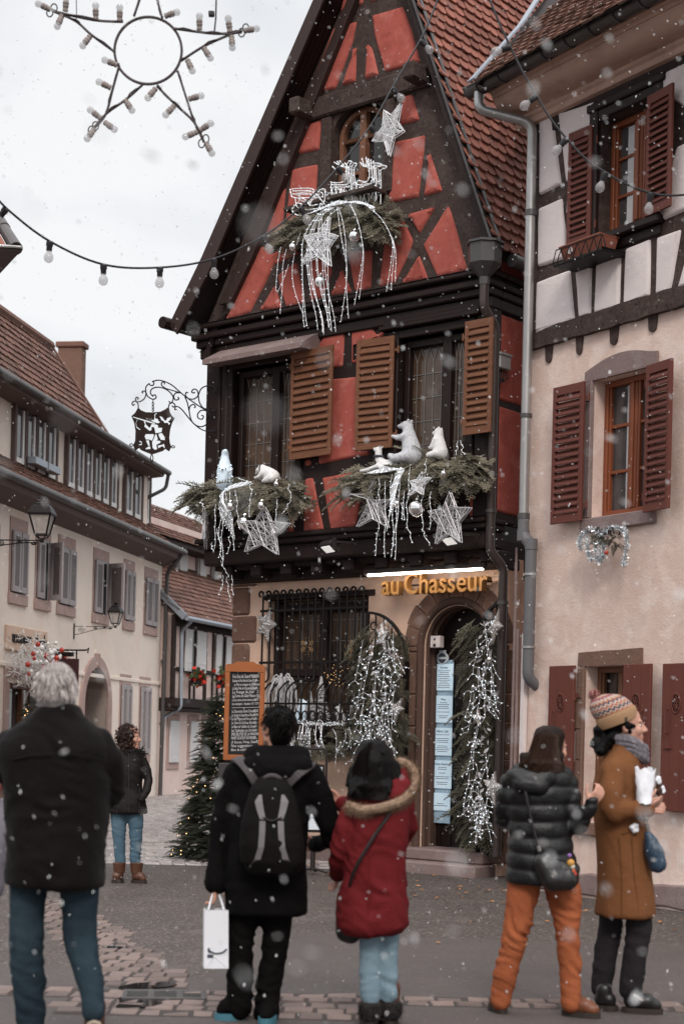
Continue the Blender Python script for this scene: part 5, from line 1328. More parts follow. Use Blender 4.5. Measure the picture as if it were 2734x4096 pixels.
star('glittering star fixed to the stone corner left of the barred window',c9([(250,512),(355,455),(405,585),(340,725),(240,660)]),.08,'glitter',solid=True)
star('glittering star at the top of the left door garland',c9([(1225,565),(1282,640),(1255,797),(1180,740),(1180,622)]),.34,'glitter',solid=True)
star('glittering star low on the left door garland',c9([(1380,1160),(1397,1247),(1325,1357),(1273,1300),(1288,1200)]),.34,'glitter',solid=True)
star('glittering star at the top of the right door garland',c10([(1160,460),(1190,600),(1110,740),(1065,640),(1100,560)]),.50,'glitter',solid=True)
star('glittering star near the foot of the right door garland',c10([(1128,1735),(1177,1850),(1130,2012),(1058,1930),(1038,1800)]),.52,'glitter',solid=True)
star('small glittering star halfway down the right door garland',c10([(1000,1250),(1035,1310),(1010,1390),(960,1360),(955,1290)]),.5,'glitter',solid=True)
star('dull dark star hanging below the barred window sill',c9([(905,1500),(950,1560),(930,1630),(870,1625),(855,1550)]),.42,'glitter',solid=True)
# ---- baubles
def bauble(px,py,r,o,label):
    q=RH.l(px,py,o);t=wthing('bauble',label,'bauble',q,group='silver baubles');mb=MB();rr=r/345;mb.sph((0,0,0),rr,18,12);mb.build('ball',M['silver'],t,True)
    mb=MB();mb.lathe([(rr*.2,0),(rr*.2,rr*.22)],(0,0,rr*.95),8);mb.tube([(rr*.14*math.cos(a*PI/5),0,rr*1.3+rr*.14*math.sin(a*PI/5)) for a in range(10)],rr*.04,4,closed=True);mb.build('cap',M['silver'],t)
for a in ((1281,1127,24,.95,'large silver bauble among the lowest icicle lights of the gable'),(1416,946,21,1.12,'silver bauble at the front of the attic sill garland'),(1171,988,16,1.0,'silver bauble at the left end of the attic sill garland'),
 (922,2026,18,1.12,'silver bauble under the ice-lit bear'),(1046,2022,17,1.1,'silver bauble just above the big wire star'),(978,2092,28,.95,'large silver bauble half behind the big wire star'),(1106,1936,12,1.1,'small silver bauble behind the stooping bear'),
 (1667,2034,33,1.02,'largest silver bauble, under the small white star'),(1585,2015,16,1.0,'small silver bauble between light strands left of the largest one'),(1774,1894,12,1.2,'tiny silver bauble on the spruce below the small sitting bear'),
 (1460,2675,12,.4,'silver bauble on the left door garland near its top'),(1545,2642,8,.4,'small silver bauble beside the grey ribbon of the left door garland'),(1540,2750,9,.4,'silver bauble in the middle of the left door garland'),(1556,2968,11,.4,'silver bauble near the foot of the left door garland'),
 (1956,2638,11,.55,'silver bauble in the upper part of the right door garland'),(1891,2748,8,.55,'small silver bauble at the left edge of the right door garland'),(1890,2988,9,.55,'silver bauble low on the right door garland'),(1500,2845,10,.4,'silver bauble on the left door garland beside the light beads')):bauble(*a)
# ---- strands of white lights
def strands(name,label,lines,fr=RH,r=.0034,bead=.06,group='white light strands',mm='wire_white',br=.0052):
    q0=Vector(lines[0][0]);t=thing(name,label,'string lights',fr.w(q0),fr.ang,group);mb=MB();bm_=[]
    rs=random.Random(label)
    for ln in lines:
        P=crom([Vector(p)-q0 for p in ln],5);mb.tube(P,r,4);acc=0
        for a,b in zip(P,P[1:]):
            d=(b-a).length;acc+=d
            if acc>bead:
                acc=0;p=b+Vector((rs.uniform(-.008,.008),rs.uniform(-.012,0),rs.uniform(-.006,.006)));bm_.append(p)
    mb.build('wire',M[mm],t);rs.shuffle(bm_);beads('led_bulb',bm_,br,M['led'],t);return t
lt=[]
def L2(o,*p):lt.append(cr(o,p,1100,380,.413))
L2(1.0,(600,1085),(615,1200),(640,1380),(690,1640),(690,1800),(636,2195));L2(1.02,(610,1085),(650,1210),(680,1400),(690,1660),(688,1850),(710,2165))
L2(1.0,(720,1060),(780,1170),(830,1350),(850,1530),(830,1690),(766,2035));L2(1.0,(730,1060),(790,1190),(835,1380),(855,1560),(835,1800),(812,1980))
L2(.95,(860,1050),(960,1130),(1050,1230),(1130,1400),(1130,1560),(1075,1905));L2(.95,(1120,1370),(1150,1480),(1135,1700),(1122,1885));L2(.95,(1125,1370),(1165,1520),(1160,1810))
for i,(x0,x1,xe,ye_) in enumerate(((390,250,310,2240),(395,255,285,2250),(410,300,412,2275),(415,305,470,2320),(420,320,465,2290),(430,340,460,2300),(440,390,525,2250),(450,400,545,2290),(455,450,520,2255),(520,470,585,2295),(525,500,545,2200))):
    L2(.98+.01*i,(x0+120,1090),(x0,1180),(x1+20,1400),(x1+10,1650),(x1+(xe-x1)*.35,1880),(xe-15,2150),(xe,ye_))
L2(.95,(245,1330),(195,1500),(165,1700),(190,1900),(280,2150));L2(.95,(110,1490),(75,1650),(70,1850),(48,2120));L2(.95,(55,1470),(25,1640),(5,1900));L2(.95,(130,1640),(90,1760),(20,1920));
for k in range(7):L2(1.0,(330+k*12,1150-k*4),(480+k*10,1090-k*6),(640,1045-k*5+10),(820+k*20,1030+k*8),(960,1135-k*6))
strands('icicle_lights','long white icicle lights hanging from the attic sill garland',lt)
lt=[];rs=random.Random(3)
def drop(o,x0,y0,x1,y1,ox,oy,k,w=12,n=6):
    P=[(x0+(x1-x0)*i/n+(rs.uniform(-w,w) if 0<i else 0),y0+(y1-y0)*i/n) for i in range(n+1)];lt.append(cr(o,P,ox,oy,k))
for a in ((320,1600,310,1980),(360,1540,345,2020),(375,1500,370,2040),(395,1480,400,1700),(430,1480,455,1960),(470,1490,500,1800),(590,1430,600,1500),(600,1480,580,1700),(800,1560,775,1740),(890,1440,900,1570),(905,1570,845,1680),(440,1750,420,1990),(330,1790,380,2090),(480,1390,600,1440),(290,1900,300,1960),(210,1560,215,1620)):drop(1.05,*a,700,1200,.5102)
for k in range(9):lt.append(cr(1.06,[(600-k*4,1425+k*3),(500-k*8,1435+k*6),(400-k*6,1480+k*8),(360+k*9,1600+k*10),(355+k*14,1700+k*22)],700,1200,.5102))
strands('icicle_lights','white light strands trailing over the two-bear garland',lt)
lt=[]
for a in ((545,1640,520,1870),(590,1350,585,1880),(640,1300,610,1700),(660,1290,640,1880),(700,1260,655,1900),(680,1320,650,1800),(720,1420,725,1620),(765,1250,740,1640),(740,1640,785,1780),(850,1400,850,1700),(850,1690,900,1800),(880,1190,875,1320),(910,1420,900,1690),(1100,1070,1085,1170),(1115,1065,1140,1160),(545,1330,540,1520),(700,1500,715,1620)):drop(1.06,*a,1200,1150,.574,10)
for k in range(10):lt.append(cr(1.08,[(440+k*6,1300-k*2),(600,1285-k*3),(720-k*5,1260+k*2),(690-k*6,1340+k*6),(660-k*4,1450+k*16)],1200,1150,.574))
strands('icicle_lights','white light strands trailing over the three-bear garland',lt)
lt=[]
for a in ((1395,380,1460,490),(1410,470,1400,560),(1440,480,1470,640),(1400,540,1380,600),(1480,470,1490,600)):
    drop(.6,(a[0]-1395)*.8+1385,a[1]+0,(a[2]-1395)*.8+1385,a[3],0,2000,.6378,6)
strands('icicle_lights','thin light strands dangling from the lower left corner of the jetty',lt)
# ---- polar bears
def bear(label,base_px,o,h,caps,m,face=1,rotd=0,extra=None):
    """caps in units of height, x towards the muzzle"""
    q=RH.l(*base_px,o);t=wthing('polar_bear',label,'bear figure',q,RZ+R(rotd),'polar bear figures');mb=MB()
    for a,ra,b,rb in caps:
        f=lambda p:(p[0]*face*h,p[1]*h,p[2]*h);capsule(mb,f(a),ra*h,f(b),rb*h)
    o_=blob(mb,'body',M[m],t,.014*max(h,.35)/.4,3,lambda c,n:.004*MN.noise(c*45))
    return t,h,face
def face_bits(t,h,face,eye,nose,er=.018):
    mb=MB()
    for p in eye:mb.sph((p[0]*face*h,p[1]*h,p[2]*h),er*h,8,6)
    mb.sph((nose[0]*face*h,nose[1]*h,nose[2]*h),er*1.5*h,8,6);mb.build('nose_and_eyes',M['nose'],t,True)
sit=[((-.05,0,.18),.24,(.0,0,.42),.20),((.0,0,.42),.2,(.05,0,.66),.145),((.05,0,.66),.145,(.08,0,.82),.12),((.08,0,.85),.115,(.2,0,.86),.085),((.2,0,.86),.075,(.32,0,.85),.045),
 ((.02,.08,.95),.035,(.03,.08,.97),.03),((.02,-.08,.95),.035,(.03,-.08,.97),.03),((.08,.12,.60),.085,(.28,.13,.60),.06),((.28,.13,.60),.06,(.40,.12,.66),.05),((.08,-.12,.60),.085,(.26,-.13,.56),.06),((.26,-.13,.56),.06,(.40,-.12,.62),.05),
 ((-.02,.16,.14),.13,(.3,.18,.1),.1),((.3,.18,.1),.1,(.42,.18,.17),.07),((-.02,-.16,.14),.13,(.3,-.18,.1),.1),((.3,-.18,.1),.1,(.42,-.18,.17),.07)]
t,h,f=bear('big pale grey sitting bear with raised muzzle and paws on the right garland',c5([(765,1225)])[0],.85,.50,sit,'bear_grey',-1,8);face_bits(t,h,f,[(.2,.085,.92),(.2,-.085,.92)],(.36,0,.86))
sit2=[((-.05,0,.2),.25,(.0,0,.45),.21),((.0,0,.45),.21,(.03,0,.7),.16),((.03,0,.7),.16,(.02,0,.86),.14),((.04,0,.86),.13,(.16,0,.84),.09),((.16,0,.84),.08,(.25,0,.83),.05),((-.03,.1,.97),.035,(-.03,.1,.99),.03),((-.03,-.1,.97),.035,(-.03,-.1,.99),.03),
 ((.08,.14,.6),.09,(.2,.14,.38),.07),((.2,.14,.38),.07,(.28,.12,.34),.06),((.08,-.14,.6),.09,(.2,-.14,.38),.07),((.2,-.14,.38),.07,(.28,-.12,.34),.06),((.0,.16,.14),.13,(.3,.17,.1),.09),((0,-.16,.14),.13,(.3,-.17,.1),.09)]
t,h,f=bear('small white sitting bear looking left beside the grey bear',c5([(965,1190)])[0],.85,.34,sit2,'bear_white',-1,6);face_bits(t,h,f,[(.15,.09,.9),(.15,-.09,.9)],(.29,0,.84))
lie=[((-.55,0,.22),.2,(-.1,0,.25),.2),((-.1,0,.25),.2,(.1,0,.5),.15),((.1,0,.5),.15,(.12,0,.8),.13),((.12,0,.84),.13,(.3,0,.88),.07),((.0,.1,.96),.04,(0,.1,.98),.03),((0,-.1,.96),.04,(0,-.1,.98),.03),
 ((.0,.16,.2),.1,(.5,.16,.1),.08),((.5,.16,.1),.08,(.75,.16,.08),.07),((.0,-.16,.2),.1,(.5,-.16,.08),.08),((.5,-.16,.08),.08,(.8,-.14,.07),.07),((-.5,.2,.15),.12,(-.15,.22,.1),.09),((-.5,-.2,.15),.12,(-.15,-.22,.1),.09)]
t,h,f=bear('white cub lying with a dark scarf at the left of the grey bear',c5([(560,1285)])[0],.92,.30,lie,'bear_white',-1,4);face_bits(t,h,f,[(.2,.09,.92),(.2,-.09,.92)],(.36,0,.89))
mb=MB();mb.tube([(-.1*h*1.1+.16*h*math.cos(a*PI/6),.17*h*math.sin(a*PI/6),.58*h) for a in range(12)],.035*h*1.4,6,closed=True);mb.build('scarf',mat('scarf_dark',(.06,.065,.08),.9,.3,20),t)
stoop=[((-.25,0,.32),.3,(.1,0,.5),.3),((.1,0,.5),.28,(.4,0,.72),.2),((.4,0,.72),.2,(.62,0,.66),.15),((.62,0,.64),.12,(.78,0,.52),.06),((.5,.12,.85),.04,(.5,.12,.87),.035),((.5,-.12,.85),.04,(.5,-.12,.87),.035),
 ((.25,.2,.5),.12,(.45,.22,.3),.09),((.45,.22,.3),.09,(.68,.18,.3),.07),((.25,-.2,.5),.12,(.45,-.22,.3),.09),((.45,-.22,.3),.09,(.68,-.18,.3),.07),((-.3,.2,.2),.2,(.15,.22,.1),.1),((-.3,-.2,.2),.2,(.15,-.22,.1),.1)]
t,h,f=bear('white bear stooping with head bowed and dark collar on the left garland',c4([(735,1440)])[0],.9,.26,stoop,'bear_white',-1,4);face_bits(t,h,f,[(.68,.11,.72),(.68,-.11,.72)],(.82,0,.49))
mb=MB();mb.tube([(-(.42)*h+.0*h,.2*h*math.sin(a*PI/6),.72*h+.21*h*math.cos(a*PI/6)) for a in range(12)],.03*h,6,closed=True);mb.build('collar',M['nose'],t)
stand=[((-.06,0,.1),.2,(0,0,.42),.21),((0,0,.42),.21,(0,0,.64),.15),((0,0,.66),.12,(.0,0,.86),.10),((.0,0,.9),.10,(.12,0,.93),.065),((-.04,.06,.97),.025,(-.04,.06,.98),.02),((-.04,-.06,.97),.025,(-.04,-.06,.98),.02),((.05,.1,.55),.07,(.2,.06,.38),.05),((.05,-.1,.55),.07,(.22,-.04,.40),.05),
 ((.2,-.06,.1),.15,(.24,-.06,.28),.13),((.26,-.08,.38),.11,(.34,-.1,.39),.06),((-.1,.1,.08),.12,(.1,.14,.06),.08),((-.1,-.1,.08),.12,(.1,-.14,.06),.08)]
t,h,f=bear('ice-blue lit bear standing with its cub at the left end of the left garland',c4([(385,1465)])[0],.88,.46,stand,'bear_ice',1,-40)
face_bits(t,h,f,[(.08,.08,.95),(.33,-.0,.43),(.33,-.17,.43)],(.41,-.1,.39),.016)
bl_=[];rs=random.Random(8)
for k in range(60):
    a=rs.uniform(0,6.28);z=rs.uniform(.05,.6);r=(.215 if z<.45 else .215-.3*(z-.45));bl_.append((r*h*math.cos(a),r*h*math.sin(a),z*h))
beads('led_bulb',bl_,.006,M['led'],t)
# ---- wire reindeer and sleigh on the attic sill
def wireset(name,label,cat,o,lines,group=None,dep=.09):
    q0=Vector(cr(o,[lines[0][0]],1100,380,.413)[0]);t=thing(name,label,cat,RH.w(q0),RZ,group);mb=MB();b2=[];rs=random.Random(label)
    for ln in lines:
        for dy in (0,dep):
            P=crom([Vector(p)-q0+Vector((rs.uniform(-.004,.004),dy,0)) for p in cr(o,ln,1100,380,.413)],4);mb.tube(P,.0065,5)
            for p in P[::3]:b2.append(p+Vector((0,-.01,0)))
        P=cr(o,ln,1100,380,.413)
        for p in P[::2]:p=Vector(p)-q0;mb.tube([p,p+Vector((0,dep,0))],.0045,4)
    mb.build('wire_frame',M['wire_white'],t);beads('led_bulb',b2,.0055,M['led'],t)
wireset('reindeer','white wire reindeer standing in front of the right window pane','reindeer',.70,[[(770,1030),(790,900),(800,830),(880,840),(910,790),(910,690),(930,660),(1020,665),(1020,690),(975,710),(975,850),(970,1040)],[(910,1030),(905,920),(880,900),(850,1030)],[(830,1020),(820,910),(900,890),(970,880)],[(800,870),(900,870),(960,800)],[(790,960),(830,880)],[(930,1000),(960,900)],[(910,690),(860,690),(820,650)],[(860,690),(840,610)],[(885,690),(880,600)],[(910,680),(903,615)],[(930,690),(940,830)],[(955,700),(960,850)]],'wire reindeer')
wireset('reindeer','white wire reindeer behind the first, nearer the sleigh','reindeer',.74,[[(545,1040),(540,860),(560,850),(650,845),(685,800),(690,690),(720,640),(742,650),(720,690),(715,760),(735,860),(750,1020)],[(620,1040),(625,920),(555,900),(560,1040)],[(690,1035),(665,910),(720,880)],[(555,870),(690,870),(720,820)],[(580,1000),(590,900)],[(650,990),(640,900)],[(690,700),(640,690),(570,650)],[(640,690),(600,640)],[(660,685),(625,635)],[(590,730),(555,690)],[(700,700),(705,840)]],'wire reindeer')
wireset('sleigh','white wire sleigh behind the two wire reindeer','sleigh',.80,[[(150,945),(165,910),(350,905),(375,950),(360,990),(180,995),(150,945)],[(195,995),(215,1090),(330,1110),(540,1075)],[(330,995),(330,1060),(400,970),(440,1010),(480,1060)],[(215,1050),(250,1000),(300,1020),(340,1070),(410,1060)],[(190,1070),(170,1110),(190,1150),(260,1165),(420,1110),(540,1050)],[(480,1030),(485,920),(440,915),(420,935)],[(350,960),(340,1060)],[(240,1050),(260,1060),(250,1090)],[(430,1090),(445,1050),(470,1090),(440,1110)],[(180,960),(340,960)],[(180,930),(350,925)]],None,.16)
# ---- wrought iron hanging sign
SO=.55;zs_=.2551
i0=RH.l(500+445*zs_,1480+650*zs_,SO)
t=wthing('hanging_sign','wrought iron hanging sign, dark shield with a kneeling hunter cut through','sign',i0)
zz=lambda pts:[tuple(Vector(RH.l(500+x*zs_,1480+y*zs_,SO))-Vector(i0)) for x,y in pts]
z2=lambda pts:[(p[0],p[2]) for p in zz(pts)]
sh=[(210,590),(250,630),(330,662),(445,665),(560,655),(640,615),(685,580),(700,660),(735,720),(775,755),(735,830),(705,930),(690,1060),(700,1140),(722,1205),(690,1275),(630,1235),(590,1270),(500,1300),(420,1325),(330,1290),(260,1260),(222,1220),(160,1265),(135,1180),(165,1110),(170,960),(150,830),(105,725),(165,670)]
holes=[[(125,730),(370,800),(480,835),(470,850),(350,815),(118,740)],[(190,765),(205,770),(180,830),(190,890),(250,935),(235,943),(175,900),(165,830)],
 [(460,735),(455,700),(480,677),(515,680),(480,700),(478,760),(520,770),(530,800),(555,820),(530,835),(490,830),(415,800),(412,780),(450,785)],
 [(535,718),(590,740),(625,790),(645,790),(655,755),(700,740),(710,715),(728,760),(700,795),(680,810),(715,840),(685,870),(670,830),(615,830),(600,800),(570,785)],
 [(290,800),(325,805),(330,850),(385,905),(415,845),(510,860),(530,885),(515,905),(590,905),(578,975),(475,995),(455,900),(425,890),(420,945),(385,955),(300,885),(310,850)],
 [(305,1040),(320,1005),(455,1005),(460,1050),(425,1110),(380,1090),(325,1090)],[(325,1105),(380,1100),(395,1190),(365,1190)],[(365,1200),(400,1198),(405,1240),(315,1242),(320,1228)],
 [(470,1010),(500,1010),(520,1090),(500,1110),(520,1105),(565,1120),(560,1140),(495,1175),(510,1240),(470,1255),(430,1220),(420,1130)],
 [(520,1000),(580,985),(625,1050),(632,1100),(560,1095),(530,1040)],[(510,1185),(585,1170),(615,1150),(632,1225),(612,1222),(590,1195),(520,1230)],[(215,1120),(240,1108),(270,1130),(268,1178),(212,1178),(215,1165),(250,1160),(250,1135)]]
mb=MB();mb.prism(z2(sh),-.006,.006,[z2(h_) if area(z2(h_))*area(z2(sh))<0 else z2(h_)[::-1] for h_ in holes]);mb.build('shield',M['iron_plate'],t)
mb=MB()
cur=[[(210,590),(205,530),(170,490),(125,500),(112,530),(130,555),(152,535)],[(185,500),(250,490),(310,440),(330,360),(300,328),(268,345),(285,362)],[(180,490),(165,455),(190,425),(212,445),(195,460)],[(330,360),(328,270),(380,212)],[(330,350),(360,415),(440,460),(490,430),(470,390),(440,400)],[(440,415),(400,360),(420,300),(500,270),(600,285),(690,335),(750,410),(750,480),(720,515),(690,490)],
 [(430,180),(520,160),(620,180),(740,240),(880,360),(1000,455),(1200,590),(1300,635),(1410,645)],[(430,180),(455,200),(440,240),(400,240),(382,212)],[(640,290),(580,245),(575,200),(615,190),(620,225)],[(640,290),(860,355)],[(880,360),(800,360),(765,410),(790,470),(845,455),(830,425)],[(685,580),(700,530),(750,515),(785,550),(765,585),(740,560)],[(785,580),(830,575),(900,630),(1040,800),(1150,900),(1260,955),(1410,960)],[(790,590),(780,620),(808,620)],
 [(940,420),(980,520),(1005,640),(1040,790),(1120,870),(1220,885),(1320,810),(1335,720),(1290,650),(1200,632),(1140,690),(1150,755),(1210,770),(1230,725),(1200,712)],[(1005,640),(1020,570),(1070,540),(1105,570),(1085,592)],[(1000,455),(950,400),(960,350),(985,360)],[(1000,450),(1080,455),(1145,400),(1130,320),(1080,300),(1045,340),(1070,360),(1095,350)],[(1150,400),(1190,300),(1270,252),(1360,250),(1425,300),(1410,345)],[(1150,390),(1165,500),(1220,590),(1290,610),(1340,600)]]
for c_ in cur:mb.tube(crom(zz(c_),5),.0085,6)
for c_ in ([(135,1180),(100,1155),(75,1175),(100,1195)],[(722,1205),(755,1185),(780,1205),(755,1222)],[(420,1325),(402,1380),(423,1450),(442,1380)]):mb.tube(crom(zz(c_),4,True),.007,5,closed=True)
for c_ in ([(440,460),(440,515)],):mb.tube(zz(c_),.006,5)
for y0 in (505,560,605):mb.tube(crom(zz([(430,y0),(450,y0+8),(448,y0+45),(430,y0+40)]),3,True),.006,5,closed=True)
for y in (345,645,960):
    p=Vector(zz([(1410,y)])[0]);mb.bbox(p.x-.03,p.x+.03,p.y-.02,-.0,p.z-.02,p.z+.02,.005)
mb.build('bracket',M['iron'],t,True)
# ---- window grille
gr=wthing('window_grille','bellied wrought iron grille with scrolled tops over the dark ground window','grille',(win[0][0],0,1.42))
mb=MB();W_=win[1][0]-win[0][0];nb=14;Hh=win[0][1]-1.42
for k in range(nb):
    x=-.02+(W_+.0)*k/(nb-1);y=-.07
    tp=[(x,y,Hh+.0),(x,y,Hh+.07)]+[(x-.035+.035*math.cos(a),y,Hh+.075+.035*math.sin(a)) for a in [q*.5 for q in range(1,10)]]
    P=[(x,-.30,.12),(x,-.30,.55),(x,-.30,.62)]+crom([(x,-.29,.66),(x,-.2,.74),(x,-.09,.80),(x,-.07,.88)],4)+tp
    mb.tube(P,.013,6)
for z,y in ((Hh-.14,-.07),(1.02,-.07)):mb.bbox(-.06,W_+.03,y-.012,y+.012,z-.015,z+.015,.003)
for z in (.20,.5):mb.bbox(-.05,W_+.03,-.312,-.288,z-.012,z+.012,.003)
for x in (-.05,W_+.03):
    for z in (.2,.5):mb.box(x-.01,x+.01,-.30,.05,z-.01,z+.01)
for k in range(nb-1):
    x=-.02+W_*(k+.5)/(nb-1);mb.tube([(x+.045*math.cos(a*PI/6),-.30,.35+.06*math.sin(a*PI/6)) for a in range(12)],.009,5,closed=True)
mb.build('bars',M['iron'],gr,True)
# things standing behind the bars
def flocked(px,py,h,r,o,label):
    t=wthing('flocked_tree',label,'decoration tree',RH.l(px,py,o),group='flocked trees');mb=MB();rs=random.Random(label)
    for k in range(int(260*h/.4)):
        u=rs.random()**1.3;z=h*(.06+.92*u);rr=r*(1-u)+.01;a=rs.random()*6.28;d=Vector((math.cos(a),math.sin(a),-.35))
        p=Vector((0,0,z));mb.tube([p+d*rr*.3,p+d*rr*rs.uniform(.8,1.1)],[.014,.005],4)
    mb.build('foliage',M['flock'],t);mb=MB();mb.tube([(0,0,0),(0,0,h*.9)],.015,6);mb.build('trunk',M['timber'],t)
flocked(1238,2895,.40,.10,.12,'shortest flocked tree behind the grille, left of the tall one');flocked(1280,2898,.60,.13,.12,'tall flocked fir tree in the middle behind the grille');flocked(1413,2890,.36,.11,.12,'flocked tree at the right end behind the grille')
t=wthing('drooping_tree','white drooping twig tree behind the grille at left','decoration tree',RH.l(1125,2900,.1));mb=MB();rs=random.Random(5)
for k in range(46):
    a=rs.uniform(0,6.28);r=rs.uniform(.06,.28);c=Vector((math.cos(a),math.sin(a)*.45,0));zt=.60+rs.uniform(-.05,.05);ze=rs.uniform(.05,.35)
    mb.tube(crom([(0,0,.1),(.01*c.x,0,.45),tuple(c*r*.45+Vector((0,0,zt))),tuple(c*r*.9+Vector((0,0,zt-.13))),tuple(c*r*1.05+Vector((rs.gauss(0,.02),0,ze)))],3),.0085,4)
mb.build('twigs',M['flock'],t)
t,h,f=bear('small ice-lit bear pair behind the grille bars',(1205,2892),.14,.30,sit2,'bear_ice',1,0);t,h,f=bear('white seated bear behind the grille to the right',(1362,2905),.14,.26,sit,'bear_white',-1,10);face_bits(t,h,f,[(.2,.085,.92),(.2,-.085,.92)],(.36,0,.86))
for px,py,lab in ((1228,2585,'gold snowflake hanging inside the left window pane'),(1403,2600,'gold snowflake hanging inside the right window pane')):
    t=wthing('snowflake_ornament',lab,'snowflake',RH.l(px,py,-.08),group='hanging snowflakes');mb=MB();gm=M['gold_flake'] if 'gold_flake' in M else None
    if not gm:dm('gold_flake',(.32,.2,.09),.6,.1)
    for k in range(6):
        a=k*PI/3+PI/6;d=Vector((math.cos(a),0,math.sin(a)));mb.tube([(0,0,0),d*.12],.007,4)
        for q in (.05,.085):
            for s_ in (-1,1):e=Vector((math.cos(a+s_*.9),0,math.sin(a+s_*.9)));mb.tube([d*q,d*q+e*.035],.006,4)
    mb.build('flake',M['gold_flake'],t)
t=wthing('twig_lights','dark twigs with tiny amber lights behind the grille','string lights',RH.l(1345,2860,-.05));mb=MB();b2=[];rs=random.Random(12)
for k in range(12):
    x=rs.uniform(-.25,.22);P=[(0,0,0),(x*.5,.02,.3),(x,.0,rs.uniform(.45,.75))];mb.tube(P,.004,3)
    for j in range(3):q=rs.uniform(.4,1);b2.append((x*q,-.01,.2+.5*q*rs.uniform(.7,1)))
mb.build('twigs',M['timber'],t);beads('led_bulb',b2,.003,M['led_warm'],t)
garland('dark spruce garland along the barred window sill, its left tip over the chalkboard',[RH.l(x,y,.34) for x,y in ((985,2965),(1060,2950),(1200,2945),(1330,2935),(1470,2925))],95,(.22,.42),9,'needle_dark',down=.35)
lt=[];rs=random.Random(4)
for k in range(26):
    x=1180+rs.uniform(-30,230);lt.append([RH.l(x,2905+rs.uniform(-15,15),.48),RH.l(x+rs.uniform(-15,15),2955,.52),RH.l(x+rs.uniform(-20,20),3000+rs.uniform(-20,70),.5)])
for k in range(14):lt.append([RH.l(1175+k*12,2900+rs.uniform(-12,8),.46),RH.l(1195+k*12,2888+rs.uniform(-10,10),.46),RH.l(1215+k*12,2902,.46)])
strands('icicle_lights','silvery light strands spilling over the barred window sill',lt,r=.004,bead=.07,mm='wire_silver')
# ---- gates dressed with spruce beside the door
def gate(label,px_hi,px_lo,o,rise,ang,side,H_):
    hi,lo=RH.l(*px_hi,o),RH.l(*px_lo,o);w=abs(lo[0]-hi[0])
    hx=lo[0];t=wthing('iron_gate',label,'gate',(hx,-o,.25),RZ+ang,'arched gate leaves')
    s=-1 if hi[0]<lo[0] else 1
    zt=hi[2]-.25;zl=lo[2]-.25;mb=MB()
    arc=[(s*w*(1-math.cos(a)),0,zl+(zt-zl)*math.sin(a)) for a in [PI/2*k/12 for k in range(13)]]
    for a,b in zip(arc,arc[1:]):mb.obar(a,b,.03,.045,(0,1,0))
    mb.obar((0,0,0),(0,0,zl),.03,.045,(0,1,0));mb.obar((s*w,0,0),(s*w,0,zt),.03,.045,(0,1,0))
    for z in (.0,.9,zl-.1):mb.obar((0,0,z),(s*w,0,z),.03,.03,(0,0,1))
    for k in range(1,5):
        x=s*w*k/5;z=zl+(zt-zl)*math.sqrt(max(0,1-(1-k/5)**2));mb.tube([(x,0,0),(x,0,z)],.009,5)
    for k in range(3):
        cx=s*w*(.55+.15*k);cz=zt-.16-.09*(2-k);mb.tube([(cx+.045*math.cos(q*PI/6),0,cz+.045*math.sin(q*PI/6)) for q in range(12)],.009,5,closed=True)
    mb.build('gate_frame',M['iron'],t);return t,s,w,zl,zt
gl=gate('arched black iron gate leaf folded back left of the door',c9([(1118,492)])[0],c9([(1428,930)])[0],.10,.5,0,-1,2)
grr=gate('arched black iron gate leaf folded back right of the door',c10([(1218,408)])[0],c10([(1040,600)])[0],.12,.3,R(0),1,2)
def door_garland(label,x0,x1,y0,y1,o,seed,lean):
    rs=random.Random(seed);b=RH.l((x0+x1)/2,y1,o);t=wthing('door_garland',label,'garland',b,group='door garlands');mb=MB()
    n=230
    for k in range(n):
        u=(k+.5)/n;y=y0+(y1-y0)*u;x=x0+(x1-x0)*(.5+rs.uniform(-.42,.42))-lean*u
        p=Vector(RH.l(x,y,o))-Vector(b);side=((x+lean*u-x0)/(x1-x0)-.5)*2
        d=Vector((side*.8+rs.gauss(0,.3),-.45+rs.gauss(0,.2),rs.gauss(-.75,.25)));spruce(mb,p,d,rs.uniform(.2,.4),rs=rs)
    mb.build('foliage',M['needle_dark'],t)
    lt=[]
    for k in range(30):
        y=y0+(y1-y0)*rs.uniform(0,.9);x=x0+(x1-x0)*rs.uniform(.02,.88)-lean*(y-y0)/(y1-y0);P=[(x,y)];dx=rs.uniform(-14,10);
        for j in range(4):dx+=rs.uniform(-9,9);P.append((P[-1][0]+dx*.8,P[-1][1]+rs.uniform(25,48)))
        lt.append([RH.l(a,c,o+.30) for a,c in P])
        for j in range(1,5):
            a=P[j];
            for s_ in (-1,1):
                if rs.random()<.45:lt.append([RH.l(*a,o+.30),RH.l(a[0]+s_*rs.uniform(8,20),a[1]+rs.uniform(-2,16),o+.32),RH.l(a[0]+s_*rs.uniform(18,34),a[1]+rs.uniform(4,34),o+.31)])
    strands('twig_lights',label.replace('thick spruce garland','frosted twig lights on the garland'),lt,r=.0038,bead=.085,group='frosted twig lights',br=.0072,mm='wire_twig')
    # silver leaves
    lv=MB()
    for k in range(120):
        y=y0+(y1-y0)*rs.random();x=x0+(x1-x0)*rs.uniform(.2,.8)-lean*(y-y0)/(y1-y0);p=Vector(RH.l(x,y,o+.28))-Vector(b)
        d=Vector((rs.gauss(0,.6),-.3,rs.gauss(-.4,.6))).normalized();q=d.cross(Vector((rs.gauss(0,1),rs.gauss(0,1),rs.gauss(0,1)))).normalized();L=rs.uniform(.05,.09);w=L*.2
        lv.add([p,p+d*L*.5+q*w,p+d*L,p+d*L*.5-q*w],[(0,1,2,3)])
    lv.build('silver_leaves',M['wire_silver'],t)
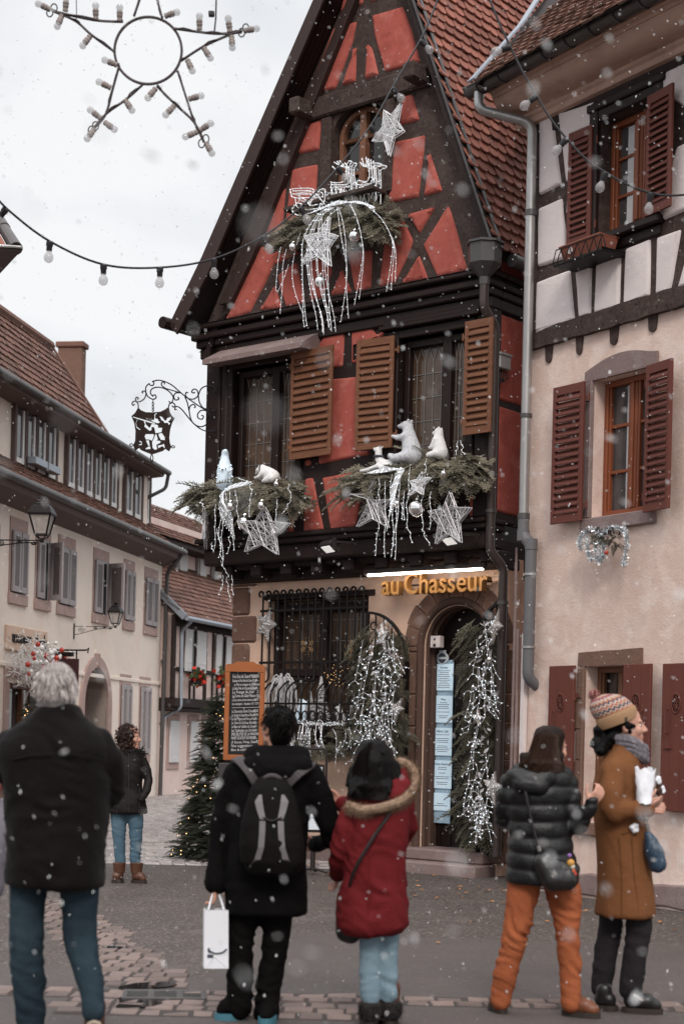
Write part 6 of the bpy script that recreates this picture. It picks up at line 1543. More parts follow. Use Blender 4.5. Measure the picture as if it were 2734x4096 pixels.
door_garland('thick spruce garland with silver twigs on the gate left of the door',1440,1610,2500,3050,.17,21,0)
door_garland('thick spruce garland with silver twigs on the gate right of the door',1880,2005,2470,3330,.2,22,30)
# ---- door menus
for k,(x0,y0,x1,y1,head) in enumerate(((1738,2655,1812,2762,'Entrées'),(1735,2783,1809,2890,'Plats'),(1731,2912,1807,3021,'MENU 26€'),(1729,3043,1806,3152,'Tartes Flambées'),(1724,3174,1800,3240,''))):
    oo=-.245;a=RH.l(x0,y1,oo);b=RH.l(x1,y0,oo)
    labs=['topmost pale blue menu sheet on the door, below the round badge','second pale blue menu sheet from the top of the door','middle pale blue menu sheet on the door','fourth pale blue menu sheet, second from the bottom of the door','lowest and shortest pale blue menu sheet on the door']
    t=wthing('menu_sheet',labs[k],'menu',a,group='menu sheets on the door');w=b[0]-a[0];h=b[2]-a[2]
    mb=MB();mb.bbox(0,w,-.003,.003,0,h,.001);mb.build('sheet',M['paper_blue_glow'],t)
    if head:text_obj(head,.036,M['ink'],t,(w/2,-.005,h-.055),align='CENTER',ext=.001)
    mb=MB();rs=random.Random(k)
    nl_=int((h-.09)/.022)
    for j in range(nl_):
        z=h-.085-j*.022;L=rs.uniform(.35,.75)*w
        if rs.random()<.25:continue
        mb.box(w/2-L/2,w/2+L/2,-.0042,-.0032,z,z+.006)
    mb.build('print_lines',M['ink'],t)
a,b=RH.l(1722,3290,-.262),RH.l(1814,2640,-.262)
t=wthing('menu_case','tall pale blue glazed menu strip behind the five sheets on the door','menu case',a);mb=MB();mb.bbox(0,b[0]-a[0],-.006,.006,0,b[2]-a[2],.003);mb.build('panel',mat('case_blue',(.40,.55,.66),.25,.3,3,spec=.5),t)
q=RH.l(1768,2632,-.235);t=wthing('round_badge','round blue and white certificate badge above the door menus','badge',q);mb=MB()
mb.prism([(.092*math.cos(k*PI/12),.068*math.sin(k*PI/12)) for k in range(24)],-.004,.004);mb.bbox(-.05,.05,-.004,.004,.062,.09,.002);mb.build('plate',M['paper'],t)
mb=MB();mb.prism([(.055*math.cos(k*PI/12),.06*math.sin(k*PI/12)) for k in range(24)],-.006,-.004);mb.build('disc',M['ink'],t);mb=MB();mb.box(-.07,.07,-.008,-.006,-.014,.012);mb.build('band',M['paper'],t)
text_obj('2017',.026,M['ink'],t,(0,-.0055,.067),align='CENTER',ext=.0008)
q=RH.l(1727,2566,.0);t=wthing('alarm_box','small cream alarm box beside the door arch','electrical box',(q[0],.14,q[2]));mb=MB();mb.bbox(-.07,.07,-.09,.0,-.07,.07,.008);mb.build('box',M['white_plaster'],t);mb=MB();mb.lathe([(.018,0),(.018,.01)],(-.0,-.10,-.04),8,(0,1,0));mb.sph((.0,-.092,.03),.012,8,6);mb.build('sensor',M['nose'],t)
q=RH.l(1592,2938,.2);t=wthing('door_lock_box','small pale lock case on the left gate leaf','lock box',q);mb=MB();mb.bbox(-.045,.045,-.0,.03,-.07,.07,.006);mb.build('case',M['zinc'],t);mb=MB();mb.lathe([(.016,0),(.02,.02),(.012,.03)],(0,-.03,0),8,(0,1,0));mb.build('knob',M['stone_brown'],t)
# ---- chalkboard
YB=18.4
bl=at(893,3030,YB);tl=at(905,2640,YB);br_=at(1045,3030,YB)
t=thing('chalkboard','tall menu chalkboard with orange wooden frame and handwritten French dishes','chalkboard',(bl.x,YB,0),R(-3))
w=br_.x-bl.x+.02;z0=bl.z;h=tl.z-z0-.02
mb=MB();f=.055
mb.bbox(0,f,-.02,.02,z0,z0+h-.11,.006);mb.bbox(w-f,w,-.02,.02,z0,z0+h-.11,.006);mb.bbox(0,w,-.022,.022,z0-.03,z0+f-.02,.006)
ht=z0+h-.11
mb.prism([(0,ht),(0,ht+.06)]+[(.03-.03*math.cos(k*.4),ht+.06+.025*math.sin(k*.4)) for k in range(1,4)]+[(.09,ht+.09),(.13,ht+.115),(w-.13,ht+.115),(w-.09,ht+.09),(w-.03,ht+.085),(w,ht+.06),(w,ht)],-.022,.022)
mb.build('frame',M['frame_orange'],t)
mb=MB();mb.box(f,w-f,-.004,.012,z0+f-.02,ht);mb.build('slate',M['slate'],t)
lines=[('Foie Gras de Canard Maison',.052,'13.50'),('Escalope de Foie Gras de Canard Poêlé',.04,'26.-'),('   au Miel et vinaigre de Framboises',.036,''),('La Salade Tiède de St Jacques et Scampi',.04,'20.-'),('Le Potage du Jour   7.-',.042,''),('La Terrine de Gibier Maison  15.-',.042,''),('Le Duo de chèvre et tartine chaud sur salade',.036,'13.50'),('Les escargots - douzaine 13 / 1/2 9.-',.036,''),('~~~~~~~~~~~~~~~~~~~~~~',.04,''),('La Choucroute Garnie (3 viandes)',.042,'19.50'),('Le Gratin de Spaetzle au Munster',.04,'14.50'),('Le Filet Mignon de Porc au Four',.04,'20.-'),('Le Civet de Cerf aux Girolles',.04,'22.-'),('Le Blanc de Volaille à la Crème',.04,'17.-'),('Les Tagliatelles aux Girolles',.04,'16.-'),('SPECIALITÉE DE LA MAISON',.042,''),('PAVET DE BOEUF SUR PIERRE',.042,'25.-'),('(3 Sauces, Frites, Salade)',.036,''),('Nos suggestions',.04,''),('Blanc de volaille à la crème',.036,'')]
zc_=ht-.075;step=(ht-z0-f-.03)/(len(lines)+.5)
cw=w-2*f
for k,(s_,sz,pr) in enumerate(lines):
    o=text_obj(s_,sz*1.15,M['chalk'],t,(f+.03,-.007,zc_-k*step),rot=(PI/2,-R(2.5),0),name='handwriting',ext=.001,shear=.15);o.scale=(min(1,(cw*.78)/max(1e-3,o.dimensions.x if o.dimensions.x else .5)),1,1)
    me_=o.data;mxx=max(v.co.x for v in me_.vertices);o.scale=(min(.8,cw*(.80 if pr else .92)/mxx),1,1)
    if pr:
        o2=text_obj(pr,sz,M['chalk'],t,(w-f-.012,-.007,zc_-k*step+.015),rot=(PI/2,0,0),name='handwriting',ext=.001,align='RIGHT');o2.scale=(.62,1,1)
# merge the handwriting into one part
def join(objs,name):
    mb=MB();bpy.context.view_layer.update()
    for o in objs:
        mw=o.matrix_local;mb.add([mw@v.co for v in o.data.vertices],[tuple(p.vertices) for p in o.data.polygons])
    par=objs[0].parent;m_=objs[0].data.materials[0]
    for o in objs:bpy.data.objects.remove(o)
    return mb.build(name,m_,par)
join([o for o in t.children if o.name.startswith('handwriting')],'handwriting')
mb=MB();mb.bbox(.02,w-.06,.03,.10,.0,z0-.02,.01);mb.bbox(-.04,w*.45,-.12,.03,z0-.42,z0-.06,.01);mb.bbox(-.02,w,-.1,.2,0,.05,.01);mb.build('stand',mat('stand_grey',(.045,.038,.04),.7,.2),t)
# ---- easel with printed menu
e0=at(1235,3480,17.9);t=thing('menu_easel','black metal easel holding a white printed menu between the couple','menu stand',(e0.x,17.9,0),R(-8))
ze=at(1260,2995,17.9).z;mb=MB();w=.20
mb.tube(bend([(-.14,0,.42),(-.14,0,ze),(.165,0,ze),(.165,0,.42),(-.14,0,.42)],.04),.014,8);mb.tube([(.04,0,.42),(.04,0,.05)],.028,10);mb.tube([(-.16,-.05,.03),(.04,0,.08),(.24,-.05,.03)],.016,6);mb.tube([(.04,0,.08),(.04,.22,.03)],.016,6);mb.bbox(-.12,.145,-.01,.012,.47,ze-.17,.004);mb.build('stand',M['lamp_black'],t,True)
mb=MB();mb.bbox(-.10,.125,-.018,-.011,.5,ze-.2,.002);mb.build('sheet',M['paper'],t);text_obj('Tartes Flambées',.04,M['ink'],t,(.012,-.02,ze-.27),align='CENTER',sx=.7)
mb=MB();rs=random.Random(1)
for j in range(22):
    z=ze-.32-j*.022
    if z<.53 or rs.random()<.2:continue
    L=rs.uniform(.08,.17);mb.box(-.085,-.085+L,-.0195,-.0185,z,z+.005)
mb.build('print_lines',M['ink'],t)
# ---- Christmas tree
bt=gnd(893,3440);t=thing('christmas_tree','dark green conical Christmas tree with tiny warm lights beside the chalkboard','christmas tree',bt)
rs=random.Random(31);mb=MB();b2=[];Ht=(3440-2740)/(F/bt.y);Rt=.60
for k in range(1700):
    u=1-(1-rs.random())**.62 if True else 0;z=.03+u*Ht*.96;r=Rt*(1-u)**.9+.03;a=rs.uniform(0,2*PI);rr=r*rs.uniform(.35,.82)
    d=Vector((math.cos(a)+rs.gauss(0,.3),math.sin(a)+rs.gauss(0,.3),rs.uniform(-.35,.35)))
    spruce(mb,Vector((rr*math.cos(a),rr*math.sin(a),z)),d,rs.uniform(.15,.27),rs=rs)
for k in range(100):
    u=1-(1-rs.random())**.6;z=.05+u*Ht*.93;r=(Rt*(1-u)**.9+.03)*1.0;a=rs.uniform(0,2*PI);b2.append((r*math.cos(a),r*math.sin(a),z))
mb.build('crown',M['needle_green'] if 'needle_green' in M else mat('needle_green',(.045,.05,.032),.8,.35,9,tint=.6),t);beads('led_bulb',b2,.0062,M['led_warm'],t);mb=MB();mb.tube([(0,0,0),(0,0,Ht*.9)],[.04,.01],8);mb.build('trunk',M['timber'],t)
lo=PH.w((-9.95,-.5,0));t=thing('christmas_tree','blurred little fir tree with orange lights by the restaurant window','christmas tree',lo);mb=MB();b2=[]
for k in range(420):
    u=1-(1-rs.random())**.6;z=.1+u*2.0;r=.42*(1-u)+.03;a=rs.uniform(0,2*PI);spruce(mb,Vector((r*.6*math.cos(a),r*.6*math.sin(a),z)),(math.cos(a),math.sin(a),rs.uniform(-.3,.3)),rs.uniform(.14,.24),rs=rs)
    if k%8==0:b2.append((r*1.05*math.cos(a),r*1.05*math.sin(a),z))
mb.build('crown',M['needle_green'] if 'needle_green' in M else bpy.data.materials['needle_green'],t);beads('led_bulb',b2,.011,M['led_warm'],t);mb=MB();mb.tube([(0,0,0),(0,0,1.9)],[.04,.01],8);mb.build('trunk',M['timber'],t)
# ---- tinsel hanger on the cream house
q=WH.l(2405,2125,.16);t=thing('tinsel_hanger','silver tinsel and fir hanging under the stone sill of the cream house','garland',WH.w(q),WH.ang)
dm('tinsel',(.72,.74,.76),.25,.3,60,metal=.85);mb=MB();rs=random.Random(2);wv=lambda px,py:Vector(WH.l(px,py,.17))-Vector(q)
paths=[[(2322,2200),(2315,2165),(2335,2130),(2375,2118),(2405,2140),(2440,2110),(2490,2118),(2505,2160),(2498,2220),(2492,2262)],[(2345,2150),(2350,2210),(2365,2240)],[(2378,2175),(2385,2240),(2410,2225),(2412,2170)],[(2395,2150),(2400,2250)]]
for P in paths:
    C=crom([wv(*p) for p in P],8)
    for a,b in zip(C,C[1:]):
        for k in range(22):
            p=a.lerp(b,rs.random());d=Vector([rs.gauss(0,1) for _ in range(3)]).normalized()*rs.uniform(.02,.045);s_=d.cross(Vector([rs.gauss(0,1) for _ in range(3)])).normalized()*.003;mb.add([p-s_,p+s_,p+d+s_,p+d-s_],[(0,1,2,3)])
mb.build('tinsel',M['tinsel'],t);mb=MB()
for k in range(34):
    p=wv(rs.uniform(2345,2490),rs.uniform(2130,2170));spruce(mb,p+Vector((0,.05,0)),(rs.gauss(0,.7),-.5,rs.gauss(-.3,.4)),rs.uniform(.1,.17),rs=rs)
mb.build('foliage',M['needle_dark'],t);mb=MB()
for px in (2390,2425,2445,2482):mb.tube(crom([wv(px-6,2140),wv(px-4,2115),wv(px+4,2112),wv(px+8,2135)],4),.008,5)
mb.build('hook',M['iron'],t);mb=MB();mb.sph(wv(2423,2210),.022,8,6);mb.build('bauble',M['bauble_red'],t,True)
def skin(k,c):dm(k,c,.55,.1,12,.15,120,spec=.4,bd=.002)
skin('skin_a',(.50,.26,.19));skin('skin_b',(.46,.24,.165));skin('skin_c',(.40,.15,.11))
def cloth(k,c,rough=.9,var=.12,bump=.5,bs=75,spec=.07,**kw):dm(k,c,rough,var,4,bump,bs,bd=.007,spec=spec,**kw)
cloth('jacket_black',(.0056,.0041,.0038),.75,.2,sheen=.04);cloth('jacket_dark',(.009,.0066,.006),.65,.2,spec=.22);cloth('coat_black',(.0042,.0036,.0036),.9,.2);cloth('puffer',(.006,.0056,.006),.42,.2,spec=.38)
cloth('denim_dark',(.019,.031,.040),.85,.22,stain=(.044,.068,.084),stain_amt=.6,ss=3,layers=[((.012,.024,.034),.6,.55,.72,1.6)]);cloth('denim_mid',(.070,.120,.160),.85,.2,stain=(.16,.235,.285),stain_amt=.6,ss=3.5);cloth('denim_light',(.175,.245,.285),.85,.15,stain=(.10,.155,.19),stain_amt=.5,ss=4)
cloth('trouser_black',(.0042,.0036,.0034),.85,.2);cloth('trouser_orange',(.31,.092,.040),.85,.14,stain=(.24,.062,.028),stain_amt=.5,ss=5);cloth('trouser_charcoal',(.021,.018,.020),.8,.15)
cloth('coat_red',(.118,.0125,.0145),.82,.15,stain=(.10,.010,.012),stain_amt=.5,ss=3);cloth('coat_camel',(.165,.068,.029),.9,.1,.5,260)
dm('leather_brown',(.085,.032,.017),.4,.3,8,.2,60,spec=.5);dm('leather_black',(.012,.010,.010),.33,.2,8,.25,60,spec=.5);dm('leather_tan',(.15,.052,.025),.42,.3,8,.2,60)
dm('sole_dark',(.03,.022,.018),.7,.2);dm('sole_cyan',(.05,.15,.19),.6,.1);dm('sole_light',(.45,.36,.28),.8,.2,20)
dm('hair_white',(.50,.45,.43),.6,.35,30,tint=.5,bump=.5,bs=90,stretch=(1,1,.3),stain=(.27,.20,.17),stain_amt=.7,ss=14);dm('hair_black',(.0085,.0065,.006),.5,.3,20,.4,90,tint=.7,stretch=(1,1,.2),spec=.1);dm('hair_brown',(.032,.016,.0105),.5,.4,20,.4,90,tint=.6,stretch=(1,1,.2),spec=.12);dm('hair_curly',(.03,.014,.010),.5,.4,20,.3,60)
dm('fur',(.36,.25,.175),.9,.4,30,stain=(.16,.085,.05),stain_amt=.7,ss=16,tint=.6);dm('fur_dark',(.02,.016,.015),.9,.4,30)
dm('eye_white',(.7,.66,.62),.2,.05);dm('eye_dark',(.02,.012,.01),.15,.05);dm('lip',(.36,.12,.10),.45,.1)
class Per:
    def __init__(s,label,px,py,crop,dY=0):
        g=gnd(px,py);s.Y=g.y+dY;s.o=Vector((g.x,g.y,0));s.c=crop;s.t=thing('person',label,'person',s.o);s.body=MB()
    def q(s,x,y,d=0.0):
        c=s.c;return at(c[0]+x*c[2],c[1]+y*c[2],s.Y+d)-s.o
    def m(s,w):return w*s.c[2]*s.Y/F
    def rows(s,mb,R_,n=28,sq=1.0):
        out=[]
        for r in R_:
            y,xl,xr,ry=r[:4];d=r[4] if len(r)>4 else 0;a,b=s.q(xl,y,d),s.q(xr,y,d);c=(a+b)/2
            out.append((c.x,c.y,c.z,(b-a).length/2,ry,0,sq))
        out=sorted(out,key=lambda k:-k[2]);loft(mb,out[::-1],n)
    def limb(s,mb,J,n=16):
        P=[(s.q(j[0],j[1],j[2]),s.m(j[3])) for j in J]
        for (a,ra),(b,rb) in zip(P,P[1:]):capsule(mb,a,ra,b,rb,n)
        return P
def head(mb,C,yaw,pitch=0,s=1.0,roll=0):
    Mx=Matrix.Translation(C)@Matrix.Rotation(yaw,4,'Z')@Matrix.Rotation(-pitch,4,'Y')@Matrix.Rotation(roll,4,'X')@Matrix.Scale(s,4);mb.xf=Mx
    mb.sph((-.012,0,.034),(.098,.077,.094),18,12);mb.sph((.028,0,-.028),(.066,.062,.088),16,10)
    for k in (-1,1):
        capsule(mb,(.005,k*.045,-.06),.026,(.072,k*.008,-.104),.020);mb.sph((.060,k*.036,-.026),(.03,.026,.03));mb.sph((-.004,k*.078,-.006),(.022,.011,.034),10,8)
    mb.sph((.080,0,-.103),.021);capsule(mb,(.088,0,.012),.0095,(.113,0,-.026),.0125);mb.sph((.104,.010,-.031),.010,8,6);mb.sph((.104,-.010,-.031),.010,8,6)
    capsule(mb,(.080,-.034,.024),.012,(.080,.034,.024),.012);capsule(mb,(.088,-.017,-.060),.008,(.088,.017,-.060),.008);capsule(mb,(.087,-.014,-.073),.0085,(.087,.014,-.073),.0085)
    capsule(mb,(-.03,0,-.06),.055,(-.045,0,-.19),.058);mb.xf=None
    return Mx
def bcap(mb,a,ra,b,rb):capsule(mb,a,max(ra*.66,.022),b,max(rb*.66,.022))
def eyes(p,Mx):
    mb=MB();mb.xf=Mx
    for k in (-1,1):mb.sph((.0765,k*.031,.003),(.010,.013,.007),10,8)
    mb.build('eye',M['eye_white'],p.t,True);mb=MB();mb.xf=Mx
    for k in (-1,1):
        mb.sph((.0835,k*.032,.003),.006,8,6);capsule(mb,(.084,k*.016,.020),.0035,(.078,k*.046,.022),.003)
    mb.build('iris_and_brow',M['eye_dark'],p.t,True);mb=MB();mb.xf=Mx
    capsule(mb,(.0945,-.015,-.0665),.0042,(.0945,.015,-.0665),.0042);mb.build('lips',M['lip'],p.t,True)
def hand(mb,W,d,side,s=1.0,curl=.5,spread=.12,thumb=1):
    """W wrist, d pointing direction, side: direction from little finger to thumb"""
    W=Vector(W);d=Vector(d).normalized();u=Vector(side);u=(u-d*u.dot(d)).normalized();n=d.cross(u)
    P=lambda a,b,c:W+(d*a+u*b+n*c)*s
    for b in (-.028,-.010,.010,.028):capsule(mb,P(.005,b*.7,0),.014*s,P(.075,b,0),.0125*s,8,3)
    for k,(b,L) in enumerate(((-.030,.055),(-.011,.072),(.010,.078),(.030,.068))):
        p=P(.08,b,0);ang=0;dirv=(d+u*(b*spread*14)).normalized()
        for j,f in enumerate((.45,.32,.23)):
            ang+=curl*(.55,.8,.6)[j];e=dirv*math.cos(ang)-n*math.sin(ang);q=p+e*L*f*s;capsule(mb,p,(.0092-.0008*j)*s,q,(.0086-.0009*j)*s,8,3);p=q
    p=P(.02,.03,0)
    for j,(a,b,c,r) in enumerate(((.045,.055,-.012,.012),(.070,.068,-.022,.0098),(.09,.070,-.032,.0085))):
        q=P(a,b*(1 if thumb else .7),c-curl*.01);capsule(mb,p,r*1.08*s,q,r*s,8,3);p=q
def folds(amp,f,dv,seed=0,mask=None,f2=0):
    """irregular cloth creases running across dv, plus soft large hollows"""
    dv=Vector(dv)
    def g(c,n):
        k=mask(c) if mask else 1
        a=c.dot(dv)*f*.62+seed;w=MN.noise((c.x*5+seed,c.y*5,c.z*5))
        r1=1-2.2*abs(MN.noise((c.x*5.5+seed,c.y*5.5,a+1.6*w)));r2=1-2.4*abs(MN.noise((c.x*9,c.y*9+seed,a*2.1+2*w)))
        return amp*(k*(1.0*max(r1,-.6)*(.35+max(0,w+.3))+.5*max(r2,-.5)*max(0,.5+w))+1.1*MN.noise((c.x*3,c.y*3+seed,c.z*3)))
    return g
def puff(amp,f,ph=0):
    def g(c,n):return amp*(abs(math.sin(c.z*f+ph+.9*MN.noise((c.x*3,c.y*3,c.z*2))))**.55-.6)+.004*MN.noise(c*22)
    return g
def shoe(p,name,heel,toe,w,h,mu,ms,sole=.028,pitch=0,hl=.0):
    """heel/toe ground points (local to the person)"""
    heel,toe=Vector(heel),Vector(toe);heel.z=0;toe.z=0;L=(toe-heel).length;yaw=math.atan2((toe-heel).y,(toe-heel).x)
    Mx=Matrix.Translation(heel+Vector((0,0,hl)))@Matrix.Rotation(yaw,4,'Z')@Matrix.Rotation(pitch,4,'Y')
    mb=MB();mb.xf=Mx
    capsule(mb,(w*.5,0,sole+w*.42),w*.46,(L*.62,0,sole+w*.40),w*.47,14);capsule(mb,(L*.6,0,sole+w*.36),w*.46,(L-w*.42,0,sole+w*.22),w*.36,14);capsule(mb,(w*.55,0,sole+w*.4),w*.46,(w*.6,0,h),w*.52,14)
    o=blob(mb,name,M[mu],p.t,.009,3,lambda c,n:.002*MN.noise(c*30))
    mb=MB();mb.xf=Mx;out=[]
    for k in range(20):
        a=2*PI*k/20;x=L/2+L/2*1.02*math.cos(a);y=w*.5*math.sin(a)*(1.0 if math.cos(a)>0 else .86);out.append((x,math.copysign(abs(y)**.8*(w*.5)**.2,y)))
    mb.prism(out,.0,sole+.006,ax='z');mb.build('sole',M[ms],o);return o
def strands_hair(p,pts_fn,n,m,r=.0016):
    mb=MB()
    for k in range(n):
        P=pts_fn(k);mb.ct=rsP.random()
        if P:mb.tube(P,[r*(1-.5*i/len(P)) for i in range(len(P))],3,False)
    mb.build('hair_strand',M[m],p.t,True)
rsP=random.Random(77)
def finish_body(p,m,voxel=.0075):return blob(p.body,'body',M[m],p.t,voxel,2,None,fac=.4)
# ================= grey-haired man, from behind
p=Per('grey-haired man seen from behind in a dark jacket and blue jeans, walking away',225,4278,(0,2600,.637))
mbj=MB()
p.rows(mbj,[(352,250,490,.085),(372,235,500,.10),(400,215,515,.11),(450,165,575,.125),(490,110,620,.14),(540,50,670,.15),(600,5,690,.165),(680,-5,690,.175),(800,25,680,.18),(950,40,665,.185),(1100,42,658,.19),(1300,40,656,.195),(1440,30,656,.195),(1478,28,655,.19)],32,.85)
p.limb(mbj,[(630,560,-.0,66),(700,700,-.0,68),(700,900,.06,60)]);p.limb(mbj,[(690,900,.06,58),(600,1010,.24,46)])
p.limb(mbj,[(60,570,0,66),(-30,760,0,64),(-60,960,.02,56)]);p.limb(mbj,[(-60,960,.02,56),(-70,1200,.06,46)])
blob(mbj,'jacket',M['jacket_black'],p.t,.013,5,folds(.013,16,(.35,0,1),1))
mb=MB();z=lambda y:p.q(0,y).z
a,b=p.q(100,655,-.178),p.q(660,655,-.178)
mb.tube(crom([p.q(80,690,-.155),p.q(200,664,-.185),p.q(370,655,-.20),p.q(540,664,-.185),p.q(660,700,-.150)],6),.004,5);mb.build('seam',M['jacket_black'],p.t,True)
mb=MB();p.rows(mb,[(350,262,478,.09),(362,240,492,.098),(400,222,508,.108),(432,228,500,.10)],28);blob(mb,'collar',M['jacket_black'],p.t,.009,3)
mb=MB();p.rows(mb,[(345,272,476,.082),(366,262,486,.088)],24);mb.build('shirt_collar',mat('shirt_red',(.20,.025,.02),.85,.2),p.t,True)
mbt=MB()
p.limb(mbt,[(185,1430,0,120),(170,1700,0,100),(165,1900,-.01,92),(185,2140,.0,88),(200,2360,.02,82),(202,2590,.02,78)],18)
p.limb(mbt,[(500,1430,0,118),(500,1680,.02,112),(510,1830,.02,100),(545,1980,-.06,88),(580,2180,-.20,74),(586,2265,-.25,68)],18)
blob(mbt,'trousers',M['denim_dark'],p.t,.012,3,folds(.013,20,(.5,0,1),4,lambda c:.5+.8*max(0,.7-c.z)))
C=p.q(358,272,0);Mx=head(p.body,C,R(92),R(2),1.0)
bcap(p.body,C+Vector((0,-.02,-.14)),.06,C+Vector((0,0,-.3)),.09);bcap(p.body,C+Vector((0,0,-.35)),.15,p.q(340,1300)-Vector((0,0,0)),.15)
bcap(p.body,p.q(185,1400),.08,p.q(175,1800),.06);bcap(p.body,p.q(500,1400),.08,p.q(510,1830,.02),.05)
bcap(p.body,p.q(185,1800),.06,p.q(200,2340,.02),.045);bcap(p.body,p.q(510,1830,.02),.045,p.q(545,1980,-.05),.04);bcap(p.body,p.q(545,1980,-.05),.04,p.q(580,2190,-.2),.03)
bcap(p.body,p.q(610,560),.06,p.q(690,880,.05),.045);bcap(p.body,p.q(690,880,.05),.045,p.q(600,1010,.24),.035);hand(p.body,p.q(600,1010,.24),(-.6,.7,0),(0,0,1),1,.7)
bcap(p.body,p.q(80,570),.06,p.q(-60,960),.045);bcap(p.body,p.q(-60,960),.045,p.q(-70,1210,.06),.033);hand(p.body,p.q(-70,1210,.06),(0,.1,-1),(0,1,0),1,.9)
finish_body(p,'skin_c')
mb=MB();mb.xf=Mx
mb.sph((-.018,0,.042),(.103,.084,.098),18,14);mb.sph((-.052,0,-.01),(.062,.075,.085),16,12);capsule(mb,(-.05,-.04,-.065),.03,(-.05,.04,-.065),.03);capsule(mb,(-.0,-.072,.02),.02,(-.02,-.068,-.05),.018);capsule(mb,(-.0,.072,.02),.02,(-.02,.068,-.05),.018)
mb.xf=None
blob(mb,'hair',M['hair_white'],p.t,.009,2,lambda c,n:.006*MN.noise((c.x*24,c.y*24,c.z*9))+.003*MN.noise((c.x*70,c.y*70,c.z*14)))
def hs(k):
    a=rsP.uniform(0,2*PI);th=rsP.uniform(.1,2.0);c=Vector((-.018+.106*math.sin(th)*math.cos(a),.088*math.sin(th)*math.sin(a),.042+.102*math.cos(th)))
    if c.x>.06 and c.z<.08:return None
    t=Vector((rsP.gauss(-.1,.2),rsP.gauss(0,.25),-.9)).normalized()
    return [Mx@c,Mx@(c*1.02+t*.02),Mx@(c*1.03+t*.045)]
strands_hair(p,hs,900,'hair_white',.0028)
shoe(p,'shoe',p.q(175,2620,-.06),p.q(190,2620,.20),.10,.10,'leather_black','sole_dark')
# lifted rear shoe, sole towards the camera
A=p.q(580,2230,-.235);o_=MB();o_.xf=Matrix.Translation(p.q(590,2320,-.28))@Matrix.Rotation(R(96),4,'Z')@Matrix.Rotation(R(58),4,'Y')
capsule(o_,(.03,0,.05),.047,(.17,0,.045),.048,14);capsule(o_,(.16,0,.045),.047,(.25,0,.035),.036,14);capsule(o_,(.04,0,.05),.045,(.02,0,.11),.05)
o1=blob(o_,'shoe',M['leather_brown'],p.t,.009,3)
o_2=MB();o_2.xf=o_.xf;out=[(.145+.148*math.cos(2*PI*k/20),.048*math.sin(2*PI*k/20)) for k in range(20)];o_2.prism(out,-.018,.012,ax='z');o_2.build('sole',M['sole_light'],o1)
# ================= curly-haired woman in the distance
p=Per('woman with dark curly hair standing alone on the street, dark jacket, jeans and brown boots',505,3530,(380,2700,.4258))
mbj=MB()
p.rows(mbj,[(690,270,400,.055),(715,230,430,.075),(745,205,455,.10),(800,195,462,.12),(900,190,455,.14),(1000,180,440,.135),(1060,165,440,.13),(1130,150,460,.145),(1220,120,480,.155),(1290,100,494,.15),(1300,110,485,.13)],28,.9)
p.limb(mbj,[(435,765,0,42),(490,900,0,42),(505,990,-.02,38),(485,1090,-.09,36),(440,1160,-.13,34)]);p.limb(mbj,[(215,770,0,42),(150,930,0,40),(115,1060,0,36),(95,1220,-.02,30)])
blob(mbj,'jacket',M['jacket_dark'],p.t,.011,4,folds(.006,34,(.3,0,1),2))
mb=MB()
for x0 in (318,):mb.tube([p.q(x0+3,735,-.14),p.q(x0,900,-.165),p.q(x0,1050,-.16),p.q(x0+2,1285,-.175)],.006,5)
for P_ in ([(262,760),(255,900),(240,1060),(225,1180),(205,1310)],[(420,1050),(425,1150),(412,1300)]):mb.tube([p.q(x,y,-.15-.0) for x,y in P_],.005,5)
mb.build('drawstring',M['leather_black'],p.t,True)
mbt=MB();p.limb(mbt,[(225,1290,0,78),(225,1420,0,70),(228,1560,0,58),(232,1680,0,50),(240,1765,0,45)]);p.limb(mbt,[(375,1290,0,78),(385,1420,0,68),(385,1560,0,56),(380,1680,0,48),(377,1765,0,43)])
blob(mbt,'trousers',M['denim_mid'],p.t,.010,3,folds(.010,26,(.3,0,1),3,lambda c:.35+max(0,.9-c.z)))
C=p.q(335,590,0);Mx=head(p.body,C,R(-8),R(0),.92)
bcap(p.body,C+Vector((0,0,-.28)),.11,p.q(310,1180),.12);bcap(p.body,p.q(225,1290),.07,p.q(240,1740),.04);bcap(p.body,p.q(375,1290),.07,p.q(377,1740),.04)
bcap(p.body,p.q(215,770),.045,p.q(115,1060),.035);bcap(p.body,p.q(115,1060),.035,p.q(95,1225,-.02),.028);hand(p.body,p.q(95,1225,-.02),(-.05,0,-1),(0,-1,0),.9,.6)
finish_body(p,'skin_a',.008);eyes(p,Mx)
mb=MB();mb.xf=Mx;rs=random.Random(3)
for k in range(330):
    a=rs.uniform(0,2*PI);th=rs.uniform(0,2.6);c=Vector((-.035+.125*math.sin(th)*math.cos(a),.125*math.sin(th)*math.sin(a),.01+.125*math.cos(th)))
    if c.x>.055 and c.z<.07:continue
    c*=rs.uniform(.85,1.08);ax=Vector([rs.gauss(0,1) for _ in range(3)]).normalized();q=ax.orthogonal().normalized();w=ax.cross(q);r0=rs.uniform(.012,.02)
    mb.tube([c+(q*math.cos(t*.9)+w*math.sin(t*.9))*r0+ax*.006*(t-4) for t in range(9)],.0042,4)
mb.sph((-.035,0,.02),(.11,.105,.105),14,10)
for k in range(60):capsule(mb,(rs.uniform(-.09,.0),rs.choice((-1,1))*rs.uniform(.05,.11),rs.uniform(-.14,-.06)),.018,(rs.uniform(-.09,.0),rs.choice((-1,1))*rs.uniform(.08,.11),rs.uniform(-.10,-.04)),.015,6,2) if k<24 else None
mb.build('hair',M['hair_curly'],p.t,True)
mb=MB();rs=random.Random(4)
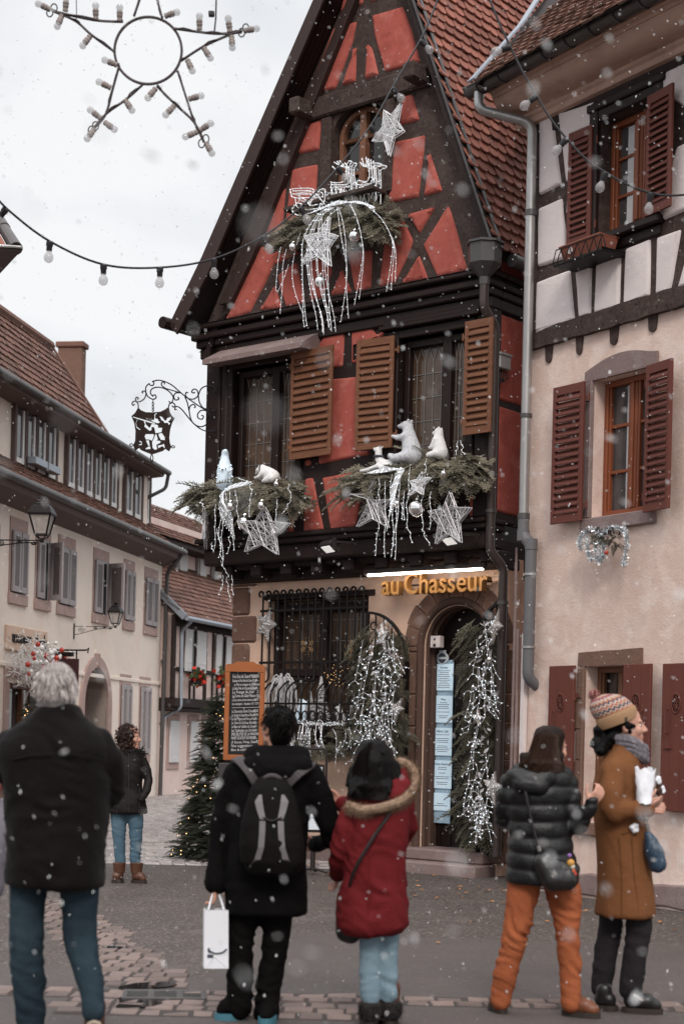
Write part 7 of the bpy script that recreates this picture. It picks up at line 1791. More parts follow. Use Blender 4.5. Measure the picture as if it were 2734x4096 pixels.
for k in range(260):
    a=rs.uniform(0,2*PI);c=C+Vector((.02+.10*math.cos(a),.09*math.sin(a),-.155+rs.gauss(0,.02)));d=Vector((math.cos(a)+rs.gauss(0,.4),math.sin(a)+rs.gauss(0,.4),rs.gauss(.1,.6))).normalized();mb.tube([c,c+d*.05],[.005,.001],3,False)
mb.build('fur_collar',M['fur_dark'],p.t)
for (h_,t_,x) in (((265,1935,-.0),(165,1945,-.10),1),((345,1935,0),(480,1945,-.08),2)):
    a,b=p.q(*h_),p.q(*t_);o=shoe(p,'boot',a,b,.10,.16,'leather_brown','sole_dark');mb=MB();c=Vector((a.x,a.y,0))+(b-a).normalized()*.055;mb.lathe([(.056,.10),(.060,.14),(.066,.20),(.060,.205)],(c.x,c.y,0),14);mb.build('shaft',M['leather_brown'],o,True)
# ================= man with backpack
p=Per('dark-haired man in a black hooded coat seen from behind, backpack on, carrier bag in hand',965,4082,(700,2800,.7015))
mbj=MB()
p.rows(mbj,[(268,480,690,.085),(300,440,730,.11),(340,390,775,.125),(385,345,810,.135),(440,325,800,.145),(550,315,770,.155),(700,308,752,.16),(850,303,748,.165),(1000,300,746,.17),(1120,296,746,.175),(1205,294,746,.175),(1216,300,740,.16)],32,.85)
p.limb(mbj,[(350,420,0,62),(300,560,.0,60),(258,720,.0,56),(240,860,-.0,52),(228,1045,-.03,55)]);p.limb(mbj,[(770,420,0,64),(830,560,0,66),(880,720,.02,62),(885,800,.06,54)]);p.limb(mbj,[(885,790,.06,50),(800,830,.28,42)])
capsule(mbj,p.q(470,330,-.06),.07,p.q(700,330,-.06),.07);capsule(mbj,p.q(440,380,-.12),.055,p.q(720,380,-.12),.055);capsule(mbj,p.q(500,410,-.14),.05,p.q(660,410,-.14),.05)
blob(mbj,'coat',M['coat_black'],p.t,.013,4,folds(.010,14,(.5,0,1),7))
mbt=MB();p.limb(mbt,[(392,1210,0,95),(375,1380,0,78),(370,1500,0,70),(368,1650,0,68),(362,1760,0,62)]);p.limb(mbt,[(580,1210,0,88),(568,1400,.02,78),(550,1560,.03,68),(530,1680,.03,64),(522,1790,.03,58)])
blob(mbt,'trousers',M['trouser_black'],p.t,.012,3,folds(.012,24,(.4,0,1),5,lambda c:.4+max(0,.8-c.z)))
C=p.q(580,168,0);Mx=head(p.body,C,R(125),R(14),.92)
bcap(p.body,C+Vector((0,0,-.3)),.12,p.q(530,1080),.13);bcap(p.body,p.q(392,1210),.075,p.q(365,1750),.045);bcap(p.body,p.q(580,1210),.075,p.q(522,1780,.03),.045)
bcap(p.body,p.q(340,420),.05,p.q(240,840),.04);bcap(p.body,p.q(240,840),.04,p.q(228,1060,-.03),.03);hand(p.body,p.q(228,1055,-.03),(.05,0,-1),(0,1,0),.95,1.15)
bcap(p.body,p.q(780,430),.05,p.q(885,800,.05),.04);bcap(p.body,p.q(885,800,.05),.04,p.q(800,830,.28),.03);hand(p.body,p.q(800,830,.28),(-.8,.5,0),(0,0,1),.95,.6)
finish_body(p,'skin_b')
mb=MB();mb.xf=Mx;mb.sph((-.020,0,.048),(.106,.087,.098),18,14);mb.sph((-.055,0,-.015),(.058,.076,.085),16,12);capsule(mb,(-.06,-.03,-.075),.025,(-.06,.03,-.075),.025);capsule(mb,(.06,-.03,.10),.022,(.06,.04,.10),.022);mb.xf=None
blob(mb,'hair',M['hair_black'],p.t,.008,2,lambda c,n:.005*MN.noise((c.x*30,c.y*30,c.z*12)))
def hs(k):
    a=rsP.uniform(0,2*PI);th=rsP.uniform(0,1.9);c=Vector((-.02+.108*math.sin(th)*math.cos(a),.09*math.sin(th)*math.sin(a),.048+.101*math.cos(th)))
    if c.x>.05 and c.z<.09:return None
    t=Vector((rsP.gauss(.1,.3),rsP.gauss(0,.3),-.7)).normalized();return [Mx@c,Mx@(c*1.04+t*.02),Mx@(c*1.05+t*.035)]
strands_hair(p,hs,700,'hair_black',.0026)
mb=MB();mb.xf=Mx
for k in (-1,1):
    mb.tube([(.098,k*.032+.022*math.cos(a*PI/6),.0+.016*math.sin(a*PI/6)) for a in range(12)],.002,5,closed=True);mb.tube([(.096,k*.055,.006),(.02,k*.082,.008)],.002,5)
mb.build('glasses',M['iron'],p.t,True)
shoe(p,'shoe',p.q(400,1810,.02),p.q(225,1835,-.0),.10,.11,'trouser_black','sole_cyan',.032);shoe(p,'shoe',p.q(545,1830,.06),p.q(510,1840,-.16),.10,.11,'trouser_black','sole_cyan',.032)
PM=p
# backpack
b0=p.q(550,1000,-.20);t=thing('backpack','black backpack with grey curved panels on the back of the hooded man','backpack',p.o+b0);rel_=lambda x,y,d:PM.q(x,y,d)-b0
mb=MB();q=[]
for (y,xl,xr,ry,d) in ((432,500,600,.02,-.17),(450,470,630,.05,-.19),(500,430,670,.075,-.21),(580,405,695,.09,-.225),(700,378,720,.105,-.24),(820,365,735,.115,-.25),(920,372,735,.11,-.25),(985,420,700,.09,-.24),(1005,470,640,.05,-.22)):
    a,b=rel_(xl,y,d),rel_(xr,y,d);c=(a+b)/2;q.append((c.x,c.y,c.z,(b-a).length/2,ry,0,.8))
loft(mb,q[::-1],28);blob(mb,'pack_body',mat('pack_black',(.0065,.0052,.005),.75,.2,4,.3,120,spec=.06),t,.010,3,folds(.003,30,(.2,0,1),2))
mb=MB()
def band(P,w,y0):
    vs=[];
    for (x,y,d,ww) in P:
        a,b=rel_(x-ww,y,d),rel_(x+ww,y,d);vs+=[a,b]
    k=len(P);mb.add(vs+[v+Vector((0,.02,0)) for v in vs],[(2*i,2*i+1,2*i+3,2*i+2) for i in range(k-1)]+[(2*i,2*i+2,2*k+2*i+2,2*k+2*i) for i in range(k-1)]+[(2*i+1,2*k+2*i+1,2*k+2*i+3,2*i+3) for i in range(k-1)])
for s_,c0 in ((-1,548),(1,552)):
    band([(c0+s_*62,540,-.305,8),(c0+s_*72,580,-.318,22),(c0+s_*62,630,-.328,20),(c0+s_*48,680,-.34,16)],1,0)
    band([(c0+s_*50,690,-.345,17),(c0+s_*52,760,-.357,17),(c0+s_*58,840,-.366,17),(c0+s_*78,910,-.36,18),(c0+s_*118,955,-.325,12)],1,0)
mb.build('grey_panel',mat('pack_grey',(.12,.105,.108),.55,.2,5,spec=.5),t)
mb=MB();mb.tube(crom([rel_(495,480,-.20),rel_(515,445,-.22),rel_(550,432,-.225),rel_(590,445,-.22),rel_(615,480,-.20)],5),.014,8);mb.build('carry_loop',M['pack_strap'] if 'pack_strap' in M else mat('pack_strap',(.05,.04,.042),.6,.2),t,True)
for X in ([(470,480,-.17),(420,400,-.17),(370,345,-.12),(345,335,-.02)],[(640,480,-.17),(700,420,-.18),(755,380,-.13),(775,360,-.03)]):
    mb=MB();P=crom([rel_(*x) for x in X],5)
    for a,b in zip(P,P[1:]):mb.obar(a,b,.055,.016,(0,-1,.6))
    mb.build('shoulder_strap',bpy.data.materials['pack_strap'],t)
mb=MB();mb.tube(crom([rel_(440,690,-.30),rel_(500,672,-.335),rel_(550,690,-.35),rel_(610,672,-.335),rel_(665,690,-.30)],5),.005,5);mb.build('zip',M['iron'],t,True)
# white carrier bag
b0=p.q(228,1535,-.03);t=thing('shopping_bag','white paper carrier bag with a small dark printed mark hanging from the man\'s hand','shopping bag',p.o+b0);rel_=lambda x,y,d=0:PM.q(x,y,d)-b0
mb=MB();bl_,br2=rel_(165,1532,-.10),rel_(305,1532,-.10);tl_,tr_=rel_(168,1198,-.10),rel_(304,1198,-.10);bb=[v+Vector((-.015,.11,.0)) for v in (bl_,br2)];tb=[v+Vector((-.015,.10,0)) for v in (tl_,tr_)]
ins=Vector((0,.004,0))
mb.add([bl_,br2,tr_,tl_,*bb,tb[1],tb[0]],[(0,1,2,3),(1,4+1,6,2),(5,4,7,6),(4,0,3,7),(4,5,1,0)])
dm('bag_white',(.74,.74,.77),.5,.04,3,.15,12,spec=.4);mb.build('bag_body',M['bag_white'],t)
mb=MB()
for d in (-.10,0):
    mb.tube(crom([rel_(190,1200,d),rel_(205,1140,d*.6),rel_(226,1075,-.035),rel_(240,1085,-.035),rel_(262,1140,d*.6),rel_(280,1200,d)],5),.006,6)
mb.build('handle',M['bag_white'],t,True)
mb=MB();mb.tube(crom([rel_(190,1425,-.103),rel_(205,1435,-.103),rel_(230,1445,-.103),rel_(270,1440,-.103),rel_(295,1420,-.103)],5),.0045,5);mb.tube([rel_(195,1415,-.103),rel_(190,1425,-.103),rel_(200,1440,-.103)],.006,5);mb.box(rel_(228,0).x,rel_(262,0).x,bl_.y-.003,bl_.y,rel_(0,1450).z,rel_(0,1432).z);mb.build('printed_mark',M['ink'],t)
mb=MB()
c=rel_(228,1465,-.102)
for e in (rel_(168,1530,-.1025),rel_(303,1530,-.1025)):mb.tube([c,e],.0015,4)
mb.build('crease',M['bag_white'],t)
# ================= woman in the red coat
p=Per('black-haired woman in a dark red parka with a fur-trimmed hood, gesturing with one hand',1505,4108,(700,2800,.7015))
mbj=MB()
p.rows(mbj,[(500,1060,1270,.10),(545,1010,1330,.125),(600,985,1352,.14),(680,985,1345,.15),(800,980,1328,.155),(900,975,1312,.155),(1000,962,1312,.16),(1120,945,1322,.17),(1230,932,1334,.18),(1290,936,1332,.18),(1325,975,1290,.165),(1338,1040,1230,.12)],32,.88)
p.limb(mbj,[(1030,610,-.02,58),(980,740,-.04,62),(945,860,-.02,60),(925,930,.03,54),(925,985,.12,46)]);p.limb(mbj,[(1320,600,0,55),(1330,720,.06,52),(1290,800,.2,44)])
p.limb(mbj,[(1040,600,.12,48),(1000,610,.16,44),(960,590,.17,36)])
blob(mbj,'coat',M['coat_red'],p.t,.012,4,folds(.013,16,(.7,0,1),9))
mb=MB();mb.tube([p.q(1110,650,-.155),p.q(1108,900,-.162),p.q(1100,1310,-.18)],.004,5);mb.tube([p.q(1265,650,-.12),p.q(1268,900,-.11),p.q(1275,1290,-.12)],.004,5);mb.build('seam',M['coat_red'],p.t,True)
mb=MB();capsule(mb,p.q(1060,520,-.06),.055,p.q(1300,500,-.05),.055);capsule(mb,p.q(1080,555,-.09),.05,p.q(1270,540,-.08),.05);capsule(mb,p.q(1290,490,-.02),.05,p.q(1310,420,.03),.04)
blob(mb,'hood',M['coat_red'],p.t,.012,4,folds(.005,40,(.3,.3,1),3))
mb=MB();rs=random.Random(6);FP=crom([p.q(985,600,-.10),p.q(1060,625,-.15),p.q(1140,622,-.17),p.q(1230,600,-.16),p.q(1310,560,-.12),p.q(1355,500,-.07),p.q(1365,430,-.02),p.q(1330,375,.03),p.q(1270,355,.06)],8)
for a,b in zip(FP,FP[1:]):
    tdir=(b-a).normalized()
    for k in range(95):
        c=a.lerp(b,rs.random());d=Vector([rs.gauss(0,1) for _ in range(3)]);d=(d-tdir*d.dot(tdir)*.6).normalized();mb.ct=rs.random();e=c+d*rs.uniform(.035,.062)+Vector((0,-.006,-.010))
        s_=d.cross(tdir).normalized()*.0022;mb.add([c-s_,c+s_,e],[(0,1,2)])
for a,b in zip(FP,FP[1:]):mb.tube([a,b],.026,8,True)
mb.build('fur_trim',M['fur'],p.t)
mbt=MB();p.limb(mbt,[(1110,1310,0,72),(1112,1420,0,64),(1112,1550,0,58),(1115,1700,0,52)]);p.limb(mbt,[(1215,1310,.03,66),(1212,1420,.03,56),(1212,1550,.03,52),(1215,1690,.03,48)])
blob(mbt,'trousers',M['denim_light'],p.t,.011,3,folds(.010,26,(.3,0,1),8,lambda c:.4+max(0,.6-c.z)))
C=p.q(1138,400,.015);Mx=head(p.body,C,R(95),R(18),.88)
bcap(p.body,C+Vector((0,.0,-.28)),.11,p.q(1140,1180),.13);bcap(p.body,p.q(1110,1310),.06,p.q(1115,1700),.04);bcap(p.body,p.q(1215,1310,.03),.06,p.q(1215,1690,.03),.04)
bcap(p.body,p.q(1040,600),.04,p.q(940,900),.035);bcap(p.body,p.q(935,900,0),.035,p.q(925,990,.12),.028);hand(p.body,p.q(925,985,.12),(-.1,.5,-.6),(0,0,1),.9,.5)
bcap(p.body,p.q(1040,600,.12),.03,p.q(960,592,.17),.027);hand(p.body,p.q(952,592,.17),(-1,.0,.1),(.3,0,1),1.02,.12,.35)
finish_body(p,'skin_a')
mb=MB();p.rows(mb,[(226,1100,1170,.05,.02),(245,1065,1205,.085,.0),(290,1035,1240,.11),(350,1018,1255,.118,-.01),(420,1008,1262,.11,-.02),(470,1000,1262,.10,-.03),(500,998,1256,.09,-.05),(520,1015,1235,.06,-.06)],26)
capsule(mb,p.q(1018,400,-.03),.03,p.q(982,488,-.07),.014,10,3);capsule(mb,p.q(1255,380,-.02),.03,p.q(1274,450,-.05),.014,10,3);capsule(mb,p.q(1040,450,-.07),.03,p.q(1005,530,-.12),.012,10,3)
for k in range(16):
    x=1000+k*15;capsule(mb,p.q(x,470,-.11),.016,p.q(x-10+rsP.uniform(-8,8),548+rsP.uniform(-25,16),-.15),.007,8,3)
blob(mb,'hair',M['hair_black'],p.t,.009,2,lambda c,n:.004*MN.noise((c.x*40,c.y*40,c.z*8)))
def hs(k):
    x0=1118+rsP.uniform(-12,10);sg=rsP.choice((-1,1));e=rsP.uniform(.0,1.0)
    return [p.q(x0,255+rsP.uniform(-15,40),-.085),p.q(x0+sg*e*60,300,-.108),p.q(x0+14+sg*e*110,390,-.115*(1.12-.55*e*e)),p.q(x0+12+sg*e*124,470,-.112*(1.1-.55*e*e)),p.q(x0+6+sg*e*138+rsP.uniform(-12,12),538+rsP.uniform(-45,38),-.165*(1.05-.5*e*e))]
strands_hair(p,hs,1100,'hair_black',.0026)
for x0,x1,d in ((1045,1180,0),(1178,1268,.05)):
    c=(x0+x1)/2;a=p.q(c,1830,.0+d);o=shoe(p,'boot',p.q(c,1840,-.05+d),p.q(c-8,1840,.18+d),.11,.2,'leather_brown','sole_dark')
    mb=MB();rs=random.Random(x0);z0_=p.q(0,1790).z;z1_=p.q(0,1692).z
    mb.lathe([(.055,z0_),(.066,z0_+.03),(.066,z1_-.02),(.055,z1_)],(a.x,a.y,0),14)
    for k in range(500):
        an=rs.uniform(0,2*PI);z_=rs.uniform(z0_,z1_);c_=Vector((a.x+.064*math.cos(an),a.y+.064*math.sin(an),z_));d_=Vector((math.cos(an)+rs.gauss(0,.5),math.sin(an)+rs.gauss(0,.5),rs.gauss(-.2,.5))).normalized();s_=Vector((-math.sin(an),math.cos(an),0))*.003;mb.add([c_-s_,c_+s_,c_+d_*.022],[(0,1,2)])
    mb.build('fur_cuff',M['fur_dark'],o)
b0=p.q(975,1350,.1);t=thing('handbag','black handbag hanging at the left hip of the woman in red','handbag',p.o+b0);mb=MB();r_=lambda x,y,d:p.q(x,y,d)-b0
capsule(mb,r_(965,1200,.05),.05,r_(975,1320,.05),.06);capsule(mb,r_(1010,1210,.05),.05,r_(1000,1330,.05),.06);blob(mb,'bag_body',M['leather_black'],t,.012,3)
mb=MB();mb.tube(crom([r_(985,1180,.0),r_(1010,1000,-.17),r_(1120,800,-.19),r_(1220,650,-.155),r_(1250,600,-.10)],6),.009,6);mb.build('strap',M['leather_black'],t,True)
# ================= woman with orange trousers
p=Per('long-haired woman in a black quilted jacket and orange trousers with a black shoulder bag',2200,4066,(1900,2700,.5944))
mbj=MB()
p.rows(mbj,[(585,330,560,.09),(620,250,620,.12),(680,205,655,.14),(780,190,655,.155),(900,205,645,.155),(1000,220,635,.15),(1090,222,640,.15),(1200,214,665,.16),(1320,208,685,.165),(1400,208,690,.165),(1412,220,680,.14)],30,.9)
p.limb(mbj,[(615,735,-.02,72),(640,870,-.04,74),(655,980,-.04,70),(690,1010,-.06,62)]);p.limb(mbj,[(660,1020,-.05,66),(730,960,-.1,54),(785,860,-.14,44)])
p.limb(mbj,[(235,720,0,66),(195,860,.02,64),(185,960,.06,58)]);p.limb(mbj,[(185,960,.06,56),(230,1010,.2,46)])
blob(mbj,'jacket',M['puffer'],p.t,.011,2,puff(.016,34))
mb=MB();capsule(mb,p.q(270,690,-.10),.055,p.q(470,690,-.12),.06);capsule(mb,p.q(310,735,-.14),.05,p.q(430,750,-.15),.05);capsule(mb,p.q(470,690,-.1),.06,p.q(600,675,-.02),.05);blob(mb,'hood',M['puffer'],p.t,.012,3,folds(.006,30,(.5,0,1),4))
mb=MB();mb.tube([p.q(335,800,-.18),p.q(360,950,-.185),p.q(430,1180,-.20)],.008,6)
mbt=MB();p.limb(mbt,[(325,1390,0,112),(300,1560,-.0,100),(255,1790,.0,80),(215,1960,.02,70),(180,2120,.05,62),(172,2200,.05,58)],18);p.limb(mbt,[(575,1390,0,112),(605,1560,0,100),(625,1780,-.02,80),(635,1950,-.0,76),(640,2120,.0,74),(640,2210,.0,70)],18)
blob(mbt,'trousers',M['trouser_orange'],p.t,.010,2,folds(.014,26,(.6,0,1),6,lambda c:.55+.5*abs(math.sin(c.z*4))))
C=p.q(512,495,.01);Mx=head(p.body,C,R(32),R(-4),.90)
bcap(p.body,C+Vector((0,0,-.28)),.11,p.q(430,1250),.13);bcap(p.body,p.q(325,1390),.07,p.q(255,1790),.055);bcap(p.body,p.q(255,1790),.055,p.q(172,2190,.05),.04);bcap(p.body,p.q(575,1390),.07,p.q(625,1780),.055);bcap(p.body,p.q(625,1780),.055,p.q(640,2200),.04)
bcap(p.body,p.q(615,735),.05,p.q(670,1010,-.05),.04);bcap(p.body,p.q(670,1010,-.05),.04,p.q(775,875,-.135),.028);hand(p.body,p.q(772,872,-.135),(.55,-.15,.8),(-.7,-.3,.3),.95,.9,.05)
bcap(p.body,p.q(235,720),.05,p.q(185,960,.06),.04);bcap(p.body,p.q(185,960,.06),.04,p.q(235,1010,.2),.03);hand(p.body,p.q(235,1010,.2),(.6,.7,0),(0,0,1),.9,.6)
finish_body(p,'skin_a');eyes(p,Mx)
mb=MB();p.rows(mb,[(343,450,540,.05,0),(360,415,580,.085,0),(400,392,605,.105,0),(460,375,592,.11,-.01),(520,355,585,.105,-.02),(570,330,590,.10,-.03),(610,300,600,.10,-.05),(640,320,592,.07,-.06)],26)
for k in range(14):
    x=310+k*20;capsule(mb,p.q(x+10,540,-.08),.02,p.q(x-8+rsP.uniform(-8,8),618+rsP.uniform(-22,20),-.095),.008,8,3)
blob(mb,'hair',M['hair_brown'],p.t,.009,2,lambda c,n:.005*MN.noise((c.x*36,c.y*36,c.z*8)))
def hs(k):
    e=rsP.uniform(-1,1);x0=500+e*40
    return [p.q(x0,352+abs(e)*14,-.05),p.q(490+e*95,410,-.112*(1.1-.6*e*e)),p.q(478+e*108,490,-.122*(1.1-.6*e*e)),p.q(458+e*128,565,-.140*(1.08-.5*e*e)),p.q(442+e*152+rsP.uniform(-12,12),632+rsP.uniform(-35,28),-.165*(1.06-.5*e*e))]
strands_hair(p,hs,1100,'hair_brown',.0026)
shoe(p,'shoe',p.q(190,2280,.02),p.q(110,2275,.22),.095,.11,'leather_tan','sole_dark');shoe(p,'shoe',p.q(580,2300,.05),p.q(838,2320,-.05),.10,.11,'leather_tan','sole_dark')
b0=p.q(550,1440,-.2);t=thing('shoulder_bag','black leather crescent bag with colourful charms on the hip of the quilted jacket','handbag',p.o+b0);r_=lambda x,y,d:p.q(x,y,d)-b0
mb=MB();capsule(mb,r_(450,1260,-.20),.055,r_(520,1380,-.21),.065);capsule(mb,r_(520,1375,-.21),.068,r_(610,1380,-.20),.062);capsule(mb,r_(610,1370,-.2),.06,r_(650,1310,-.17),.045);capsule(mb,r_(470,1290,-.2),.055,r_(630,1320,-.19),.05)
blob(mb,'bag_body',M['leather_black'],t,.010,3,folds(.004,60,(1,0,.3),2))
mb=MB();mb.tube(crom([r_(430,1240,-.20),r_(425,1180,-.195),r_(380,1000,-.19),r_(345,840,-.19),r_(330,740,-.17)],6),.008,6);mb.build('strap',M['leather_black'],t,True)
mb=MB();mb.tube([r_(420,1150,-.205),r_(432,1185,-.205)],.011,6);mb.build('buckle',M['lead'],t,True)
for k,(x,y,c,r0) in enumerate(((632,1215,(.25,.12,.35),.012),(640,1265,(.5,.25,.06),.022),(650,1290,(.55,.5,.4),.016),(655,1320,(.5,.08,.03),.015),(668,1340,(.45,.05,.03),.012))):
    mb=MB();mb.sph(r_(x,y,-.225),r0,10,7);mb.build('charm',mat('charm',c,.5,.2),t,True)
# ================= woman in the camel coat
p=Per('smiling woman in a patterned knit hat and long camel coat, holding a paper bag',2490,4048,(1900,2700,.5944))
mbj=MB()
p.rows(mbj,[(470,930,1075,.075),(520,905,1095,.10),(570,860,1105,.135),(640,820,1110,.155),(750,800,1115,.165),(880,802,1125,.165),(1000,806,1140,.16),(1150,812,1160,.16),(1300,826,1178,.17),(1450,828,1195,.185),(1560,812,1204,.195),(1612,806,1206,.195),(1622,815,1200,.18)],32,.92)
p.limb(mbj,[(930,640,-.13,72),(915,780,-.17,74),(915,890,-.18,72),(940,930,-.18,64)]);p.limb(mbj,[(925,915,-.18,66),(1030,905,-.2,58),(1145,905,-.2,50)])
p.limb(mbj,[(960,640,.13,66),(980,880,.17,60),(1120,900,.1,46)])
blob(mbj,'coat',M['coat_camel'],p.t,.012,5,folds(.011,9,(1.2,0,.7),3,lambda c:.6+.7*max(0,c.z-.9)))
mb=MB();q=[p.q(925,425,-.02),p.q(930,500,-.0)]
p.rows(mb,[(425,922,1050,.075,0),(455,918,1065,.088,0),(500,915,1085,.098,0),(540,925,1090,.09,0)],26);blob(mb,'coat_collar',M['coat_camel'],p.t,.009,3)
mb=MB();mb.add([p.q(1060,500,-.10),p.q(1112,520,-.06),p.q(1108,640,-.08),p.q(1060,660,-.13),p.q(1060,500,-.085),p.q(1112,520,-.045),p.q(1108,640,-.065),p.q(1060,660,-.115)],[(0,1,2,3),(7,6,5,4),(0,4,5,1),(1,5,6,2),(2,6,7,3),(3,7,4,0)]);mb.build('lapel',M['coat_camel'],p.t)
mb=MB();mb.tube([p.q(1050,1070,-.165),p.q(1062,1300,-.175),p.q(1100,1600,-.19)],.003,4);mb.tube([p.q(965,1090,-.17),p.q(985,1350,-.18),p.q(985,1610,-.2)],.003,4);mb.tube([p.q(985,1070,-.172),p.q(1100,1030,-.162)],.004,4);mb.build('seam',M['coat_camel'],p.t,True)
mb=MB();mb.sph(p.q(1108,965,-.25),.010,10,6);mb.sph(p.q(1140,975,-.24),.010,10,6);mb.build('button',M['leather_black'],p.t,True)
mbt=MB();p.limb(mbt,[(920,1600,.06,88),(900,1760,.06,80),(872,1920,.06,70),(845,2110,.06,66)]);p.limb(mbt,[(1105,1600,-.04,86),(1090,1760,-.04,82),(1065,1920,-.04,76),(1040,2120,-.04,70)])
blob(mbt,'trousers',M['trouser_charcoal'],p.t,.012,3,folds(.009,14,(.5,0,1),5))
C=p.q(1010,345,0);Mx=head(p.body,C,R(-6),R(3),1.0)
bcap(p.body,C+Vector((-.02,0,-.3)),.12,p.q(970,1500),.13);bcap(p.body,p.q(920,1600,.06),.06,p.q(845,2110,.06),.04);bcap(p.body,p.q(1105,1600,-.04),.06,p.q(1040,2110,-.04),.04)
bcap(p.body,p.q(930,640,-.13),.05,p.q(925,910,-.18),.045);bcap(p.body,p.q(925,910,-.18),.045,p.q(1150,900,-.2),.03);hand(p.body,p.q(1150,900,-.2),(.75,.1,.45),(.0,-.8,.6),1.0,.75,.05)
bcap(p.body,p.q(960,640,.13),.05,p.q(980,880,.17),.045);bcap(p.body,p.q(980,880,.17),.045,p.q(1130,900,.08),.03);hand(p.body,p.q(1130,900,.08),(.9,-.3,.1),(0,.3,1),.95,.8)
finish_body(p,'skin_a',.0065);eyes(p,Mx)
mb=MB();mb.xf=Mx;mb.sph((-.03,0,.03),(.09,.083,.085),16,12);capsule(mb,(-.03,-.072,.02),.02,(.045,-.068,.0),.012);capsule(mb,(-.03,.072,.02),.02,(.045,.068,.0),.012);capsule(mb,(-.0,-.074,.0),.018,(.02,-.072,-.035),.012);mb.xf=None
rs=random.Random(5)
for k in range(26):mb.sph(p.q(862+rs.gauss(0,24),455+rs.gauss(0,24),rs.gauss(0,.03)),.03+.01*rs.random(),8,6)
for k in range(8):capsule(mb,p.q(930+rs.uniform(-20,20),410+rs.uniform(-20,20),-.03),.03,p.q(870,455,0),.03,8,3)
blob(mb,'hair',M['hair_black'],p.t,.008,2,lambda c,n:.007*MN.noise(c*38))
# knitted hat with pattern bands
hat=bpy.data.materials.new('knit_pattern');hat.use_nodes=True;nt_=hat.node_tree;N_=nt_.nodes;L_2=nt_.links
tc_=N_.new('ShaderNodeTexCoord');sp_=N_.new('ShaderNodeSeparateXYZ');L_2.new(tc_.outputs['UV'],sp_.inputs[0])
crp=N_.new('ShaderNodeValToRGB');crp.color_ramp.interpolation='CONSTANT';E_=crp.color_ramp.elements
cols=[(0,(.30,.175,.092)),(.34,(.33,.10,.06)),(.38,(.40,.30,.235)),(.43,(.06,.045,.07)),(.49,(.40,.30,.235)),(.53,(.33,.10,.06)),(.58,(.42,.33,.28)),(.64,(.06,.045,.07)),(.69,(.33,.14,.075)),(.75,(.40,.31,.26)),(.82,(.2,.05,.06)),(.9,(.45,.3,.22))]
E_[0].position=0;E_[0].color=(*cols[0][1],1);E_[1].position=cols[1][0];E_[1].color=(*cols[1][1],1)
for pos,c in cols[2:]:e=E_.new(pos);e.color=(*c,1)
wv_=N_.new('ShaderNodeMath');wv_.operation='MULTIPLY';wv_.inputs[1].default_value=2*PI*22;L_2.new(sp_.outputs[0],wv_.inputs[0]);sn_=N_.new('ShaderNodeMath');sn_.operation='SINE';L_2.new(wv_.outputs[0],sn_.inputs[0])
am=N_.new('ShaderNodeMath');am.operation='MULTIPLY';am.inputs[1].default_value=.028;L_2.new(sn_.outputs[0],am.inputs[0]);ad=N_.new('ShaderNodeMath');ad.operation='ADD';L_2.new(am.outputs[0],ad.inputs[0]);L_2.new(sp_.outputs[1],ad.inputs[1])
lt_=N_.new('ShaderNodeMath');lt_.operation='GREATER_THAN';lt_.inputs[1].default_value=.335;L_2.new(sp_.outputs[1],lt_.inputs[0])
mxv=N_.new('ShaderNodeMix');L_2.new(lt_.outputs[0],mxv.inputs[0]);mxv.inputs[2].default_value=.1;L_2.new(ad.outputs[0],mxv.inputs[3]);L_2.new(mxv.outputs[0],crp.inputs[0])
L_2.new(crp.outputs[0],N_['Principled BSDF'].inputs['Base Color']);N_['Principled BSDF'].inputs['Roughness'].default_value=.95
bp_=N_.new('ShaderNodeBump');nz=N_.new('ShaderNodeTexNoise');nz.inputs['Scale'].default_value=220;L_2.new(tc_.outputs['Object'],nz.inputs['Vector']);L_2.new(nz.outputs['Fac'],bp_.inputs['Height']);bp_.inputs['Strength'].default_value=.6;bp_.inputs['Distance'].default_value=.004;L_2.new(bp_.outputs[0],N_['Principled BSDF'].inputs['Normal'])
# axis of the hat: from the tilted brim to the crown
bA,bB=p.q(840,375,0),p.q(1092,278,0);bc=(bA+bB)/2;ux=(bB-bA).normalized();uy=Vector((0,1,0));uz=ux.cross(uy)*-1
if uz.z<0:uz=-uz
rx=(bB-bA).length/2*1.0
prof=[(1.0,0,.0,0),(1.04,.012,.0,.05),(1.05,.045,0,.18),(1.03,.066,0,.30),(1.0,.068,0,.335),(1.02,.075,-.005,.36),(1.0,.10,-.012,.48),(.93,.13,-.022,.62),(.80,.155,-.032,.75),(.58,.175,-.045,.86),(.30,.188,-.052,.94),(.02,.19,-.054,1.0)]
n=40;vs=[];uvs=[];fs=[]
for i,(k,h_,sh_,v_) in enumerate(prof):
    for j in range(n+1):
        a=2*PI*j/n;rib=1+(.012*math.cos(a*44) if v_<.335 else .006*MN.noise((math.cos(a)*4,math.sin(a)*4,h_*30)))
        vs.append(bc+ux*(rx*k*rib*math.cos(a)+sh_*1.0)+uy*(.098*k*rib*math.sin(a))+uz*h_);uvs.append((j/n,v_))
for i in range(len(prof)-1):
    for j in range(n):fs.append((i*(n+1)+j,i*(n+1)+j+1,(i+1)*(n+1)+j+1,(i+1)*(n+1)+j))
me=bpy.data.meshes.new('knit_hat');me.from_pydata([tuple(v) for v in vs],[],fs);ul=me.uv_layers.new(name='UVMap')
for lp in me.loops:ul.data[lp.index].uv=uvs[lp.vertex_index]
me.polygons.foreach_set('use_smooth',[True]*len(fs));me.materials.append(hat);o=bpy.data.objects.new('knit_hat',me);COL.objects.link(o);o.parent=p.t
mb=MB();rs=random.Random(2);pc=bc-ux*.075+uz*.205
mb.sph(pc,.026,10,8)
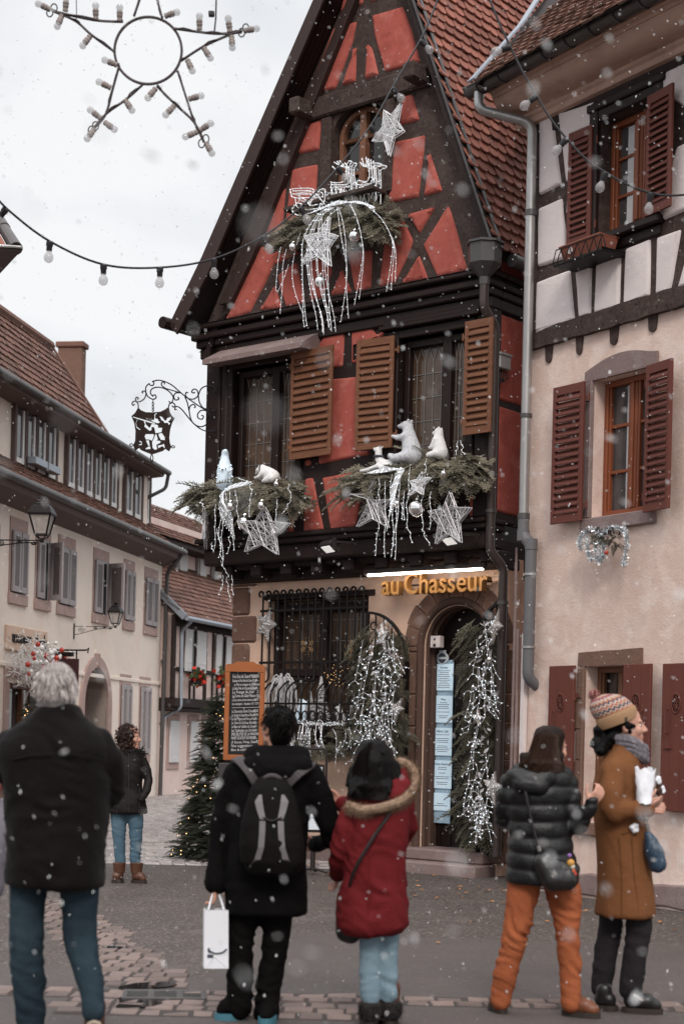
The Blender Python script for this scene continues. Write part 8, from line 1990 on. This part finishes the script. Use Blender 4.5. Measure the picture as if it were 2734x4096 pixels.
for k in range(160):
    d=Vector([rs.gauss(0,1) for _ in range(3)]).normalized();mb.tube([pc+d*.02,pc+d*.036],[.004,.002],3,False)
mb.build('bobble',mat('bobble',(.3,.13,.12),.95,.4,60),p.t)
mb=MB();mb.box(-.006,.006,-.002,.002,-.014,.014);o=mb.build('hat_tag',M['leather_black'],p.t);o.location=p.q(1012,300,-.102)
mb=MB()
for k in range(3):
    P=[];cc=p.q(1035+k*8,455+k*34,0)
    for j in range(20):
        a=2*PI*j/20;P.append(cc+Vector((.085*math.cos(a)*(1-.05*k),.082*math.sin(a),-.035*math.cos(a)+.008*math.sin(3*a))))
    mb.tube(P,.030,8,closed=True)
dm('scarf_grey',(.13,.115,.13),.95,.6,26,.6,120,stain=(.30,.27,.28),stain_amt=.7,ss=40);mb.build('scarf',M['scarf_grey'],p.t,True)
shoe(p,'shoe',p.q(790,2225,.05),p.q(955,2235,.0),.10,.12,'leather_black','sole_dark');o=shoe(p,'shoe',p.q(985,2240,-.02),p.q(1260,2262,-.06),.105,.12,'leather_black','sole_dark')
mb=MB()
for x in (1075,1105):mb.tube([p.q(x-12,2150+ (x-1075)*.8,-.10),p.q(x+18,2170+(x-1075)*.8,-.105)],.009,6)
mb.build('buckle',M['lead'],o,True)
# paper bag, pastry, umbrella, tissue
PC=p;b0=p.q(1140,850,-.22);t=thing('paper_bag','crumpled white paper bag held by the woman in the camel coat','paper bag',p.o+b0);r_=lambda x,y,d=-.22:PC.q(x,y,d)-b0
rs=random.Random(14);mb=MB();n=15;K=8;V_=[]
for i in range(K):
    u=i/(K-1);y=862-222*u;xl,xr=(1088-14*u,1186+26*u);a_,b_=r_(xl,y),r_(xr,y);c=(a_+b_)/2;rx=(b_-a_).length/2;ry=.040-.022*u
    for j in range(n):
        an=2*PI*j/n;f=1+rs.uniform(-.10,.10);V_.append(c+Vector((rx*f*math.cos(an),ry*(1+rs.uniform(-.3,.3))*math.sin(an),rs.uniform(-.008,.008)+(rs.uniform(-.012,.022) if i==K-1 else 0))))
Fs=[]
for i in range(K-1):
    for j in range(n):
        q=(i*n+j,i*n+(j+1)%n,(i+1)*n+(j+1)%n,(i+1)*n+j)
        Fs+=[(q[0],q[1],q[2]),(q[0],q[2],q[3])] if (i+j)%2 else [(q[0],q[1],q[3]),(q[1],q[2],q[3])]
mb.add(V_,Fs+[tuple(range(n))[::-1]]);mb.build('bag_body',M['bag_white'],t,60)
b1=p.q(1235,800,-.2);t=thing('pastry_bag','chocolate pastry in a white napkin at the woman\'s fingertips','pastry',p.o+b1);r1=lambda x,y,d=-.2:PC.q(x,y,d)-b1
mb=MB()
for x,y,r in ((1228,780,.022),(1246,762,.022),(1236,738,.02),(1240,800,.018),(1258,785,.016)):mb.sph(r1(x,y),r,10,8)
blob(mb,'pastry',mat('chocolate',(.05,.02,.012),.5,.3,30),t,.006,1,lambda c,n:.004*MN.noise(c*60))
mb=MB()
for x,y,r in ((1228,700,.018),(1236,718,.016),(1262,760,.013),(1266,785,.012)):mb.sph(r1(x,y,-.222),(r,.006,r*1.2),8,6)
blob(mb,'napkin',M['bag_white'],t,.005,1,lambda c,n:.004*MN.noise(c*70))
b2_=p.q(1200,1300,-.17);t=thing('umbrella','folded dark blue umbrella hanging beside the camel coat','umbrella',p.o+b2_);r2=lambda x,y,d=-.17:PC.q(x,y,d)-b2_
mb=MB();capsule(mb,r2(1160,1075),.018,r2(1195,1180),.045);capsule(mb,r2(1195,1175),.045,r2(1225,1270),.048);capsule(mb,r2(1185,1210),.035,r2(1195,1300),.018);capsule(mb,r2(1235,1240),.03,r2(1240,1290),.018)
dm('umbrella_blue',(.022,.045,.075),.45,.35,10,.2,60,spec=.5);blob(mb,'canopy',M['umbrella_blue'],t,.007,1,folds(.009,90,(1,.5,-.35),2));mb=MB();mb.tube([r2(1165,1060),r2(1152,1000)],.012,8);mb.tube([r2(1152,1000),r2(1165,950),r2(1180,930)],.004,5);mb.build('handle',M['lead'],t,True)
b3=p.q(1070,1040,-.18);t=thing('tissue','crumpled white tissue sticking out of the camel coat pocket','tissue',p.o+b3);mb=MB();r3=lambda x,y,d=-.18:PC.q(x,y,d)-b3
for x,y,r in ((1055,1025,.018),(1075,1020,.02),(1085,1040,.016),(1065,1045,.016)):mb.sph(r3(x,y),r,10,8)
blob(mb,'paper',M['bag_white'],t,.006,1,lambda c,n:.006*MN.noise(c*60))
# grey bag swinging at the grey-haired man's left side, cut by the frame
q=at(2,3560,8.15);t=thing('tote_bag','grey-violet cloth bag at the left edge beside the grey-haired man','tote bag',q);mb=MB();R_=lambda x,y:at(x,y,8.15)-q
dm('tote_grey',(.17,.155,.18),.6,.3,8,.2,40)
capsule(mb,R_(-40,3420),.07,R_(-45,3540),.08);capsule(mb,R_(-5,3260),.025,R_(-22,3440),.055);capsule(mb,R_(14,3200),.016,R_(2,3330),.028);blob(mb,'bag_body',M['tote_grey'],t,.010,2,folds(.009,60,(1,0,.25),1))
# festoon strings
dm('cable_black',(.014,.012,.014),.5,.1);dm('socket_black',(.02,.018,.02),.45,.2);dm('bulb_clear',(.42,.40,.40),.06,.1,3,spec=.8,alpha=.42);dm('socket_grey',(.24,.20,.185),.6,.2,20,.2,60);dm('star_bar',(.075,.06,.06),.5,.2,metal=.3)
def bulb_mesh():
    a=MB();a.lathe([(.016,.0),(.024,-.006),(.024,-.03),(.020,-.036),(.020,-.062),(.017,-.066)],(0,0,0),12)
    b=MB();b.lathe([(.015,-.062),(.018,-.074),(.030,-.094),(.033,-.112),(.029,-.130),(.016,-.142),(.002,-.146)],(0,0,0),12)
    return a,b
def festoon(name,label,pts,bulbs,Ys,grp):
    P=[at(x,y,Ys[0]+(Ys[1]-Ys[0])*k/(len(pts)-1)) for k,(x,y) in enumerate(pts)];t=thing(name,label,'string lights',P[0],0,grp);C=crom(P,8)
    mb=MB();mb.tube([c-P[0] for c in C],.0085,6);mb.build('cable',M['cable_black'],t,True);first=None
    for k,(x,y,dx,dy) in enumerate(bulbs):
        best=min(C,key=lambda c:((c.x/c.y*F*1+1367-x)**2))
        # hang each holder from the cable point nearest in the photo
        pr=lambda c:(CX+F*((c.x/c.y)*_c+((c.z-EYE)/c.y)*_s),CY-F*(-(c.x/c.y)*_s+((c.z-EYE)/c.y)*_c))
        c=min(C,key=lambda c:(pr(c)[0]-x)**2+(pr(c)[1]-y)**2)
        d=Vector((dx,.0,-dy)).normalized();rot=(-d).to_track_quat('Z','Y')
        if first is None:
            a,b=bulb_mesh();s_=a.build('socket',M['socket_black'],t,True);g=b.build('bulb',M['bulb_clear'],s_,True);first=s_
        else:
            s_=first.copy();COL.objects.link(s_);g=first.children[0].copy();COL.objects.link(g);g.parent=s_;s_.parent=t
        s_.location=c-P[0];s_.rotation_mode='QUATERNION';s_.rotation_quaternion=rot;s_.scale=(1.12,)*3
festoon('festoon_lights','black festoon cable with clear bulbs sagging from the left edge up over the red gable',[(-30,770),(40,845),(200,965),(415,1058),(640,1070),(855,1035),(1050,945),(1200,830),(1350,670),(1480,505),(1580,330),(1690,140),(1760,-30)],
 [(25,830,-.7,1),(197,948,-.05,1),(418,1058,0,1),(645,1070,0,1),(853,1035,.05,1),(1040,948,.55,1),(1197,832,.6,1),(1342,678,.75,1),(1473,515,.8,1),(1570,345,.85,.9),(1675,160,.9,.8)],(11.5,15.5),'festoon light chains')
festoon('festoon_lights','black festoon cable with clear bulbs hanging down across the cream house',[(1945,-30),(1990,80),(2040,188),(2090,290),(2145,383),(2200,475),(2265,555),(2340,635),(2420,690),(2510,740),(2600,772),(2680,782),(2780,775)],
 [(2042,190,-1,.35),(2145,383,-.9,.75),(2268,556,-.7,.85),(2420,690,-.35,1),(2602,772,-.1,1)],(13,12.2),'festoon light chains')
# big star of bulbs hanging over the street
YS=11.2;ctr=at(592,200,YS);t=thing('star_light','large iron star frame with a central ring and grey bulb sockets hanging over the street','star light',ctr)
k1=lambda p:G(0,0,.8718,p)
S=lambda p:[at(x,y,YS)-ctr for x,y in k1(p)]
mb=MB()
for ln in ([(615,75),(660,-60)],[(720,-5),(745,85)],[(565,100),(430,92),(240,50)],[(240,50),(345,95),(420,160),(525,237)],[(548,300),(520,400),(485,525),(430,590)],[(430,590),(490,520),(580,455),(655,388)],[(720,395),(800,475),(890,560),(935,650)],[(935,650),(890,555),(855,450),(815,325)],[(830,280),(930,215),(1040,165),(1110,140)],[(1110,148),(1000,155),(900,145),(795,130)],[(660,-60),(720,-5)]):
    P=crom(S(ln),4);mb.tube(P,.009,6)
    Q_=[p_+Vector((.008*math.sin(i*1.9),-.012,.010*math.cos(i*1.3))) for i,p_ in enumerate(P)];mb.tube(Q_,.0045,5)
mb.build('star_bar',M['star_bar'],t,True)
c0=at(*k1([(680,232)])[0],YS)-ctr;rr=154*.8718*YS/F
mb=MB();mb.tube([c0+Vector((rr*math.cos(a*PI/24),0,rr*math.sin(a*PI/24))) for a in range(48)],.010,6,closed=True);mb.build('ring',M['star_bar'],t,True)
mb=MB()
for x,y in ((240,50),(430,590),(935,650),(1118,142)):
    c=S([(x,y)])[0];mb=MB()
    for s_ in (-1,1):mb.tube([c+Vector((.022*math.cos(a*PI/5)+.014*s_,-.01,.03*math.sin(a*PI/5)+.016*s_)) for a in range(10)],.005,5,closed=True)
    mb.build('cable_loop',M['cable_black'],t,True)
mb=MB();mb.tube(S([(352,85),(350,-60)]),.003,4);mb.build('hanging_wire',M['cable_black'],t,True);mb=MB();mb.tube(S([(983,148),(990,80),(993,-60)]),.006,5);mb.build('hanging_wire',M['cable_black'],t,True);mb=MB();mb.bbox(*[v for v in (S([(970,68)])[0].x-.02,S([(970,68)])[0].x+.02)],-.02,.02,S([(970,75)])[0].z,S([(970,60)])[0].z+.01,.004);mb.build('plug',M['cable_black'],t,True)
first=None
for x,y,dx,dy in ((235,45,-1,-.35),(300,55,.1,-1),(285,70,-.3,1),(415,165,-.55,.9),(440,92,0,-1),(550,100,0,-1),(540,300,-1,-.3),(512,405,-1,-.4),(465,545,-1,-.7),(480,560,.9,.7),(435,590,-.6,1),(575,460,.6,.9),(715,405,-.6,.9),(800,485,-.7,.9),(865,455,1,-.2),(905,605,-.9,.5),(915,600,1,-.6),(945,655,.5,.9),(860,275,.45,1),(935,220,.6,.95),(1062,165,.1,1),(1055,150,-.15,-1),(1118,142,1,-.1),(915,140,0,-1),(755,75,1,-.25)):
    d=Vector((dx,-.25,-dy)).normalized();rot=(-d).to_track_quat('Z','Y')
    if first is None:
        a=MB();a.lathe([(.020,.012),(.022,-.0),(.018,-.008),(.020,-.014),(.024,-.03),(.021,-.034),(.025,-.05),(.022,-.054),(.020,-.062)],(0,0,0),12);b=MB();b.lathe([(.018,-.060),(.024,-.070),(.027,-.084),(.025,-.098),(.014,-.108),(.002,-.111)],(0,0,0),12)
        s_=a.build('socket',M['socket_grey'],t,True);b.build('bulb',M['bulb_clear'],s_,True);first=s_
    else:
        s_=first.copy();COL.objects.link(s_);g=first.children[0].copy();COL.objects.link(g);g.parent=s_;s_.parent=t
    s_.location=S([(x,y)])[0]+d*.014;s_.rotation_mode='QUATERNION';s_.rotation_quaternion=rot;s_.scale=(.92,)*3
# falling snow
dm('snow',(.95,.95,.95),.9,.02,20,alpha=.62)
rs=random.Random(123);mb=MB()
def flake(c,r,el=1.6):
    ax=Vector((rs.gauss(.5,.4),rs.gauss(0,.4),rs.gauss(-.6,.4))).normalized();x=ax.orthogonal().normalized();y=ax.cross(x);ring=[];top=c+x*r*.35;bot=c-x*r*.35
    for k in range(6):
        a=k*PI/3;j=rs.uniform(.7,1.2);ring.append(c+ax*(r*el*math.cos(a)*j)+y*(r*math.sin(a)*j)+x*rs.uniform(-.2,.2)*r)
    o=[*ring,top,bot];mb.add(o,[(k,(k+1)%6,6) for k in range(6)]+[((k+1)%6,k,7) for k in range(6)])
for k in range(4200):
    Y=(rs.uniform(4.2**2.2,17**2.2))**(1/2.2);px=rs.uniform(-60,2800);py=rs.uniform(-60,4100);c=at(px,py,Y)
    if c.z<.05:continue
    flake(c,rs.uniform(.0022,.0048)*(1 if rs.random()<.9 else 1.4),rs.uniform(1.1,2.0))
for k in range(95):
    Y=rs.uniform(1.5,3.6);flake(at(rs.uniform(-30,2760),rs.uniform(-30,4090),Y),rs.uniform(.003,.0055),rs.uniform(1.2,2.6))
for k in range(9):
    Y=rs.uniform(.75,1.4);flake(at(rs.uniform(0,2700),rs.uniform(0,4090),Y),rs.uniform(.0028,.0048),1.3)
tag(mb.build('snow',M['snow']),'white snowflakes drifting through the air across the whole street','snow',kind='stuff')
cam=bpy.data.cameras.new('camera');co=bpy.data.objects.new('camera',cam);COL.objects.link(co);sc.camera=co
cam.sensor_fit='VERTICAL';cam.sensor_height=36;cam.sensor_width=24;cam.lens=36*F/4096
cam.shift_y=(CY-2048)/4096;cam.shift_x=0;cam.clip_end=2000;cam.clip_start=.05
co.location=(0,0,EYE);co.matrix_world=Matrix.Translation((0,0,EYE))@Matrix.Rotation(R(90),4,'X')@Matrix.Rotation(ROLL,4,'Z')
cam.dof.use_dof=True;cam.dof.focus_distance=18.3;cam.dof.aperture_fstop=2.6;cam.dof.aperture_blades=9
W=bpy.data.worlds.new('World');sc.world=W;W.use_nodes=True;nt=W.node_tree;N=nt.nodes;L=nt.links;N.clear()
out=N.new('ShaderNodeOutputWorld');bg=N.new('ShaderNodeBackground');sky=N.new('ShaderNodeTexSky');sky.sky_type='NISHITA';sky.sun_disc=False
SUN_EL,SUN_AZ=R(40),R(176)   # high behind the camera
sky.sun_elevation=SUN_EL;sky.sun_rotation=SUN_AZ
bgs=N.new('ShaderNodeBackground');bgs.inputs['Strength'].default_value=.06;L.new(sky.outputs[0],bgs.inputs[0])
tc=N.new('ShaderNodeTexCoord');mp=N.new('ShaderNodeMapping');mp.inputs['Scale'].default_value=(2.2,2.2,5)
L.new(tc.outputs['Generated'],mp.inputs[0]);n1=N.new('ShaderNodeTexNoise');n1.inputs['Scale'].default_value=1.6;n1.inputs['Detail'].default_value=6;n1.inputs['Roughness'].default_value=.5;n1.inputs['Distortion'].default_value=.3
L.new(mp.outputs[0],n1.inputs['Vector']);cr=N.new('ShaderNodeValToRGB')
cr.color_ramp.elements[0].position=.36;cr.color_ramp.elements[0].color=(.64,.685,.735,1)
cr.color_ramp.elements[1].position=.62;cr.color_ramp.elements[1].color=(.90,.905,.915,1)
L.new(n1.outputs['Fac'],cr.inputs[0])
# an overcast sky is brightest overhead
sx=N.new('ShaderNodeSeparateXYZ');L.new(tc.outputs['Generated'],sx.inputs[0]);mr=N.new('ShaderNodeMapRange');mr.interpolation_type='SMOOTHSTEP'
mr.inputs['From Min'].default_value=.42;mr.inputs['From Max'].default_value=.85;mr.inputs['To Min'].default_value=.86;mr.inputs['To Max'].default_value=2.1
L.new(sx.outputs[2],mr.inputs['Value']);L.new(mr.outputs[0],bg.inputs['Strength']);L.new(cr.outputs[0],bg.inputs[0])
mx=N.new('ShaderNodeMixShader');mx.inputs[0].default_value=.94;L.new(bgs.outputs[0],mx.inputs[1]);L.new(bg.outputs[0],mx.inputs[2]);L.new(mx.outputs[0],out.inputs[0])
sl=bpy.data.lights.new('sun','SUN');sl.energy=1.5;sl.angle=R(16);sl.color=(1,.93,.86);so=bpy.data.objects.new('sun',sl);COL.objects.link(so)
sd=Vector((math.sin(SUN_AZ)*math.cos(SUN_EL),math.cos(SUN_AZ)*math.cos(SUN_EL),math.sin(SUN_EL)))
so.rotation_euler=sd.to_track_quat('Z','Y').to_euler();so.location=(0,0,30)
sc.view_settings.view_transform='Standard';sc.view_settings.look='None';sc.view_settings.exposure=.34;sc.view_settings.gamma=1
sc.cycles.max_bounces=6;sc.cycles.diffuse_bounces=3;sc.cycles.glossy_bounces=3;sc.cycles.transparent_max_bounces=12
sc.cycles.use_denoising=True
